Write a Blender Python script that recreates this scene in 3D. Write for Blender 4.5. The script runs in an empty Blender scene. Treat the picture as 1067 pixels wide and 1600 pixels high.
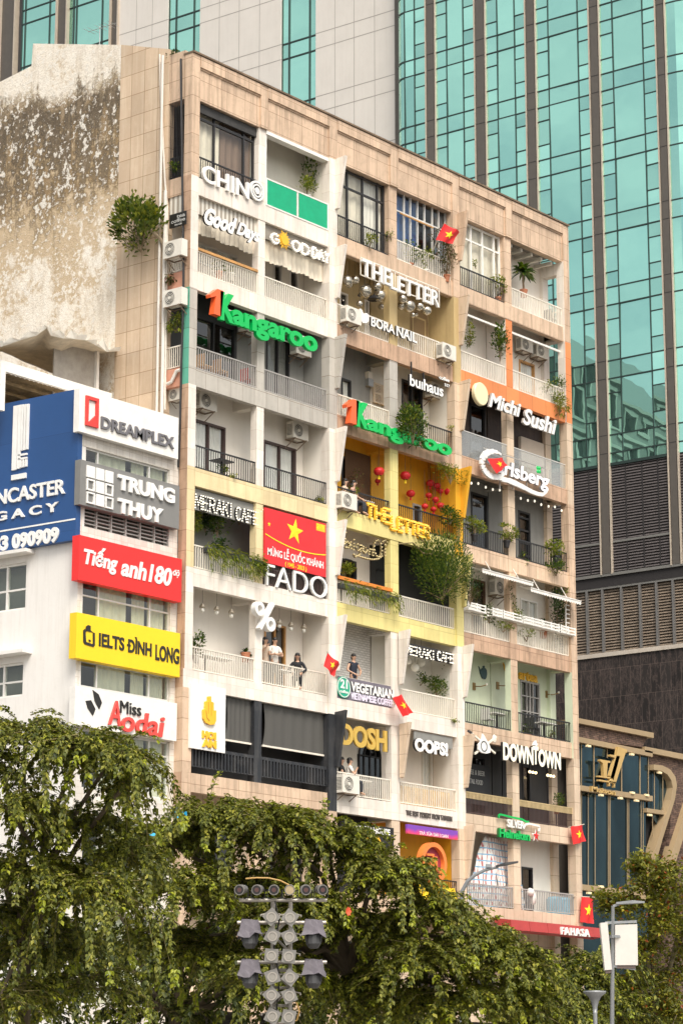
import bpy, math, random
import numpy as np
from mathutils import Vector, Matrix

RN = random.Random(11)
sc = bpy.context.scene
col = sc.collection

# ------------------------------------------------------------------ camera
CF, PITCH, YAW = 3974.5, 0.2289, 0.68            # focal length in photo pixels, tilt, heading
CAM = Vector((-60.25, -54.92, 1.7))
FW = Vector((math.cos(YAW) * math.cos(PITCH), math.sin(YAW) * math.cos(PITCH), math.sin(PITCH)))
RT = Vector((math.sin(YAW), -math.cos(YAW), 0))
UP = RT.cross(FW)
cd = bpy.data.cameras.new('camera')
cd.sensor_fit = 'VERTICAL'
cd.sensor_height = 36.0
cd.lens = CF / 1600 * 36.0
cd.clip_start, cd.clip_end = 1.0, 3000.0
cam = bpy.data.objects.new('camera', cd)
cam.matrix_world = Matrix(((RT.x, UP.x, -FW.x, CAM.x), (RT.y, UP.y, -FW.y, CAM.y), (RT.z, UP.z, -FW.z, CAM.z), (0, 0, 0, 1)))
col.objects.link(cam)
sc.camera = cam

# ------------------------------------------------------------------ light: bright overcast day
SUN_EL, SUN_AZ = math.radians(52), math.atan2(-0.55, -0.83)   # azimuth from +Y, clockwise
world = bpy.data.worlds.new('World')
sc.world = world
world.use_nodes = True
wn = world.node_tree
sky = wn.nodes.new('ShaderNodeTexSky')
sky.sky_type = 'NISHITA'
sky.sun_disc = False
sky.sun_elevation = SUN_EL
sky.sun_rotation = SUN_AZ
sky.air_density, sky.dust_density, sky.ozone_density = 1.0, 4.0, 1.0
hs = wn.nodes.new('ShaderNodeHueSaturation')
hs.inputs['Saturation'].default_value = 0.32
wn.links.new(sky.outputs[0], hs.inputs['Color'])
tint = wn.nodes.new('ShaderNodeMix')
tint.data_type = 'RGBA'
tint.blend_type = 'MULTIPLY'
tint.inputs[0].default_value = 1.0
tint.inputs[7].default_value = (1.0, 0.965, 0.905, 1)
wn.links.new(hs.outputs[0], tint.inputs[6])
tc = wn.nodes.new('ShaderNodeTexCoord')
cmap = wn.nodes.new('ShaderNodeMapping')
cmap.inputs['Scale'].default_value = (1.0, 1.0, 2.6)
wn.links.new(tc.outputs['Generated'], cmap.inputs[0])
cn = wn.nodes.new('ShaderNodeTexNoise')                 # soft cloud layers
cn.inputs['Scale'].default_value = 5.0
cn.inputs['Detail'].default_value = 7.0
cn.inputs['Roughness'].default_value = 0.55
wn.links.new(cmap.outputs[0], cn.inputs['Vector'])
cr_ = wn.nodes.new('ShaderNodeValToRGB')
cr_.color_ramp.elements[0].position, cr_.color_ramp.elements[1].position = 0.36, 0.66
cr_.color_ramp.elements[0].color = (0.62, 0.68, 0.74, 1)
cr_.color_ramp.elements[1].color = (1.22, 1.19, 1.15, 1)
wn.links.new(cn.outputs[0], cr_.inputs[0])
cm = wn.nodes.new('ShaderNodeMix')
cm.data_type = 'RGBA'
cm.blend_type = 'MULTIPLY'
cm.inputs[0].default_value = 1.0
wn.links.new(tint.outputs[2], cm.inputs[6])
wn.links.new(cr_.outputs[0], cm.inputs[7])
wn.links.new(cm.outputs[2], wn.nodes['Background'].inputs[0])
wn.nodes['Background'].inputs[1].default_value = 0.145
sd = bpy.data.lights.new('sun', 'SUN')
sd.energy = 1.5
sd.angle = math.radians(24)
sd.color = (1.0, 0.94, 0.86)
sun = bpy.data.objects.new('sun', sd)
sdir = Vector((math.sin(SUN_AZ) * math.cos(SUN_EL), math.cos(SUN_AZ) * math.cos(SUN_EL), math.sin(SUN_EL)))
sun.rotation_euler = sdir.to_track_quat('Z', 'Y').to_euler()
sun.location = (0, -30, 60)
col.objects.link(sun)
vs = sc.view_settings
vs.view_transform, vs.look, vs.exposure, vs.gamma = 'Standard', 'None', 0.87, 1.0
sc.cycles.max_bounces = 8
sc.cycles.transparent_max_bounces = 12
sc.cycles.use_denoising = True


# ------------------------------------------------------------------ surveying: a photo pixel to a point on a wall plane
def ray(px, py):
    return FW + RT * ((px - 533.5) / CF) - UP * ((py - 800) / CF)


def at(px, py, y=0.0):
    d = ray(px, py)
    return CAM + d * ((y - CAM.y) / d.y)


def atx(px, py, x):
    d = ray(px, py)
    return CAM + d * ((x - CAM.x) / d.x)


def atd(px, py, depth):
    d = ray(px, py)
    return CAM + d * depth


def proj(p):
    d = Vector(p) - CAM
    w = d.dot(FW)
    return 533.5 + CF * d.dot(RT) / w, 800 - CF * d.dot(UP) / w


def xat(px, z, y=0.0):
    lo, hi = -40.0, 60.0
    for _ in range(40):
        m = (lo + hi) / 2
        if proj((m, y, z))[0] < px:
            lo = m
        else:
            hi = m
    return lo


# ------------------------------------------------------------------ materials
MATS = {}


def newmat(name):
    m = bpy.data.materials.new(name)
    m.use_nodes = True
    MATS[name] = m
    nt = m.node_tree
    return m, nt, nt.nodes['Principled BSDF']


def N(nt, kind, **kw):
    n = nt.nodes.new(kind)
    for k, v in kw.items():
        setattr(n, k, v)
    return n


def mixcol(nt, fac, a, b, mode='MIX'):
    n = N(nt, 'ShaderNodeMix', data_type='RGBA', blend_type=mode)
    for sock, v in ((n.inputs[0], fac), (n.inputs[6], a), (n.inputs[7], b)):
        if hasattr(v, 'links'):
            nt.links.new(v, sock)
        elif isinstance(v, (int, float)):
            sock.default_value = v
        else:
            sock.default_value = tuple(v) + (1,) if len(v) == 3 else v
    return n.outputs[2]


def ramp(nt, src, stops):
    r = N(nt, 'ShaderNodeValToRGB')
    e = r.color_ramp.elements
    while len(e) < len(stops):
        e.new(0.5)
    for el, (p, c) in zip(e, stops):
        el.position = p
        el.color = (c, c, c, 1) if isinstance(c, (int, float)) else tuple(c) + (1,)
    nt.links.new(src, r.inputs[0])
    return r.outputs[0]


def wallcoord(nt):
    """(x+y, z, 0) in metres: runs along both wall directions"""
    g = N(nt, 'ShaderNodeNewGeometry')
    s = N(nt, 'ShaderNodeSeparateXYZ')
    nt.links.new(g.outputs['Position'], s.inputs[0])
    a = N(nt, 'ShaderNodeMath', operation='ADD')
    nt.links.new(s.outputs[0], a.inputs[0])
    nt.links.new(s.outputs[1], a.inputs[1])
    c = N(nt, 'ShaderNodeCombineXYZ')
    nt.links.new(a.outputs[0], c.inputs[0])
    nt.links.new(s.outputs[2], c.inputs[1])
    return c.outputs[0], g.outputs['Position']


def noise(nt, vec, scale, detail=4, rough=0.6, stretch=None):
    n = N(nt, 'ShaderNodeTexNoise')
    n.inputs['Scale'].default_value = scale
    n.inputs['Detail'].default_value = detail
    n.inputs['Roughness'].default_value = rough
    if stretch:
        mp = N(nt, 'ShaderNodeMapping')
        mp.inputs['Scale'].default_value = stretch
        nt.links.new(vec, mp.inputs[0])
        vec = mp.outputs[0]
    nt.links.new(vec, n.inputs['Vector'])
    return n.outputs[0]


def paint(name, rgb, rough=0.65, dirt=0.25, streak=0.2, joints=None, stain=(0.30, 0.22, 0.15), jcol=None, mottle=0.12):
    """painted render / stone: soft mottling, drip streaks, speckled dirt and, if asked, joints between the slabs"""
    if name in MATS:
        return MATS[name]
    m, nt, b = newmat(name)
    wc, pos = wallcoord(nt)
    big = ramp(nt, noise(nt, pos, 0.55, 5), [(0.3, 1 - mottle), (0.7, 1 + mottle * 0.4)])
    c = mixcol(nt, 1.0, rgb, big, 'MULTIPLY')
    if streak:
        st = ramp(nt, noise(nt, wc, 1.0, 5, 0.65, (5.0, 0.35, 1)), [(0.47, 0.0), (0.68, streak)])
        c = mixcol(nt, st, c, stain)
    if dirt:
        dd = ramp(nt, noise(nt, pos, 3.2, 8, 0.72), [(0.50, 0.0), (0.74, dirt)])
        c = mixcol(nt, dd, c, stain)
    if joints:
        br = N(nt, 'ShaderNodeTexBrick', offset=joints[2] if len(joints) > 2 else 0.0)
        br.inputs['Scale'].default_value = 1.0
        br.inputs['Brick Width'].default_value = joints[0]
        br.inputs['Row Height'].default_value = joints[1]
        br.inputs['Mortar Size'].default_value = 0.011
        br.inputs['Mortar Smooth'].default_value = 0.3
        br.inputs['Color1'].default_value = (0.88, 0.87, 0.86, 1)
        br.inputs['Color2'].default_value = (1.07, 1.06, 1.05, 1)
        jc = jcol or (0.52, 0.45, 0.40)
        br.inputs['Mortar'].default_value = tuple(jc) + (1,)
        nt.links.new(wc, br.inputs['Vector'])
        c = mixcol(nt, 1.0, c, br.outputs[0], 'MULTIPLY')
    nt.links.new(c, b.inputs['Base Color'])
    b.inputs['Roughness'].default_value = rough
    bp = N(nt, 'ShaderNodeBump')
    bp.inputs['Strength'].default_value = 0.25
    bp.inputs['Distance'].default_value = 0.01
    nt.links.new(noise(nt, pos, 18, 4), bp.inputs['Height'])
    nt.links.new(bp.outputs[0], b.inputs['Normal'])
    return m


def plain(name, rgb, rough=0.5, metal=0.0, var=0.08, emit=0):
    if name in MATS:
        return MATS[name]
    m, nt, b = newmat(name)
    g = N(nt, 'ShaderNodeNewGeometry')
    v = ramp(nt, noise(nt, g.outputs['Position'], 2.6, 6, 0.7), [(0.3, 1 - var), (0.7, 1 + var)])
    nt.links.new(mixcol(nt, 1.0, rgb, v, 'MULTIPLY'), b.inputs['Base Color'])
    b.inputs['Roughness'].default_value = rough
    b.inputs['Metallic'].default_value = metal
    if emit:
        b.inputs['Emission Color'].default_value = tuple(rgb) + (1,)
        b.inputs['Emission Strength'].default_value = emit
    return m


def glassmat(name, tintc, refl=0.14, rough=0.02, opac=0.0, wob=0.0):
    if name in MATS:
        return MATS[name]
    m, nt, b = newmat(name)
    out = nt.nodes['Material Output']
    tr = N(nt, 'ShaderNodeBsdfTransparent')
    tr.inputs[0].default_value = tuple(tintc) + (1,)
    gl = N(nt, 'ShaderNodeBsdfGlossy')
    gl.inputs['Roughness'].default_value = rough
    fr = N(nt, 'ShaderNodeLayerWeight')
    pw = N(nt, 'ShaderNodeMath', operation='POWER')
    nt.links.new(fr.outputs['Facing'], pw.inputs[0])
    pw.inputs[1].default_value = 4.0
    ad = N(nt, 'ShaderNodeMath', operation='MULTIPLY_ADD')
    ad.inputs[1].default_value = 0.75
    ad.inputs[2].default_value = refl
    nt.links.new(pw.outputs[0], ad.inputs[0])
    mx = N(nt, 'ShaderNodeMixShader')
    nt.links.new(ad.outputs[0], mx.inputs[0])
    nt.links.new(tr.outputs[0], mx.inputs[1])
    nt.links.new(gl.outputs[0], mx.inputs[2])
    last = mx.outputs[0]
    if opac:
        df = N(nt, 'ShaderNodeBsdfDiffuse')
        df.inputs[0].default_value = tuple(tintc) + (1,)
        m2 = N(nt, 'ShaderNodeMixShader')
        m2.inputs[0].default_value = opac
        nt.links.new(last, m2.inputs[1])
        nt.links.new(df.outputs[0], m2.inputs[2])
        last = m2.outputs[0]
    if wob:
        g = N(nt, 'ShaderNodeNewGeometry')
        bp = N(nt, 'ShaderNodeBump')
        bp.inputs['Strength'].default_value = wob
        bp.inputs['Distance'].default_value = 0.05
        nt.links.new(noise(nt, g.outputs['Position'], 0.8, 1), bp.inputs['Height'])
        nt.links.new(bp.outputs[0], gl.inputs['Normal'])
    nt.links.new(last, out.inputs[0])
    return m


def leafmat(name, c1, c2, c3=None, gloss=0.42):
    if name in MATS:
        return MATS[name]
    m, nt, b = newmat(name)
    g = N(nt, 'ShaderNodeNewGeometry')
    r = N(nt, 'ShaderNodeValToRGB')
    e = r.color_ramp.elements
    e[0].color = tuple(c1) + (1,)
    e[1].color = tuple(c2) + (1,)
    e[0].position, e[1].position = 0.1, 0.8
    if c3:
        k = e.new(0.97)
        k.color = tuple(c3) + (1,)
    nt.links.new(g.outputs['Random Per Island'], r.inputs[0])
    nt.links.new(r.outputs[0], b.inputs['Base Color'])
    b.inputs['Roughness'].default_value = gloss
    b.inputs['Specular IOR Level'].default_value = 0.32
    tl = N(nt, 'ShaderNodeBsdfTranslucent')
    nt.links.new(mixcol(nt, 1.0, r.outputs[0], (1.25, 1.3, 0.55), 'MULTIPLY'), tl.inputs[0])
    mx = N(nt, 'ShaderNodeMixShader')
    mx.inputs[0].default_value = 0.3
    nt.links.new(b.outputs[0], mx.inputs[1])
    nt.links.new(tl.outputs[0], mx.inputs[2])
    nt.links.new(mx.outputs[0], nt.nodes['Material Output'].inputs[0])
    return m


# ------------------------------------------------------------------ mesh building
def rootloc(o):
    v = Vector((0, 0, 0))
    while o is not None:
        v += o.location
        o = o.parent
    return v


class MB:
    def __init__(s):
        s.v, s.f, s.m = [], [], []

    def add(s, vs, fs, m=0):
        o = len(s.v)
        s.v += [tuple(p) for p in vs]
        s.f += [tuple(i + o for i in f) for f in fs]
        s.m += [m] * len(fs)
        return s

    def box(s, x0, x1, y0, y1, z0, z1, m=0, mside=None):
        v = [(x, y, z) for z in (z0, z1) for y in (y0, y1) for x in (x0, x1)]
        s.add(v, [(0, 2, 3, 1), (4, 5, 7, 6), (0, 1, 5, 4), (2, 6, 7, 3)], m)
        s.add(v, [(0, 4, 6, 2), (1, 3, 7, 5)], m if mside is None else mside)
        return s

    def obox(s, c, ax, ay, az, m=0):
        """box from its centre and three half-axis vectors"""
        c, ax, ay, az = map(Vector, (c, ax, ay, az))
        v = [c + ax * i + ay * j + az * k for k in (-1, 1) for j in (-1, 1) for i in (-1, 1)]
        return s.add(v, [(0, 2, 3, 1), (4, 5, 7, 6), (0, 1, 5, 4), (2, 6, 7, 3), (0, 4, 6, 2), (1, 3, 7, 5)], m)

    def bar(s, a, b, w, h=None, m=0, up=(0, 0, 1)):
        a, b = Vector(a), Vector(b)
        d = (b - a) / 2
        u = Vector(up)
        if abs(d.normalized().dot(u)) > 0.97:
            u = Vector((0, 1, 0))
        x = d.cross(u).normalized()
        y = x.cross(d).normalized()
        return s.obox((a + b) / 2, d, x * (w / 2), y * ((h or w) / 2), m)

    def tube(s, pts, r, n=6, m=0, cap=True):
        pts = [Vector(p) for p in pts]
        rs = r if isinstance(r, (list, tuple)) else [r] * len(pts)
        o = len(s.v)
        prev = None
        for i, p in enumerate(pts):
            d = (pts[min(i + 1, len(pts) - 1)] - pts[max(i - 1, 0)]).normalized()
            if prev is None:
                u = Vector((0, 0, 1)) if abs(d.z) < 0.9 else Vector((0, 1, 0))
                x = d.cross(u).normalized()
            else:
                x = (prev - d * prev.dot(d))
                x = x.normalized() if x.length > 1e-6 else d.orthogonal().normalized()
            prev = x
            y = d.cross(x)
            for k in range(n):
                a = 2 * math.pi * k / n
                s.v.append(tuple(p + (x * math.cos(a) + y * math.sin(a)) * rs[i]))
        for i in range(len(pts) - 1):
            for k in range(n):
                k2 = (k + 1) % n
                s.f.append((o + i * n + k, o + i * n + k2, o + (i + 1) * n + k2, o + (i + 1) * n + k))
                s.m.append(m)
        if cap:
            s.f.append(tuple(o + k for k in range(n))[::-1])
            s.f.append(tuple(o + (len(pts) - 1) * n + k for k in range(n)))
            s.m += [m, m]
        return s

    def prism(s, poly, y0, y1, m=0, mside=None):
        """outline in (x, z) carried from y0 to y1"""
        n = len(poly)
        v = [(x, y0, z) for x, z in poly] + [(x, y1, z) for x, z in poly]
        s.add(v, [tuple(range(n)), tuple(range(2 * n - 1, n - 1, -1))], m)
        s.add(v, [(i, i + n, (i + 1) % n + n, (i + 1) % n) for i in range(n)], m if mside is None else mside)
        return s

    def lathe(s, c, prof, n=12, axis='z', m=0):
        c = Vector(c)
        o = len(s.v)
        for r, h in prof:
            for k in range(n):
                a = 2 * math.pi * k / n
                p = (r * math.cos(a), r * math.sin(a), h)
                if axis == 'y':
                    p = (p[0], p[2], p[1])
                elif axis == 'x':
                    p = (p[2], p[0], p[1])
                s.v.append((c.x + p[0], c.y + p[1], c.z + p[2]))
        for i in range(len(prof) - 1):
            for k in range(n):
                k2 = (k + 1) % n
                s.f.append((o + i * n + k, o + i * n + k2, o + (i + 1) * n + k2, o + (i + 1) * n + k))
                s.m.append(m)
        s.f.append(tuple(o + k for k in range(n)))
        s.f.append(tuple(o + (len(prof) - 1) * n + k for k in range(n)))
        s.m += [m, m]
        return s

    def ball(s, c, rx, ry=None, rz=None, n=10, m=0):
        ry, rz = ry or rx, rz or rx
        c = Vector(c)
        o = len(s.v)
        h = n // 2
        for i in range(h + 1):
            t = math.pi * i / h
            for k in range(n):
                a = 2 * math.pi * k / n
                s.v.append((c.x + rx * math.sin(t) * math.cos(a), c.y + ry * math.sin(t) * math.sin(a), c.z + rz * math.cos(t)))
        for i in range(h):
            for k in range(n):
                k2 = (k + 1) % n
                s.f.append((o + i * n + k, o + (i + 1) * n + k, o + (i + 1) * n + k2, o + i * n + k2))
                s.m.append(m)
        return s

    def build(s, name, mat, parent=None, origin=None, smooth=False, local=False):
        me = bpy.data.meshes.new(name)
        off = Vector((0, 0, 0))
        if not local:
            if parent is not None:
                off = rootloc(parent)
            elif origin is not None:
                off = Vector(origin)
            elif s.v:
                a = np.array(s.v)
                off = Vector((float(a[:, 0].mean()), float(a[:, 1].mean()), float(a[:, 2].min())))
        me.from_pydata([(p[0] - off.x, p[1] - off.y, p[2] - off.z) for p in s.v], [], s.f)
        for mt in (mat if isinstance(mat, (list, tuple)) else [mat]):
            me.materials.append(mt)
        me.polygons.foreach_set('material_index', s.m)
        if smooth:
            me.polygons.foreach_set('use_smooth', [True] * len(s.f))
        me.update()
        o = bpy.data.objects.new(name, me)
        col.objects.link(o)
        if parent is not None:
            o.parent = parent
        elif not local:
            o.location = off
        return o


def fixnormals(o):
    import bmesh
    bm = bmesh.new()
    bm.from_mesh(o.data)
    bmesh.ops.recalc_face_normals(bm, faces=bm.faces)
    bm.to_mesh(o.data)
    bm.free()
    return o


def thing(name, label, cat, loc=(0, 0, 0), group=None):
    o = bpy.data.objects.new(name, None)
    o.empty_display_size = 0.3
    o.location = loc
    col.objects.link(o)
    return tag(o, label, cat, group)


def tag(o, label, cat, group=None):
    o['label'] = label
    o['category'] = cat
    if group:
        o['group'] = group
    return o


def struct(o, kind='structure'):
    o['kind'] = kind
    return o


def copytree(o, parent=None):
    c = o.copy()
    col.objects.link(c)
    if parent is not None:
        c.parent = parent
    for ch in list(o.children):
        copytree(ch, c)
    return c


def textmesh(body, bold=0.0, shear=0.0, depth=0.05, space=1.0, bevel=0.0):
    """lettering as a mesh: returns vertices (x right, z up, y depth), faces, bounding box"""
    c = bpy.data.curves.new('lettering', 'FONT')
    c.body, c.offset, c.shear, c.space_character = body, bold, shear, space
    c.resolution_u = 4
    c.extrude = 0.5
    o = bpy.data.objects.new('lettering', c)
    col.objects.link(o)
    dg = bpy.context.evaluated_depsgraph_get()
    me = bpy.data.meshes.new_from_object(o.evaluated_get(dg))
    v = np.zeros(len(me.vertices) * 3)
    me.vertices.foreach_get('co', v)
    v = v.reshape(-1, 3)
    f = [tuple(p.vertices) for p in me.polygons]
    bpy.data.objects.remove(o)
    bpy.data.curves.remove(c)
    bpy.data.meshes.remove(me)
    x0, x1 = v[:, 0].min(), v[:, 0].max()
    return v, f, x0, x1


CAPH = 0.7


def letters(mb, body, x0, x1, z0, z1, y, depth=0.06, bold=0.0, shear=0.0, space=1.0, m=0, cap=None, frame=None):
    """fit lettering: x0..x1 wide, capitals from z0 to z1, front face at y, going back by depth"""
    v, f, a, b = textmesh(body, bold, shear, depth, space)
    hh = cap or (0.69 + bold)
    out = []
    for p in v:
        X = x0 + (p[0] - a) / (b - a) * (x1 - x0)
        Z = z0 + p[1] / hh * (z1 - z0)
        Y = y + (0.0 if p[2] > 0 else depth)
        out.append((X, Y, Z) if frame is None else frame(X, Y, Z))
    mb.add(out, f, m)
    return mb


def pxletters(mb, body, pl, pyb, pr, pyt, y, depth=0.06, **k):
    """lettering surveyed from the photo: left edge pl with baseline pyb and cap top pyt, right edge pr, on the plane y"""
    A = at(pl, pyb, y)
    z1 = at(pl, pyt, y).z
    return letters(mb, body, A.x, xat(pr, A.z, y), A.z, z1, y, depth, **k)


# a single-stroke alphabet (0..1 box) for tube and light-bulb lettering
def arc(cx, cz, rx, rz, a0, a1, n=8):
    return [(cx + rx * math.cos(math.radians(a0 + (a1 - a0) * i / n)), cz + rz * math.sin(math.radians(a0 + (a1 - a0) * i / n))) for i in range(n + 1)]


ST = {
    'M': [[(0, 0), (0.08, 1), (0.5, 0.25), (0.92, 1), (1, 0)]], 'E': [[(0.9, 1), (0, 1), (0, 0), (0.9, 0)], [(0, 0.52), (0.75, 0.52)]],
    'R': [[(0, 0), (0, 1), (0.6, 1), (0.85, 0.88), (0.85, 0.62), (0.6, 0.5), (0, 0.5)], [(0.5, 0.5), (0.95, 0)]],
    'A': [[(0, 0), (0.5, 1), (1, 0)], [(0.2, 0.36), (0.8, 0.36)]], 'K': [[(0, 0), (0, 1)], [(0.9, 1), (0, 0.45)], [(0.3, 0.62), (0.95, 0)]],
    'I': [[(0.5, 0), (0.5, 1)]], 'C': [arc(0.52, 0.5, 0.5, 0.5, 50, 310, 10)], 'F': [[(0, 0), (0, 1), (0.85, 1)], [(0, 0.5), (0.7, 0.5)]],
    'G': [arc(0.52, 0.5, 0.5, 0.5, 50, 330, 10) + [(0.96, 0.45), (0.6, 0.45)]], 'O': [arc(0.5, 0.5, 0.5, 0.5, 0, 360, 14)],
    'D': [[(0, 0), (0, 1), (0.45, 1), (0.85, 0.8), (0.95, 0.5), (0.85, 0.2), (0.45, 0), (0, 0)]], 'Y': [[(0, 1), (0.5, 0.5), (1, 1)], [(0.5, 0.5), (0.5, 0)]],
    'T': [[(0, 1), (1, 1)], [(0.5, 1), (0.5, 0)]], 'H': [[(0, 0), (0, 1)], [(1, 0), (1, 1)], [(0, 0.5), (1, 0.5)]], 'L': [[(0, 1), (0, 0), (0.85, 0)]],
    "'": [[(0.3, 1.15), (0.7, 1.35)]], ' ': [],
}


def strokes(word, x0, x1, z0, z1, gap=0.3):
    ws = [0.35 if ch == 'I' else (0.5 if ch == ' ' else (1.2 if ch == 'M' else 1.0)) for ch in word]
    tot = sum(ws) + gap * (len(word) - 1)
    k = (x1 - x0) / tot
    x = x0
    out = []
    for ch, w in zip(word, ws):
        for pl in ST[ch.upper()]:
            out.append([(x + a * w * k, z0 + b * (z1 - z0)) for a, b in pl])
        x += (w + gap) * k
    return out


def along(pl, step):
    """points every step along a polyline"""
    out = []
    for (a, b), (c, d) in zip(pl, pl[1:]):
        L = math.hypot(c - a, d - b)
        n = max(1, round(L / step))
        out += [(a + (c - a) * i / n, b + (d - b) * i / n) for i in range(n)]
    out.append(pl[-1])
    return out


def leaves(n, place, size, seed=0, droop=0.3, up=0.5, width=0.45):
    """leaf blades: each two quads folded along a midrib; place() gives (point, outward)"""
    rr = random.Random(seed)
    mb = MB()
    for _ in range(n):
        p, d = place(rr)
        d = Vector(d) + Vector((rr.uniform(-.6, .6), rr.uniform(-.6, .6), rr.uniform(-.5, .5) + up - droop))
        if d.length < 1e-4:
            d = Vector((0, 0, 1))
        d.normalize()
        s = d.cross(Vector((rr.uniform(-.3, .3), rr.uniform(-.3, .3), 1)))
        if s.length < 1e-4:
            s = d.orthogonal()
        s.normalize()
        L = size * rr.uniform(0.65, 1.25)
        w = L * width * rr.uniform(.8, 1.2)
        nrm = s.cross(d)
        tip = p + d * L - Vector((0, 0, L * 0.22))
        mid = p + d * L * 0.5
        mb.add([p, mid - s * w * .5 + nrm * w * .12, tip, mid + s * w * .5 + nrm * w * .12], [(0, 1, 2), (0, 2, 3)])
    return mb


# ================================================================== palette
STONE = paint('pink granite', (0.66, 0.485, 0.345), 0.6, 0.45, 0.62, (0.62, 0.69), (0.30, 0.21, 0.145))
STONED = paint('weathered granite', (0.55, 0.365, 0.25), 0.65, 0.5, 0.65, (0.62, 0.69), (0.20, 0.13, 0.08))
BEIGE = paint('beige granite', (0.66, 0.52, 0.385), 0.6, 0.3, 0.3, (0.62, 0.69), (0.3, 0.22, 0.14))
WHITE = paint('white paint', (0.80, 0.74, 0.665), 0.55, 0.22, 0.34, (0.46, 0.69), (0.44, 0.36, 0.28), jcol=(0.84, 0.80, 0.76), mottle=0.06)
WHITEP = paint('plain white wall', (0.80, 0.745, 0.66), 0.6, 0.08, 0.08, None, (0.45, 0.38, 0.3), mottle=0.07)
CREAM = paint('cream paint', (0.76, 0.63, 0.37), 0.6, 0.2, 0.3, (0.9, 0.69), (0.45, 0.30, 0.14), jcol=(0.75, 0.7, 0.65))
PALEY = paint('pale yellow paint', (0.76, 0.66, 0.27), 0.6, 0.18, 0.22, (0.9, 0.69), (0.42, 0.33, 0.12), jcol=(0.75, 0.72, 0.62))
ORANGEY = paint('orange yellow paint', (0.75, 0.38, 0.02), 0.6, 0.12, 0.15, None, (0.4, 0.2, 0.03))
OCHRE = paint('ochre beige paint', (0.52, 0.385, 0.185), 0.6, 0.2, 0.25, None, (0.28, 0.18, 0.08))
PEACH = paint('orange peach paint', (0.78, 0.26, 0.09), 0.6, 0.2, 0.25, (0.9, 0.69), (0.35, 0.20, 0.06))
CONC = paint('light grey concrete', (0.50, 0.47, 0.42), 0.7, 0.25, 0.3, (0.62, 0.69), (0.22, 0.2, 0.17))
CONCD = paint('raw grey concrete', (0.30, 0.28, 0.25), 0.75, 0.35, 0.35, None, (0.12, 0.11, 0.1))
GREYW = paint('mid grey wall', (0.26, 0.255, 0.235), 0.7, 0.2, 0.2, None, (0.12, 0.11, 0.1))
DARK = paint('dark charcoal wall', (0.035, 0.034, 0.034), 0.6, 0.15, 0.1, None, (0.08, 0.07, 0.06))
BLACKP = paint('black paint', (0.022, 0.024, 0.028), 0.5, 0.25, 0.25, None, (0.16, 0.15, 0.14))
MINT = paint('mint paint', (0.62, 0.68, 0.50), 0.6, 0.1, 0.1, None, (0.4, 0.4, 0.28))
BROWNW = paint('dark brown wall', (0.045, 0.028, 0.022), 0.6, 0.1, 0.1, None)
TEALP = paint('teal paint', (0.12, 0.42, 0.30), 0.6, 0.1, 0.1, (0.62, 0.69), (0.1, 0.2, 0.15))
PINKR = paint('salmon paint', (0.62, 0.30, 0.20), 0.65, 0.25, 0.25, None, (0.28, 0.14, 0.08))
BRICKW = paint('white brick', (0.72, 0.70, 0.66), 0.6, 0.1, 0.05, (0.24, 0.085, 0.5), (0.4, 0.35, 0.3), jcol=(0.55, 0.52, 0.5))
CEILW = paint('white ceiling', (0.72, 0.68, 0.60), 0.7, 0.12, 0, None, (0.4, 0.33, 0.25))

IRON = plain('black iron', (0.022, 0.021, 0.022), 0.45)
IRONB = plain('brown iron', (0.075, 0.045, 0.04), 0.5)
RAILW = plain('cream white metal', (0.76, 0.70, 0.60), 0.45)
RAILG = plain('grey painted metal', (0.36, 0.34, 0.32), 0.45)
ALU = plain('aluminium', (0.72, 0.70, 0.66), 0.4, 0.3)
STEEL = plain('galvanised steel', (0.42, 0.42, 0.41), 0.4, 0.6)
WOOD = plain('varnished wood', (0.52, 0.27, 0.09), 0.45, var=0.25)
WOODD = plain('dark wood', (0.12, 0.065, 0.035), 0.5, var=0.25)
PLW = plain('white plastic', (0.80, 0.77, 0.72), 0.4)
SIGNW = plain('white sign letters', (0.80, 0.785, 0.755), 0.4, var=0.06)
SIGNB = plain('black sign side', (0.018, 0.018, 0.02), 0.4)
GOLD = plain('gold letters', (0.72, 0.47, 0.10), 0.32, 0.35)
YELLOW = plain('amber letters', (0.85, 0.47, 0.03), 0.4, var=0.03)
BULB = plain('lit bulb', (1.0, 0.93, 0.78), 0.3, emit=0.45)
BULBO = plain('frosted lamp glass', (0.86, 0.83, 0.74), 0.15)
RED = plain('flag red cloth', (0.72, 0.022, 0.02), 0.6)
STARY = plain('flag star yellow', (0.95, 0.68, 0.02), 0.6, var=0.02)
GREENS = plain('green sign acrylic', (0.0, 0.46, 0.09), 0.3, var=0.04)
ORANGES = plain('orange sign acrylic', (0.86, 0.13, 0.035), 0.3, var=0.04)
CURT = plain('grey white curtain', (0.78, 0.76, 0.72), 0.8)
CURTC = plain('cream curtain', (0.74, 0.66, 0.53), 0.8)
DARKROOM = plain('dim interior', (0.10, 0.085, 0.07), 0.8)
GLASS = glassmat('window glass', (0.93, 0.95, 0.94), 0.07, 0.015)
GLASSD = glassmat('tinted window glass', (0.30, 0.30, 0.30), 0.12, 0.015)
GLASSB = glassmat('balustrade glass', (0.83, 0.86, 0.84), 0.16, 0.03, 0.18)
GLASSG = glassmat('sea green window glass', (0.80, 0.88, 0.84), 0.12, 0.02)
SOIL = plain('soil', (0.05, 0.035, 0.025), 0.9)
TERRA = plain('terracotta', (0.42, 0.16, 0.08), 0.7)
LEAF = leafmat('dark green leaf', (0.03, 0.07, 0.010), (0.10, 0.15, 0.020), (0.26, 0.28, 0.03))
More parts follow.
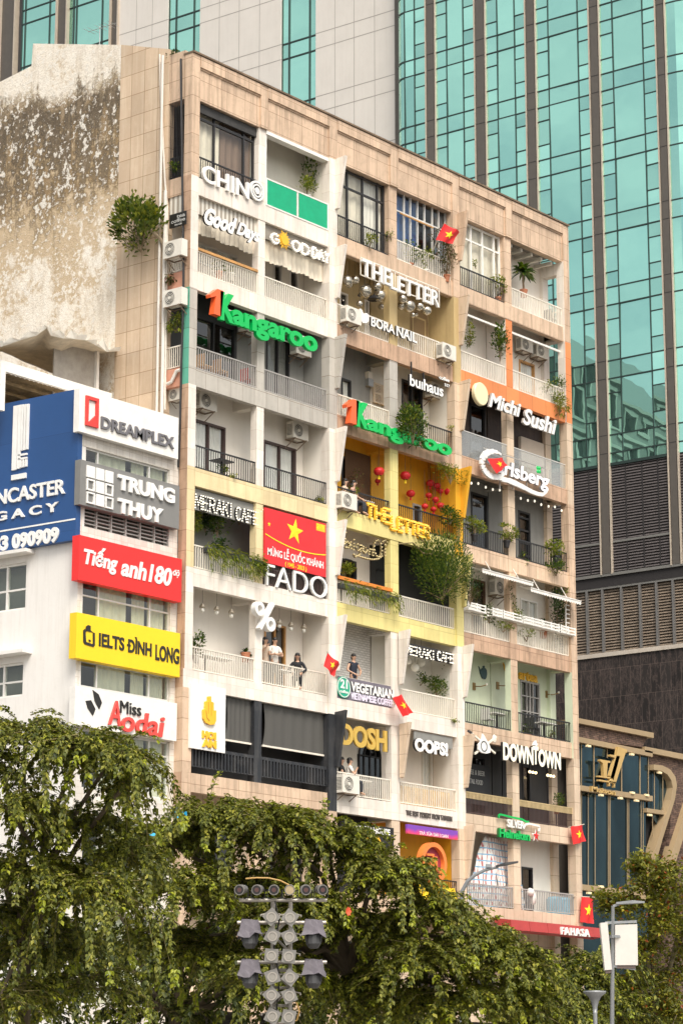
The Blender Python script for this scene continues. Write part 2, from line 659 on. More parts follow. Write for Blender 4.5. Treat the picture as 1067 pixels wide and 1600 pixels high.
LEAFY = leafmat('yellow green leaf', (0.09, 0.13, 0.018), (0.24, 0.27, 0.03), (0.40, 0.38, 0.05))
LEAFD = leafmat('deep green leaf', (0.015, 0.04, 0.010), (0.045, 0.085, 0.016), (0.10, 0.15, 0.02))
LEAFB = leafmat('dry mixed leaf', (0.07, 0.075, 0.02), (0.17, 0.14, 0.06), (0.20, 0.07, 0.09))

# ================================================================== ground
asphalt = paint('asphalt', (0.055, 0.054, 0.052), 0.85, 0.3, 0, None, (0.03, 0.03, 0.03))
paving = paint('paving slabs', (0.30, 0.28, 0.25), 0.8, 0.3, 0, (0.6, 0.6, 0.5), (0.15, 0.13, 0.11))
g = MB().add([(-1500, -1500, 0), (1500, -1500, 0), (1500, 1500, 0), (-1500, 1500, 0)], [(0, 1, 2, 3)]).build('road', asphalt, origin=(0, 0, 0))
struct(g)
struct(MB().box(-60, 60, -6, 40, 0.002, 0.15).build('pavement', paving, origin=(0, 0, 0)))
struct(MB().box(-75, 60, -40, -16, 0.002, 0.15).build('promenade', paving, origin=(0, 0, 0)))

# ================================================================== the old apartment block
Z = {1: 5.2, 2: 8.76, 3: 12.07, 4: 15.41, 5: 18.80, 6: 22.18, 7: 25.58, 8: 28.94, 9: 32.32, 10: 35.72}
TOP = 36.72
COLX = [(-0.38, 0.0), (3.18, 3.55), (6.98, 7.42), (10.58, 11.05), (14.45, 14.88), (17.98, 18.42), (22.0, 22.4)]
BAY = [(COLX[i][1], COLX[i + 1][0]) for i in range(6)]
YB = 1.2      # back wall of the balconies
DEEP = 15.0
apt = thing('apartment_building', 'old nine storey apartment block of open balconies hung with cafe signs', 'building', (11, 7, 0))


def wallholes(mb, x0, x1, z0, z1, y0, y1, holes, m=0):
    """a wall slab with rectangular openings, cut into strips"""
    hs = sorted(holes)
    xs = x0
    for a, b, c, d in hs:
        a, b, c, d = max(a, xs), min(b, x1), max(c, z0), min(d, z1)
        if b <= a:
            continue
        if a > xs + 1e-4:
            mb.box(xs, a, y0, y1, z0, z1, m)
        if c > z0 + 1e-3:
            mb.box(a, b, y0, y1, z0, c, m)
        if d < z1 - 1e-3:
            mb.box(a, b, y0, y1, d, z1, m)
        xs = b
    if xs < x1 - 1e-4:
        mb.box(xs, x1, y0, y1, z0, z1, m)
    return mb


#            beam     pillar   walls by bay        (per section, per floor)
SEC = {
    (0, 9): (WHITE, STONE, (WHITEP, WHITEP)), (0, 8): (WHITE, WHITE, (WHITEP, WHITEP)), (0, 7): (CONC, CONC, (DARK, GREYW)),
    (0, 6): (CREAM, WHITE, (WHITEP, WHITEP)), (0, 5): (WHITE, CREAM, (GREYW, GREYW)), (0, 4): (WHITE, WHITE, (WHITEP, WHITEP)),
    (0, 3): (STONE, BLACKP, (DARK, DARK)), (0, 2): (STONE, STONE, (BEIGE, BEIGE)), (0, 1): (STONE, STONE, (BEIGE, BEIGE)),
    (1, 9): (STONE, STONE, (GREYW, GREYW)), (1, 8): (STONED, OCHRE, (OCHRE, OCHRE)), (1, 7): (STONED, CONC, (GREYW, CEILW)),
    (1, 6): (PALEY, PALEY, (ORANGEY, ORANGEY)), (1, 5): (PALEY, PALEY, (WHITEP, DARK)), (1, 4): (WHITE, WHITE, (BRICKW, CEILW)),
    (1, 3): (WHITE, WHITE, (CEILW, WHITEP)), (1, 2): (STONE, STONE, (DARK, ORANGEY)), (1, 1): (BEIGE, BEIGE, (BEIGE, BEIGE)),
    (2, 9): (STONE, STONE, (GREYW, WHITEP)), (2, 8): (PEACH, WHITE, (WHITEP, WHITEP)), (2, 7): (STONED, BEIGE, (BROWNW, BROWNW)),
    (2, 6): (STONE, BEIGE, (GREYW, GREYW)), (2, 5): (STONED, STONE, (WHITEP, WHITEP)), (2, 4): (STONE, MINT, (MINT, MINT)),
    (2, 3): (BEIGE, BEIGE, (DARK, DARK)), (2, 2): (BEIGE, STONE, (WHITEP, WHITEP)), (2, 1): (BEIGE, BEIGE, (BEIGE, BEIGE)),
}
# openings in each balcony back wall: (photo px left, px right, top py at left, bottom py or None=floor, frame, kind)
OPEN = {
    (0, 8): [(308, 372, 376, 410, ALU, 'curtain')], (1, 8): [(427, 440, 410, 446, ALU, 'dark'), (452, 466, 420, 452, PLW, 'dark'), (489, 503, 436, 462, PLW, 'dark')],
    (0, 7): [(300, 368, 490, None, IRON, 'dark')], (1, 7): [(416, 452, 520, None, IRON, 'curtaindark'), (476, 505, 556, None, RAILG, 'dark')],
    (0, 6): [(300, 352, 653, None, IRONB, 'curtain'), (388, 404, 677, None, IRONB, 'curtain')], (1, 6): [(412, 462, 687, None, IRONB, 'curtain')],
    (1, 4): [(413, 446, 972, None, WOOD, 'wooddoor')],
    (2, 8): [(530, 543, 455, None, RAILW, 'dark'), (569, 585, 468, None, RAILW, 'dark')], (3, 8): [(643, 664, 492, None, OCHRE, 'dark'), (674, 686, 500, None, RAILW, 'shutter')],
    (2, 7): [(533, 548, 590, None, IRON, 'curtain')], (3, 7): [(627, 659, 583, None, IRON, 'dark')],
    (2, 6): [(533, 545, 712, None, IRON, 'dark'), (587, 612, 748, None, GREYW, 'dark')], (3, 6): [(644, 658, 786, None, RAILG, 'dark')],
    (2, 5): [(533, 556, 872, 905, IRON, 'dark'), (585, 608, 890, 915, IRON, 'dark')],
    (2, 3): [(558, 598, 1178, None, IRON, 'dark')], (3, 3): [(658, 677, 1170, None, CEILW, 'curtain')],
    (5, 8): [(810, 834, 561, 610, WOOD, 'curtain')],
    (4, 7): [(733, 757, 612, None, IRON, 'dark'), (771, 796, 640, None, IRON, 'dark')],
    (4, 6): [(735, 764, 768, None, IRON, 'dark')], (5, 6): [(809, 827, 797, None, IRON, 'door')],
    (4, 5): [(735, 757, 903, None, WOODD, 'dark'), (789, 803, 940, None, PLW, 'curtain')], (5, 5): [(812, 839, 934, 975, PLW, 'curtain')],
    (4, 4): [(784, 800, 1054, None, RAILG, 'grid')], (5, 4): [(812, 842, 1062, None, RAILG, 'grid')],
    (4, 3): [(735, 757, 1180, None, IRON, 'dark')], (5, 3): [(815, 828, 1195, None, IRON, 'dark')],
    (5, 2): [(814, 831, 1354, None, IRON, 'dark')], (0, 2): [(310, 370, 1295, None, IRON, 'dark')], (1, 2): [(420, 490, 1320, None, IRON, 'dark')], (0, 1): [(310, 370, 1440, None, IRON, 'dark')], (1, 1): [(425, 495, 1450, None, IRON, 'dark')],
    (2, 1): [(540, 600, 1470, None, IRON, 'dark')], (3, 1): [(640, 700, 1480, None, IRON, 'dark')], (4, 1): [(740, 790, 1485, None, IRON, 'dark')], (5, 1): [(815, 870, 1480, None, IRON, 'dark')],
}

for (s, k), (mbeam, mcol, walls) in SEC.items():
    z, zn = Z[k], Z[k + 1] if k < 9 else TOP
    zc = zn - 0.6 if k < 9 else 35.12           # head of the opening
    i0 = 2 * s
    xl, xr = COLX[i0][1], COLX[i0 + 2][0]
    # front beam under the railing, and the balcony floor behind it
    MB().box(xl, xr, 0.07, 0.30, z - 0.6, z + 0.01).build('beam', mbeam, apt)
    below = SEC.get((s, k - 1), (0, 0, (CEILW, CEILW)))[2]
    for j in (0, 1):
        cm_ = {DARK: DARK, BROWNW: DARK, GREYW: CONCD, ORANGEY: ORANGEY, OCHRE: OCHRE, MINT: MINT}.get(below[j], CEILW)
        xa_, xb_ = (xl, (COLX[i0 + 1][0] + COLX[i0 + 1][1]) / 2) if j == 0 else ((COLX[i0 + 1][0] + COLX[i0 + 1][1]) / 2, xr)
        MB().box(xa_, xb_, 0.30, YB, z - 0.16, z - 0.01).build('balcony_floor', cm_, apt)
    # back walls bay by bay
    for j in (0, 1):
        b = i0 + j
        bx0, bx1 = BAY[b]
        if j == 0:
            bx1 += 0.2
        else:
            bx0 -= 0.17
        holes, wins = [], []
        for (pl, pr, pyt, pyb, mf, kind) in OPEN.get((b, k), []):
            A = at(pl, pyt, YB)
            x1 = xat(pr, A.z, YB)
            z0 = z if pyb is None else at(pl, pyb, YB).z
            zt = min(A.z, zc - 0.05)
            a = max(A.x, bx0 + 0.02)
            x1 = min(x1, bx1 - 0.02)
            if x1 - a > 0.15 and zt > z0 + 0.2:
                holes.append((a, x1, z0, zt))
                wins.append((a, x1, z0, zt, mf, kind))
        if k < 9 or b in (1, 5):
            wallholes(MB(), bx0, bx1, z - 0.01, zn - 0.16, YB, YB + 0.15, holes).build('back_wall', walls[j], apt)
        for (a, x1, z0, zt, mf, kind) in wins:
            door = z0 <= z + 0.01
            fr = MB()
            t = 0.07
            fr.box(a, a + t, YB - 0.03, YB + 0.12, z0, zt).box(x1 - t, x1, YB - 0.03, YB + 0.12, z0, zt)
            fr.box(a + t, x1 - t, YB - 0.03, YB + 0.12, zt - t, zt).box(a + t, x1 - t, YB - 0.03, YB + 0.12, z0, z0 + t)
            if x1 - a > 1.1:
                xm = (a + x1) / 2
                fr.box(xm - 0.03, xm + 0.03, YB - 0.02, YB + 0.1, z0 + t, zt - t)
            if kind == 'grid':
                for q in range(1, 4):
                    zz = z0 + (zt - z0) * q / 4
                    fr.box(a + t, x1 - t, YB - 0.015, YB + 0.05, zz - 0.02, zz + 0.02)
                for q in range(1, 3):
                    xx = a + (x1 - a) * q / 3
                    fr.box(xx - 0.02, xx + 0.02, YB - 0.012, YB + 0.047, z0 + t, zt - t)
            if kind in ('shutter', 'door'):
                zz = z0 + t + 0.03
                while zz < zt - t:
                    fr.box(a + t, x1 - t, YB - 0.01, YB + 0.04, zz, zz + (0.05 if kind == 'shutter' else 0.08))
                    zz += 0.09 if kind == 'shutter' else 0.5
            w = fr.build('door' if door else 'window', mf, apt)
            MB().add([(a + t, YB + .05, z0 + t), (x1 - t, YB + .05, z0 + t), (x1 - t, YB + .05, zt - t), (a + t, YB + .05, zt - t)], [(0, 1, 2, 3)]).build('pane', GLASS if 'curtain' in kind else GLASSD, w)
            if 'curtain' in kind:
                cm = MB()
                n = max(6, int((x1 - a) / 0.05))
                xs = [a + t + (x1 - a - 2 * t) * q / n for q in range(n + 1)]
                vs_ = [(x, YB + 0.12 + 0.025 * math.sin(q * 1.9 + x), zz) for zz in (z0 + t, zt - t) for q, x in enumerate(xs)]
                cm.add(vs_, [(q, q + 1, q + n + 2, q + n + 1) for q in range(n)])
                cm.build('curtain', CURT if kind == 'curtain' else GREYW, w)
            else:
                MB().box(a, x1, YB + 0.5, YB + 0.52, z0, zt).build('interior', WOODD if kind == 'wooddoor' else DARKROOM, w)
    # middle cross beam below the ceiling, and the party wall closing the section
    cx = COLX[i0 + 1]
    cw = walls[0] if mcol not in (STONE,) else CEILW
    if k < 9:
        MB().box(cx[0] + 0.03, cx[1] - 0.03, 0.31, YB, zn - 0.62, zn - 0.17).build('cross_beam', cw if cw is not DARK else GREYW, apt)
    if s < 2:
        MB().box(COLX[i0 + 2][0] + 0.02, COLX[i0 + 2][1] - 0.02, 0.36, YB + 0.15, z - 0.15, zn - 0.16).build('party_wall', walls[1], apt)

# pillars, floor by floor; the tapered fins
PIL = {  # column: floor -> (front, side)
    0: {9: STONE, 8: WHITE, 7: CONC, 6: WHITE, 5: CREAM, 4: WHITE, 3: STONE, 2: STONE, 1: STONE},
    1: {9: WHITE, 8: WHITE, 7: CONC, 6: WHITE, 5: CREAM, 4: WHITE, 3: BLACKP, 2: STONE, 1: STONE},
    2: {9: WHITE, 8: WHITE, 7: CONC, 6: WHITE, 5: WHITE, 4: WHITE, 3: BLACKP, 2: STONE, 1: STONE},
    3: {9: STONE, 8: OCHRE, 7: CONC, 6: PALEY, 5: PALEY, 4: WHITE, 3: WHITE, 2: BEIGE, 1: BEIGE},
    4: {9: STONE, 8: OCHRE, 7: BEIGE, 6: ORANGEY, 5: PALEY, 4: WHITE, 3: WHITE, 2: BEIGE, 1: BEIGE},
    5: {9: STONE, 8: PEACH, 7: BEIGE, 6: BEIGE, 5: STONE, 4: STONE, 3: BEIGE, 2: BEIGE, 1: BEIGE},
    6: {9: STONE, 8: PEACH, 7: BEIGE, 6: STONE, 5: STONE, 4: STONE, 3: BEIGE, 2: BEIGE, 1: BEIGE},
}
SIDE = {(5, 8): WHITE, (6, 8): WHITE, (6, 9): WHITE, (5, 4): MINT, (6, 4): MINT, (0, 8): STONED, (0, 7): TEALP, (0, 6): STONED, (0, 5): STONED, (0, 4): STONED}
FIN = {2: {9: WHITE, 8: WHITE, 7: CONC, 6: WHITE, 5: WHITE, 4: WHITE, 3: BLACKP}, 4: {9: STONE, 8: BEIGE, 7: BEIGE, 6: ORANGEY, 5: PALEY, 4: WHITE, 3: BEIGE, 2: BEIGE}, 3: {4: WHITE, 3: BEIGE}}
for c, fl in PIL.items():
    x0, x1 = COLX[c]
    end = c in (0, 2, 4, 6)
    for k, m in fl.items():
        z = Z[k] if k > 1 else 0
        zn = Z[k + 1] if k < 9 else 35.12
        y0 = 0.0 if end else 0.09
        zt = zn if end else (zn - 0.6 if k < 9 else zn)
        sm = SIDE.get((c, k), m)
        xa = x0 - 0.06 if (c == 0 and k <= 3) else x0
        if end and k < 9 and k > 1:
            MB().box(xa, x1, y0, 0.36, z, zt - 0.6, 0, 1).build('pillar', [m, sm], apt)
            mb2 = SEC[(min(c // 2, 2), k + 1)][0] if c < 6 else fl[k + 1]
            MB().box(xa, x1, y0 + 0.004, 0.36, zt - 0.6, zt, 0, 1).build('pillar', [mb2 if c == 0 else fl[k + 1], SIDE.get((c, k + 1), STONED if c == 0 else fl[k + 1])], apt)
        else:
            MB().box(xa, x1, y0, 0.36, z, zt, 0, 1).build('pillar', [m, sm], apt)
        if c in FIN and k in FIN[c]:
            fm = FIN[c][k]
            zz = Z[k]
            yy = [(0.0, zz + 0.9), (-0.13, zz + 0.93), (-0.47, zz + 2.86), (0.0, zz + 2.82)]
            v = [(x, y, q) for x in (x1 - 0.13, x1) for y, q in yy]
            MB().add(v, [(0, 3, 2, 1), (4, 5, 6, 7), (0, 1, 5, 4), (1, 2, 6, 5), (2, 3, 7, 6), (3, 0, 4, 7)]).build('fin', fm, apt)
# rear corner pillars of the right hand end, open to the side
for k in range(1, 10):
    m = {8: WHITE, 9: WHITE, 4: MINT, 7: BEIGE}.get(k, BEIGE)
    zn = Z[k + 1] if k < 9 else 35.12
    MB().box(22.0, 22.38, 1.04, 1.36, Z[k], zn - 0.01).build('pillar', m, apt)
    MB().box(22.02, 22.36, 0.37, 1.03, zn - 0.5, zn - 0.01).build('cross_beam', m, apt)

# parapet: recessed panels, projecting top band, copings, pilasters
pp = MB()
for i in range(6):
    a, b = BAY[i]
    pp.box(a, b, 0.07, 0.36, 35.12, 36.30)
    pp.box(a, b, 0.0 - 0.02, 0.36, 36.30, 36.70)
    pp.box(a, b, 0.035, 0.36, 36.24, 36.30)
for a, b in COLX:
    pp.box(a, b, -0.0, 0.36, 35.12, 36.72)
pp.box(-0.38, -0.02, 0.37, 1.3, 35.12, 36.9)
pp.build('parapet', STONE, apt)
cop = MB().box(-0.40, 22.42, -0.06, 0.42, 36.722, 36.79)
cop.build('coping', plain('mouldy coping', (0.16, 0.11, 0.07), 0.8, var=0.4), apt)

# the body behind: slabs, roof, right and rear walls
body = MB()
for k in range(1, 10):
    body.box(-0.3, 22.3, YB + 0.16, DEEP, Z[k] - 0.15, Z[k])
body.box(-0.3, 22.3, 0.37, DEEP, 35.5, 35.7)
body.box(22.1, 22.35, 1.37, DEEP, 0, 35.7)
body.box(-0.3, 22.3, DEEP, DEEP + 0.2, 0, 35.7)
body.build('floor_slab', CONCD, apt)
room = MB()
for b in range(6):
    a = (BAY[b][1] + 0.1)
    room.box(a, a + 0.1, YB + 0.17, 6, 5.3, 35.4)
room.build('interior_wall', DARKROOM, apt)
# left hand flank: tiled strip, then peeling plaster
m, nt, bs = newmat('peeling plaster')
wc, pos = wallcoord(nt)
sp = N(nt, 'ShaderNodeSeparateXYZ')
nt.links.new(pos, sp.inputs[0])
n1 = noise(nt, pos, 0.42, 6, 0.62)
n2 = noise(nt, pos, 1.5, 8, 0.72)
n3 = noise(nt, pos, 5.0, 6, 0.75)
n4 = noise(nt, wc, 0.8, 6, 0.7, (2.4, 0.42, 1))
n5 = noise(nt, pos, 14.0, 5, 0.7)


def madd(a, b, k):
    q = N(nt, 'ShaderNodeMath', operation='MULTIPLY_ADD')
    nt.links.new(a, q.inputs[0])
    q.inputs[1].default_value = k
    if hasattr(b, 'links'):
        nt.links.new(b, q.inputs[2])
    else:
        q.inputs[2].default_value = b
    return q.outputs[0]


def zone(lo, hi, stops):
    """a profile over height, its edge ragged by noise"""
    z_ = madd(n1, madd(n2, sp.outputs[2], 2.6), 3.0)
    mr_ = N(nt, 'ShaderNodeMapRange')
    mr_.inputs[1].default_value, mr_.inputs[2].default_value = lo + 2.8, hi + 2.8
    nt.links.new(z_, mr_.inputs[0])
    return ramp(nt, mr_.outputs[0], stops)


c = mixcol(nt, ramp(nt, n2, [(0.35, 0), (0.70, 1)]), (0.85, 0.80, 0.715), (0.78, 0.69, 0.56))
ochz = zone(25.0, 38.5, [(0.0, 0.65), (0.14, 0.35), (0.30, 0.30), (0.42, 0.55), (0.50, 0.95), (0.66, 0.9), (0.80, 0.55), (0.90, 0.2)])
och = ramp(nt, madd(n1, madd(n2, madd(ochz, -0.30, 0.40), 0.8), 0.55), [(0.54, 0.0), (0.63, 0.88)])
c = mixcol(nt, och, c, (0.53, 0.395, 0.24))
bell = zone(30.0, 38.2, [(0.0, 0.12), (0.12, 0.5), (0.35, 0.85), (0.75, 1.0), (0.88, 0.7), (0.98, 0.15)])
gr = madd(n4, madd(n2, madd(bell, -0.22, 0.42), 0.45), 0.45)
c = mixcol(nt, ramp(nt, gr, [(0.52, 0.0), (0.66, 0.8)]), c, (0.36, 0.27, 0.10))
br_ = madd(n2, madd(n3, madd(bell, -0.2, 0.40), 0.4), 0.5)
c = mixcol(nt, ramp(nt, br_, [(0.51, 0.0), (0.59, 0.85)]), c, (0.25, 0.165, 0.08))
dk = madd(n3, madd(n4, madd(bell, -0.2, 0.40), 0.55), 0.4)
c = mixcol(nt, ramp(nt, dk, [(0.575, 0.0), (0.665, 0.92)]), c, (0.075, 0.058, 0.04))
dr = madd(n4, madd(n3, 0.0, 0.3), 0.75)
c = mixcol(nt, ramp(nt, dr, [(0.52, 0.0), (0.64, 0.42)]), c, (0.42, 0.31, 0.19))
crk = N(nt, 'ShaderNodeTexVoronoi', feature='DISTANCE_TO_EDGE')
crk.inputs['Scale'].default_value = 1.7
cm_ = N(nt, 'ShaderNodeMix', data_type='VECTOR')
cn_ = N(nt, 'ShaderNodeTexNoise')
cn_.inputs['Scale'].default_value = 2.0
nt.links.new(pos, cn_.inputs['Vector'])
cm_.inputs[0].default_value = 0.25
nt.links.new(pos, cm_.inputs[4])
nt.links.new(cn_.outputs[1], cm_.inputs[5])
nt.links.new(cm_.outputs[1], crk.inputs['Vector'])
c = mixcol(nt, ramp(nt, crk.outputs[0], [(0.0, 0.22), (0.012, 0.0)]), c, (0.30, 0.22, 0.14))
spk = ramp(nt, madd(n3, madd(n2, 0.0, 0.5), 0.6), [(0.585, 0.0), (0.61, 0.92)])
c = mixcol(nt, spk, c, (0.80, 0.75, 0.67))
c = mixcol(nt, ramp(nt, n5, [(0.56, 0.0), (0.66, 0.45)]), c, (0.33, 0.25, 0.16))
nt.links.new(c, bs.inputs['Base Color'])
bs.inputs['Roughness'].default_value = 0.9
bp = N(nt, 'ShaderNodeBump')
bp.inputs['Strength'].default_value = 0.7
bp.inputs['Distance'].default_value = 0.03
nt.links.new(madd(n3, n5, 1.5), bp.inputs['Height'])
nt.links.new(bp.outputs[0], bs.inputs['Normal'])
PLASTER = m
FLANK = paint('tiled flank', (0.60, 0.455, 0.32), 0.7, 0.4, 0.5, (0.62, 0.78), (0.72, 0.60, 0.45), jcol=(0.5, 0.4, 0.3))
fl = MB()
tp = [atx(262, 78, -0.38), atx(190, 70, -0.38)]
yT = tp[1].y
poly = [(1.10, 0), (yT, 0), (yT, tp[1].z), (1.10, tp[0].z)]
fl.add([(x, y, q) for x in (-0.385, -0.1) for y, q in poly], [(0, 1, 2, 3), (7, 6, 5, 4), (0, 3, 7, 4), (3, 2, 6, 7), (1, 0, 4, 5)])
fl.build('flank_wall', FLANK, apt)
A, B, Cc, Dd = atx(52, 68, -0.38), atx(49, 103, -0.38), atx(0, 128, -0.38), atx(-60, 165, -0.38)
poly = [(yT, 0), (Dd.y, 0), (Dd.y, Dd.z), (Cc.y, Cc.z), (A.y + 0.05, B.z), (A.y, A.z), (yT, tp[1].z)]
n = len(poly)
fl = MB()
fl.add([(x, y, q) for x in (-0.37, -0.1) for y, q in poly], [tuple(range(n)), tuple(range(2 * n - 1, n - 1, -1))] + [(i, i + n, (i + 1) % n + n, (i + 1) % n) for i in range(n)])
fl.build('plaster_wall', PLASTER, apt)
# side balconies of the corner: sills, rails, inner dark
for k in range(3, 10):
    MB().box(-0.37, -0.14, 0.37, 1.09, Z[k] - 0.62, Z[k] + 0.02).build('sill_beam', {7: PINKR, 8: PINKR, 9: STONE, 6: WHITE}.get(k, STONED), apt)


def railing(x0, x1, z, mat, h=0.82, step=0.115, t=0.024, y=0.15, top=0.045, lattice=False, side=False):
    mb = MB()
    n = max(2, round((x1 - x0) / step))

    def bx(a, b, c, d, e, f):
        if side:
            mb.box(c, d, a, b, e, f)
        else:
            mb.box(a, b, c, d, e, f)
    for i in range(n + 1):
        x = x0 + (x1 - x0) * i / n
        bx(x - t / 2, x + t / 2, y - t / 2, y + t / 2, z + 0.05, z + h - top)
    bx(x0, x1, y - 0.025, y + 0.025, z + h - top, z + h)
    bx(x0, x1, y - 0.02, y + 0.02, z + 0.05, z + 0.085)
    if lattice:
        bx(x0, x1, y - 0.02, y + 0.02, z + h * 0.72, z + h * 0.72 + 0.035)
    return mb.build('railing', mat, apt)


RAILS = {
    (0, 9): IRON, (2, 9): IRON, (3, 9): RAILW, (4, 9): IRON, (5, 9): RAILW, (0, 8): RAILW, (1, 8): RAILW, (2, 8): RAILW, (3, 8): RAILW,
    (4, 8): RAILW, (5, 8): RAILW, (0, 7): RAILG, (1, 7): RAILG, (2, 7): RAILW, (3, 7): IRON, (0, 6): IRON, (1, 6): IRON, (2, 6): IRON, (3, 6): IRON,
    (4, 6): IRON, (5, 6): IRON, (0, 5): RAILW, (1, 5): IRONB, (2, 5): RAILW, (3, 5): RAILW, (4, 5): RAILW, (5, 5): RAILW, (0, 4): RAILW, (1, 4): RAILW,
    (2, 4): RAILW, (3, 4): RAILW, (4, 4): IRON, (5, 4): IRON, (0, 3): BLACKP, (1, 3): BLACKP, (2, 3): RAILW, (3, 3): RAILW, (4, 3): IRONB, (5, 3): IRONB,
    (2, 2): IRON, (3, 2): IRON, (4, 2): RAILG, (5, 2): RAILG,
}
for (b, k), m in RAILS.items():
    a, c = BAY[b]
    hh = 0.82
    if m is BLACKP:
        railing(a, c, Z[k] + 0.18, m, 0.72, 0.16, 0.07, 0.12, 0.10)
        continue
    railing(a + 0.01, c - 0.01, Z[k], m, hh, 0.085 if m is IRONB else 0.115, 0.03 if m in (RAILW, RAILG) else 0.02, lattice=(m is IRONB))
for k in (5, 6, 7, 8, 9):
    railing(0.38, 1.05, Z[k] + 0.02, {9: IRON, 7: RAILW, 8: RAILW}.get(k, RAILW), 0.8, 0.1, 0.025, -0.3, side=True)
for k in range(2, 10):
    railing(0.38, 1.02, Z[k] + 0.01, {9: RAILW, 8: RAILW, 4: IRON, 6: IRON, 3: IRONB, 5: RAILW, 2: RAILG}.get(k, RAILG), 0.8, 0.1, 0.025, 22.2, side=True) if k != 7 else None
# right end: side sills
for k in range(2, 10):
    MB().box(22.02, 22.36, 0.37, 1.03, Z[k] - 0.4, Z[k] + 0.005).build('sill_beam', {8: PEACH, 9: STONE}.get(k, BEIGE), apt)


# ================================================================== glass office tower behind
TA = math.radians(92.3)
TD = Vector((math.cos(TA), math.sin(TA), 0))
TN = Vector((-math.sin(TA), math.cos(TA), 0))       # faces the street side, towards -X
TP = atx(1045, 400, 60)
TP.z = 0


def tw(s, h, out=0.0):
    return TP + TD * s + TN * out + Vector((0, 0, h))


def tpx(px, py):
    d = ray(px, py)
    P = CAM + d * ((TP - CAM).dot(TN) / d.dot(TN))
    return (P - TP).dot(TD), P.z


def tbox(mb, s0, s1, o0, o1, h0, h1, m=0):
    v = [tw(s, h, o) for h in (h0, h1) for o in (o0, o1) for s in (s0, s1)]
    return mb.add(v, [(0, 2, 3, 1), (4, 5, 7, 6), (0, 1, 5, 4), (2, 6, 7, 3), (0, 4, 6, 2), (1, 3, 7, 5)], m)


m, nt, b = newmat('teal mirror glass')
b.inputs['Base Color'].default_value = (0.30, 0.66, 0.56, 1)
b.inputs['Metallic'].default_value = 0.92
b.inputs['Roughness'].default_value = 0.004
gg = N(nt, 'ShaderNodeNewGeometry')
tl = ramp(nt, gg.outputs['Random Per Island'], [(0.0, 0.80), (1.0, 1.07)])
nt.links.new(mixcol(nt, 1.0, (0.41, 0.78, 0.66), tl, 'MULTIPLY'), b.inputs['Base Color'])
bp = N(nt, 'ShaderNodeBump')
bp.inputs['Strength'].default_value = 0.05
bp.inputs['Distance'].default_value = 0.05
nt.links.new(noise(nt, gg.outputs['Position'], 0.7, 1), bp.inputs['Height'])
nt.links.new(bp.outputs[0], b.inputs['Normal'])
TGLASS = m
PIERM = plain('grey metal panel', (0.115, 0.10, 0.085), 0.5, 0.3)
CREAMM = plain('champagne metal', (0.52, 0.44, 0.35), 0.45, 0.2)
MULL = plain('dark green mullion', (0.018, 0.035, 0.03), 0.4)
WPANEL = paint('white metal panel', (0.66, 0.615, 0.56), 0.5, 0.05, 0.06, None, mottle=0.05)
SEAM = plain('panel seam', (0.33, 0.30, 0.27), 0.6)
LOUV = plain('grey brown louvre', (0.095, 0.082, 0.08), 0.55)
LOUVD = plain('louvre backing', (0.02, 0.017, 0.017), 0.8)
m, nt, b = newmat('black veined granite')
wc, pos = wallcoord(nt)
br = N(nt, 'ShaderNodeTexBrick', offset=0.37, squash=0.7, squash_frequency=2)
for kk, vv in (('Scale', 1.0), ('Brick Width', 0.62), ('Row Height', 1.62), ('Mortar Size', 0.012)):
    br.inputs[kk].default_value = vv
br.inputs['Color1'].default_value = (0.018, 0.015, 0.014, 1)
br.inputs['Color2'].default_value = (0.030, 0.025, 0.023, 1)
br.inputs['Mortar'].default_value = (0.10, 0.075, 0.065, 1)
mpw = N(nt, 'ShaderNodeMapping')
mpw.inputs['Location'].default_value = (0, 0.2, 0)
nt.links.new(wc, mpw.inputs[0])
nt.links.new(mpw.outputs[0], br.inputs['Vector'])
vn = N(nt, 'ShaderNodeMapping')
vn.inputs['Rotation'].default_value = (0, 0, 0.5)
vn.inputs['Scale'].default_value = (2.2, 0.5, 1)
nt.links.new(wc, vn.inputs[0])
vv = noise(nt, vn.outputs[0], 1.3, 9, 0.75)
vein = ramp(nt, vv, [(0.47, 0.0), (0.50, 0.45), (0.53, 0.0)])
nt.links.new(mixcol(nt, vein, br.outputs[0], (0.16, 0.115, 0.10)), b.inputs['Base Color'])
b.inputs['Roughness'].default_value = 0.4
b.inputs['Specular IOR Level'].default_value = 0.3
GRAN = m

tower = thing('office_tower', 'tall teal glass office tower with grey piers behind the old apartment block', 'skyscraper', (62, 35, 0))
PS = [[tpx(p, 10)[0] for p in q] for q in ((604, 612), (665, 680), (741, 758), (820, 836), (919, 935), (1023, 1038))]
COLS = [(631.6, 647), (697, 722.7), (775.6, 802.6), (855, 901), (955, 1002)]
HB, HT = 37.6, 110.0
bandz = [60.48 + 4.45 * i for i in range(-5, 11)]
lines = sorted([z for z in bandz if z > HB] + [z + 1.08 for z in bandz if z + 1.08 > HB])
rt_ = random.Random(5)


def pane(mb, s0, s1, h0, h1, tilt=0.016):
    a, b_, c_ = rt_.uniform(-tilt, tilt), rt_.uniform(-tilt, tilt), 0.0
    w, hh = (s1 - s0) * 0.5, (h1 - h0) * 0.5
    mb.add([tw(s0, h0, -a * w - b_ * hh), tw(s0, h1, -a * w + b_ * hh), tw(s1, h1, a * w + b_ * hh), tw(s1, h0, a * w - b_ * hh)], [(0, 1, 2, 3)])


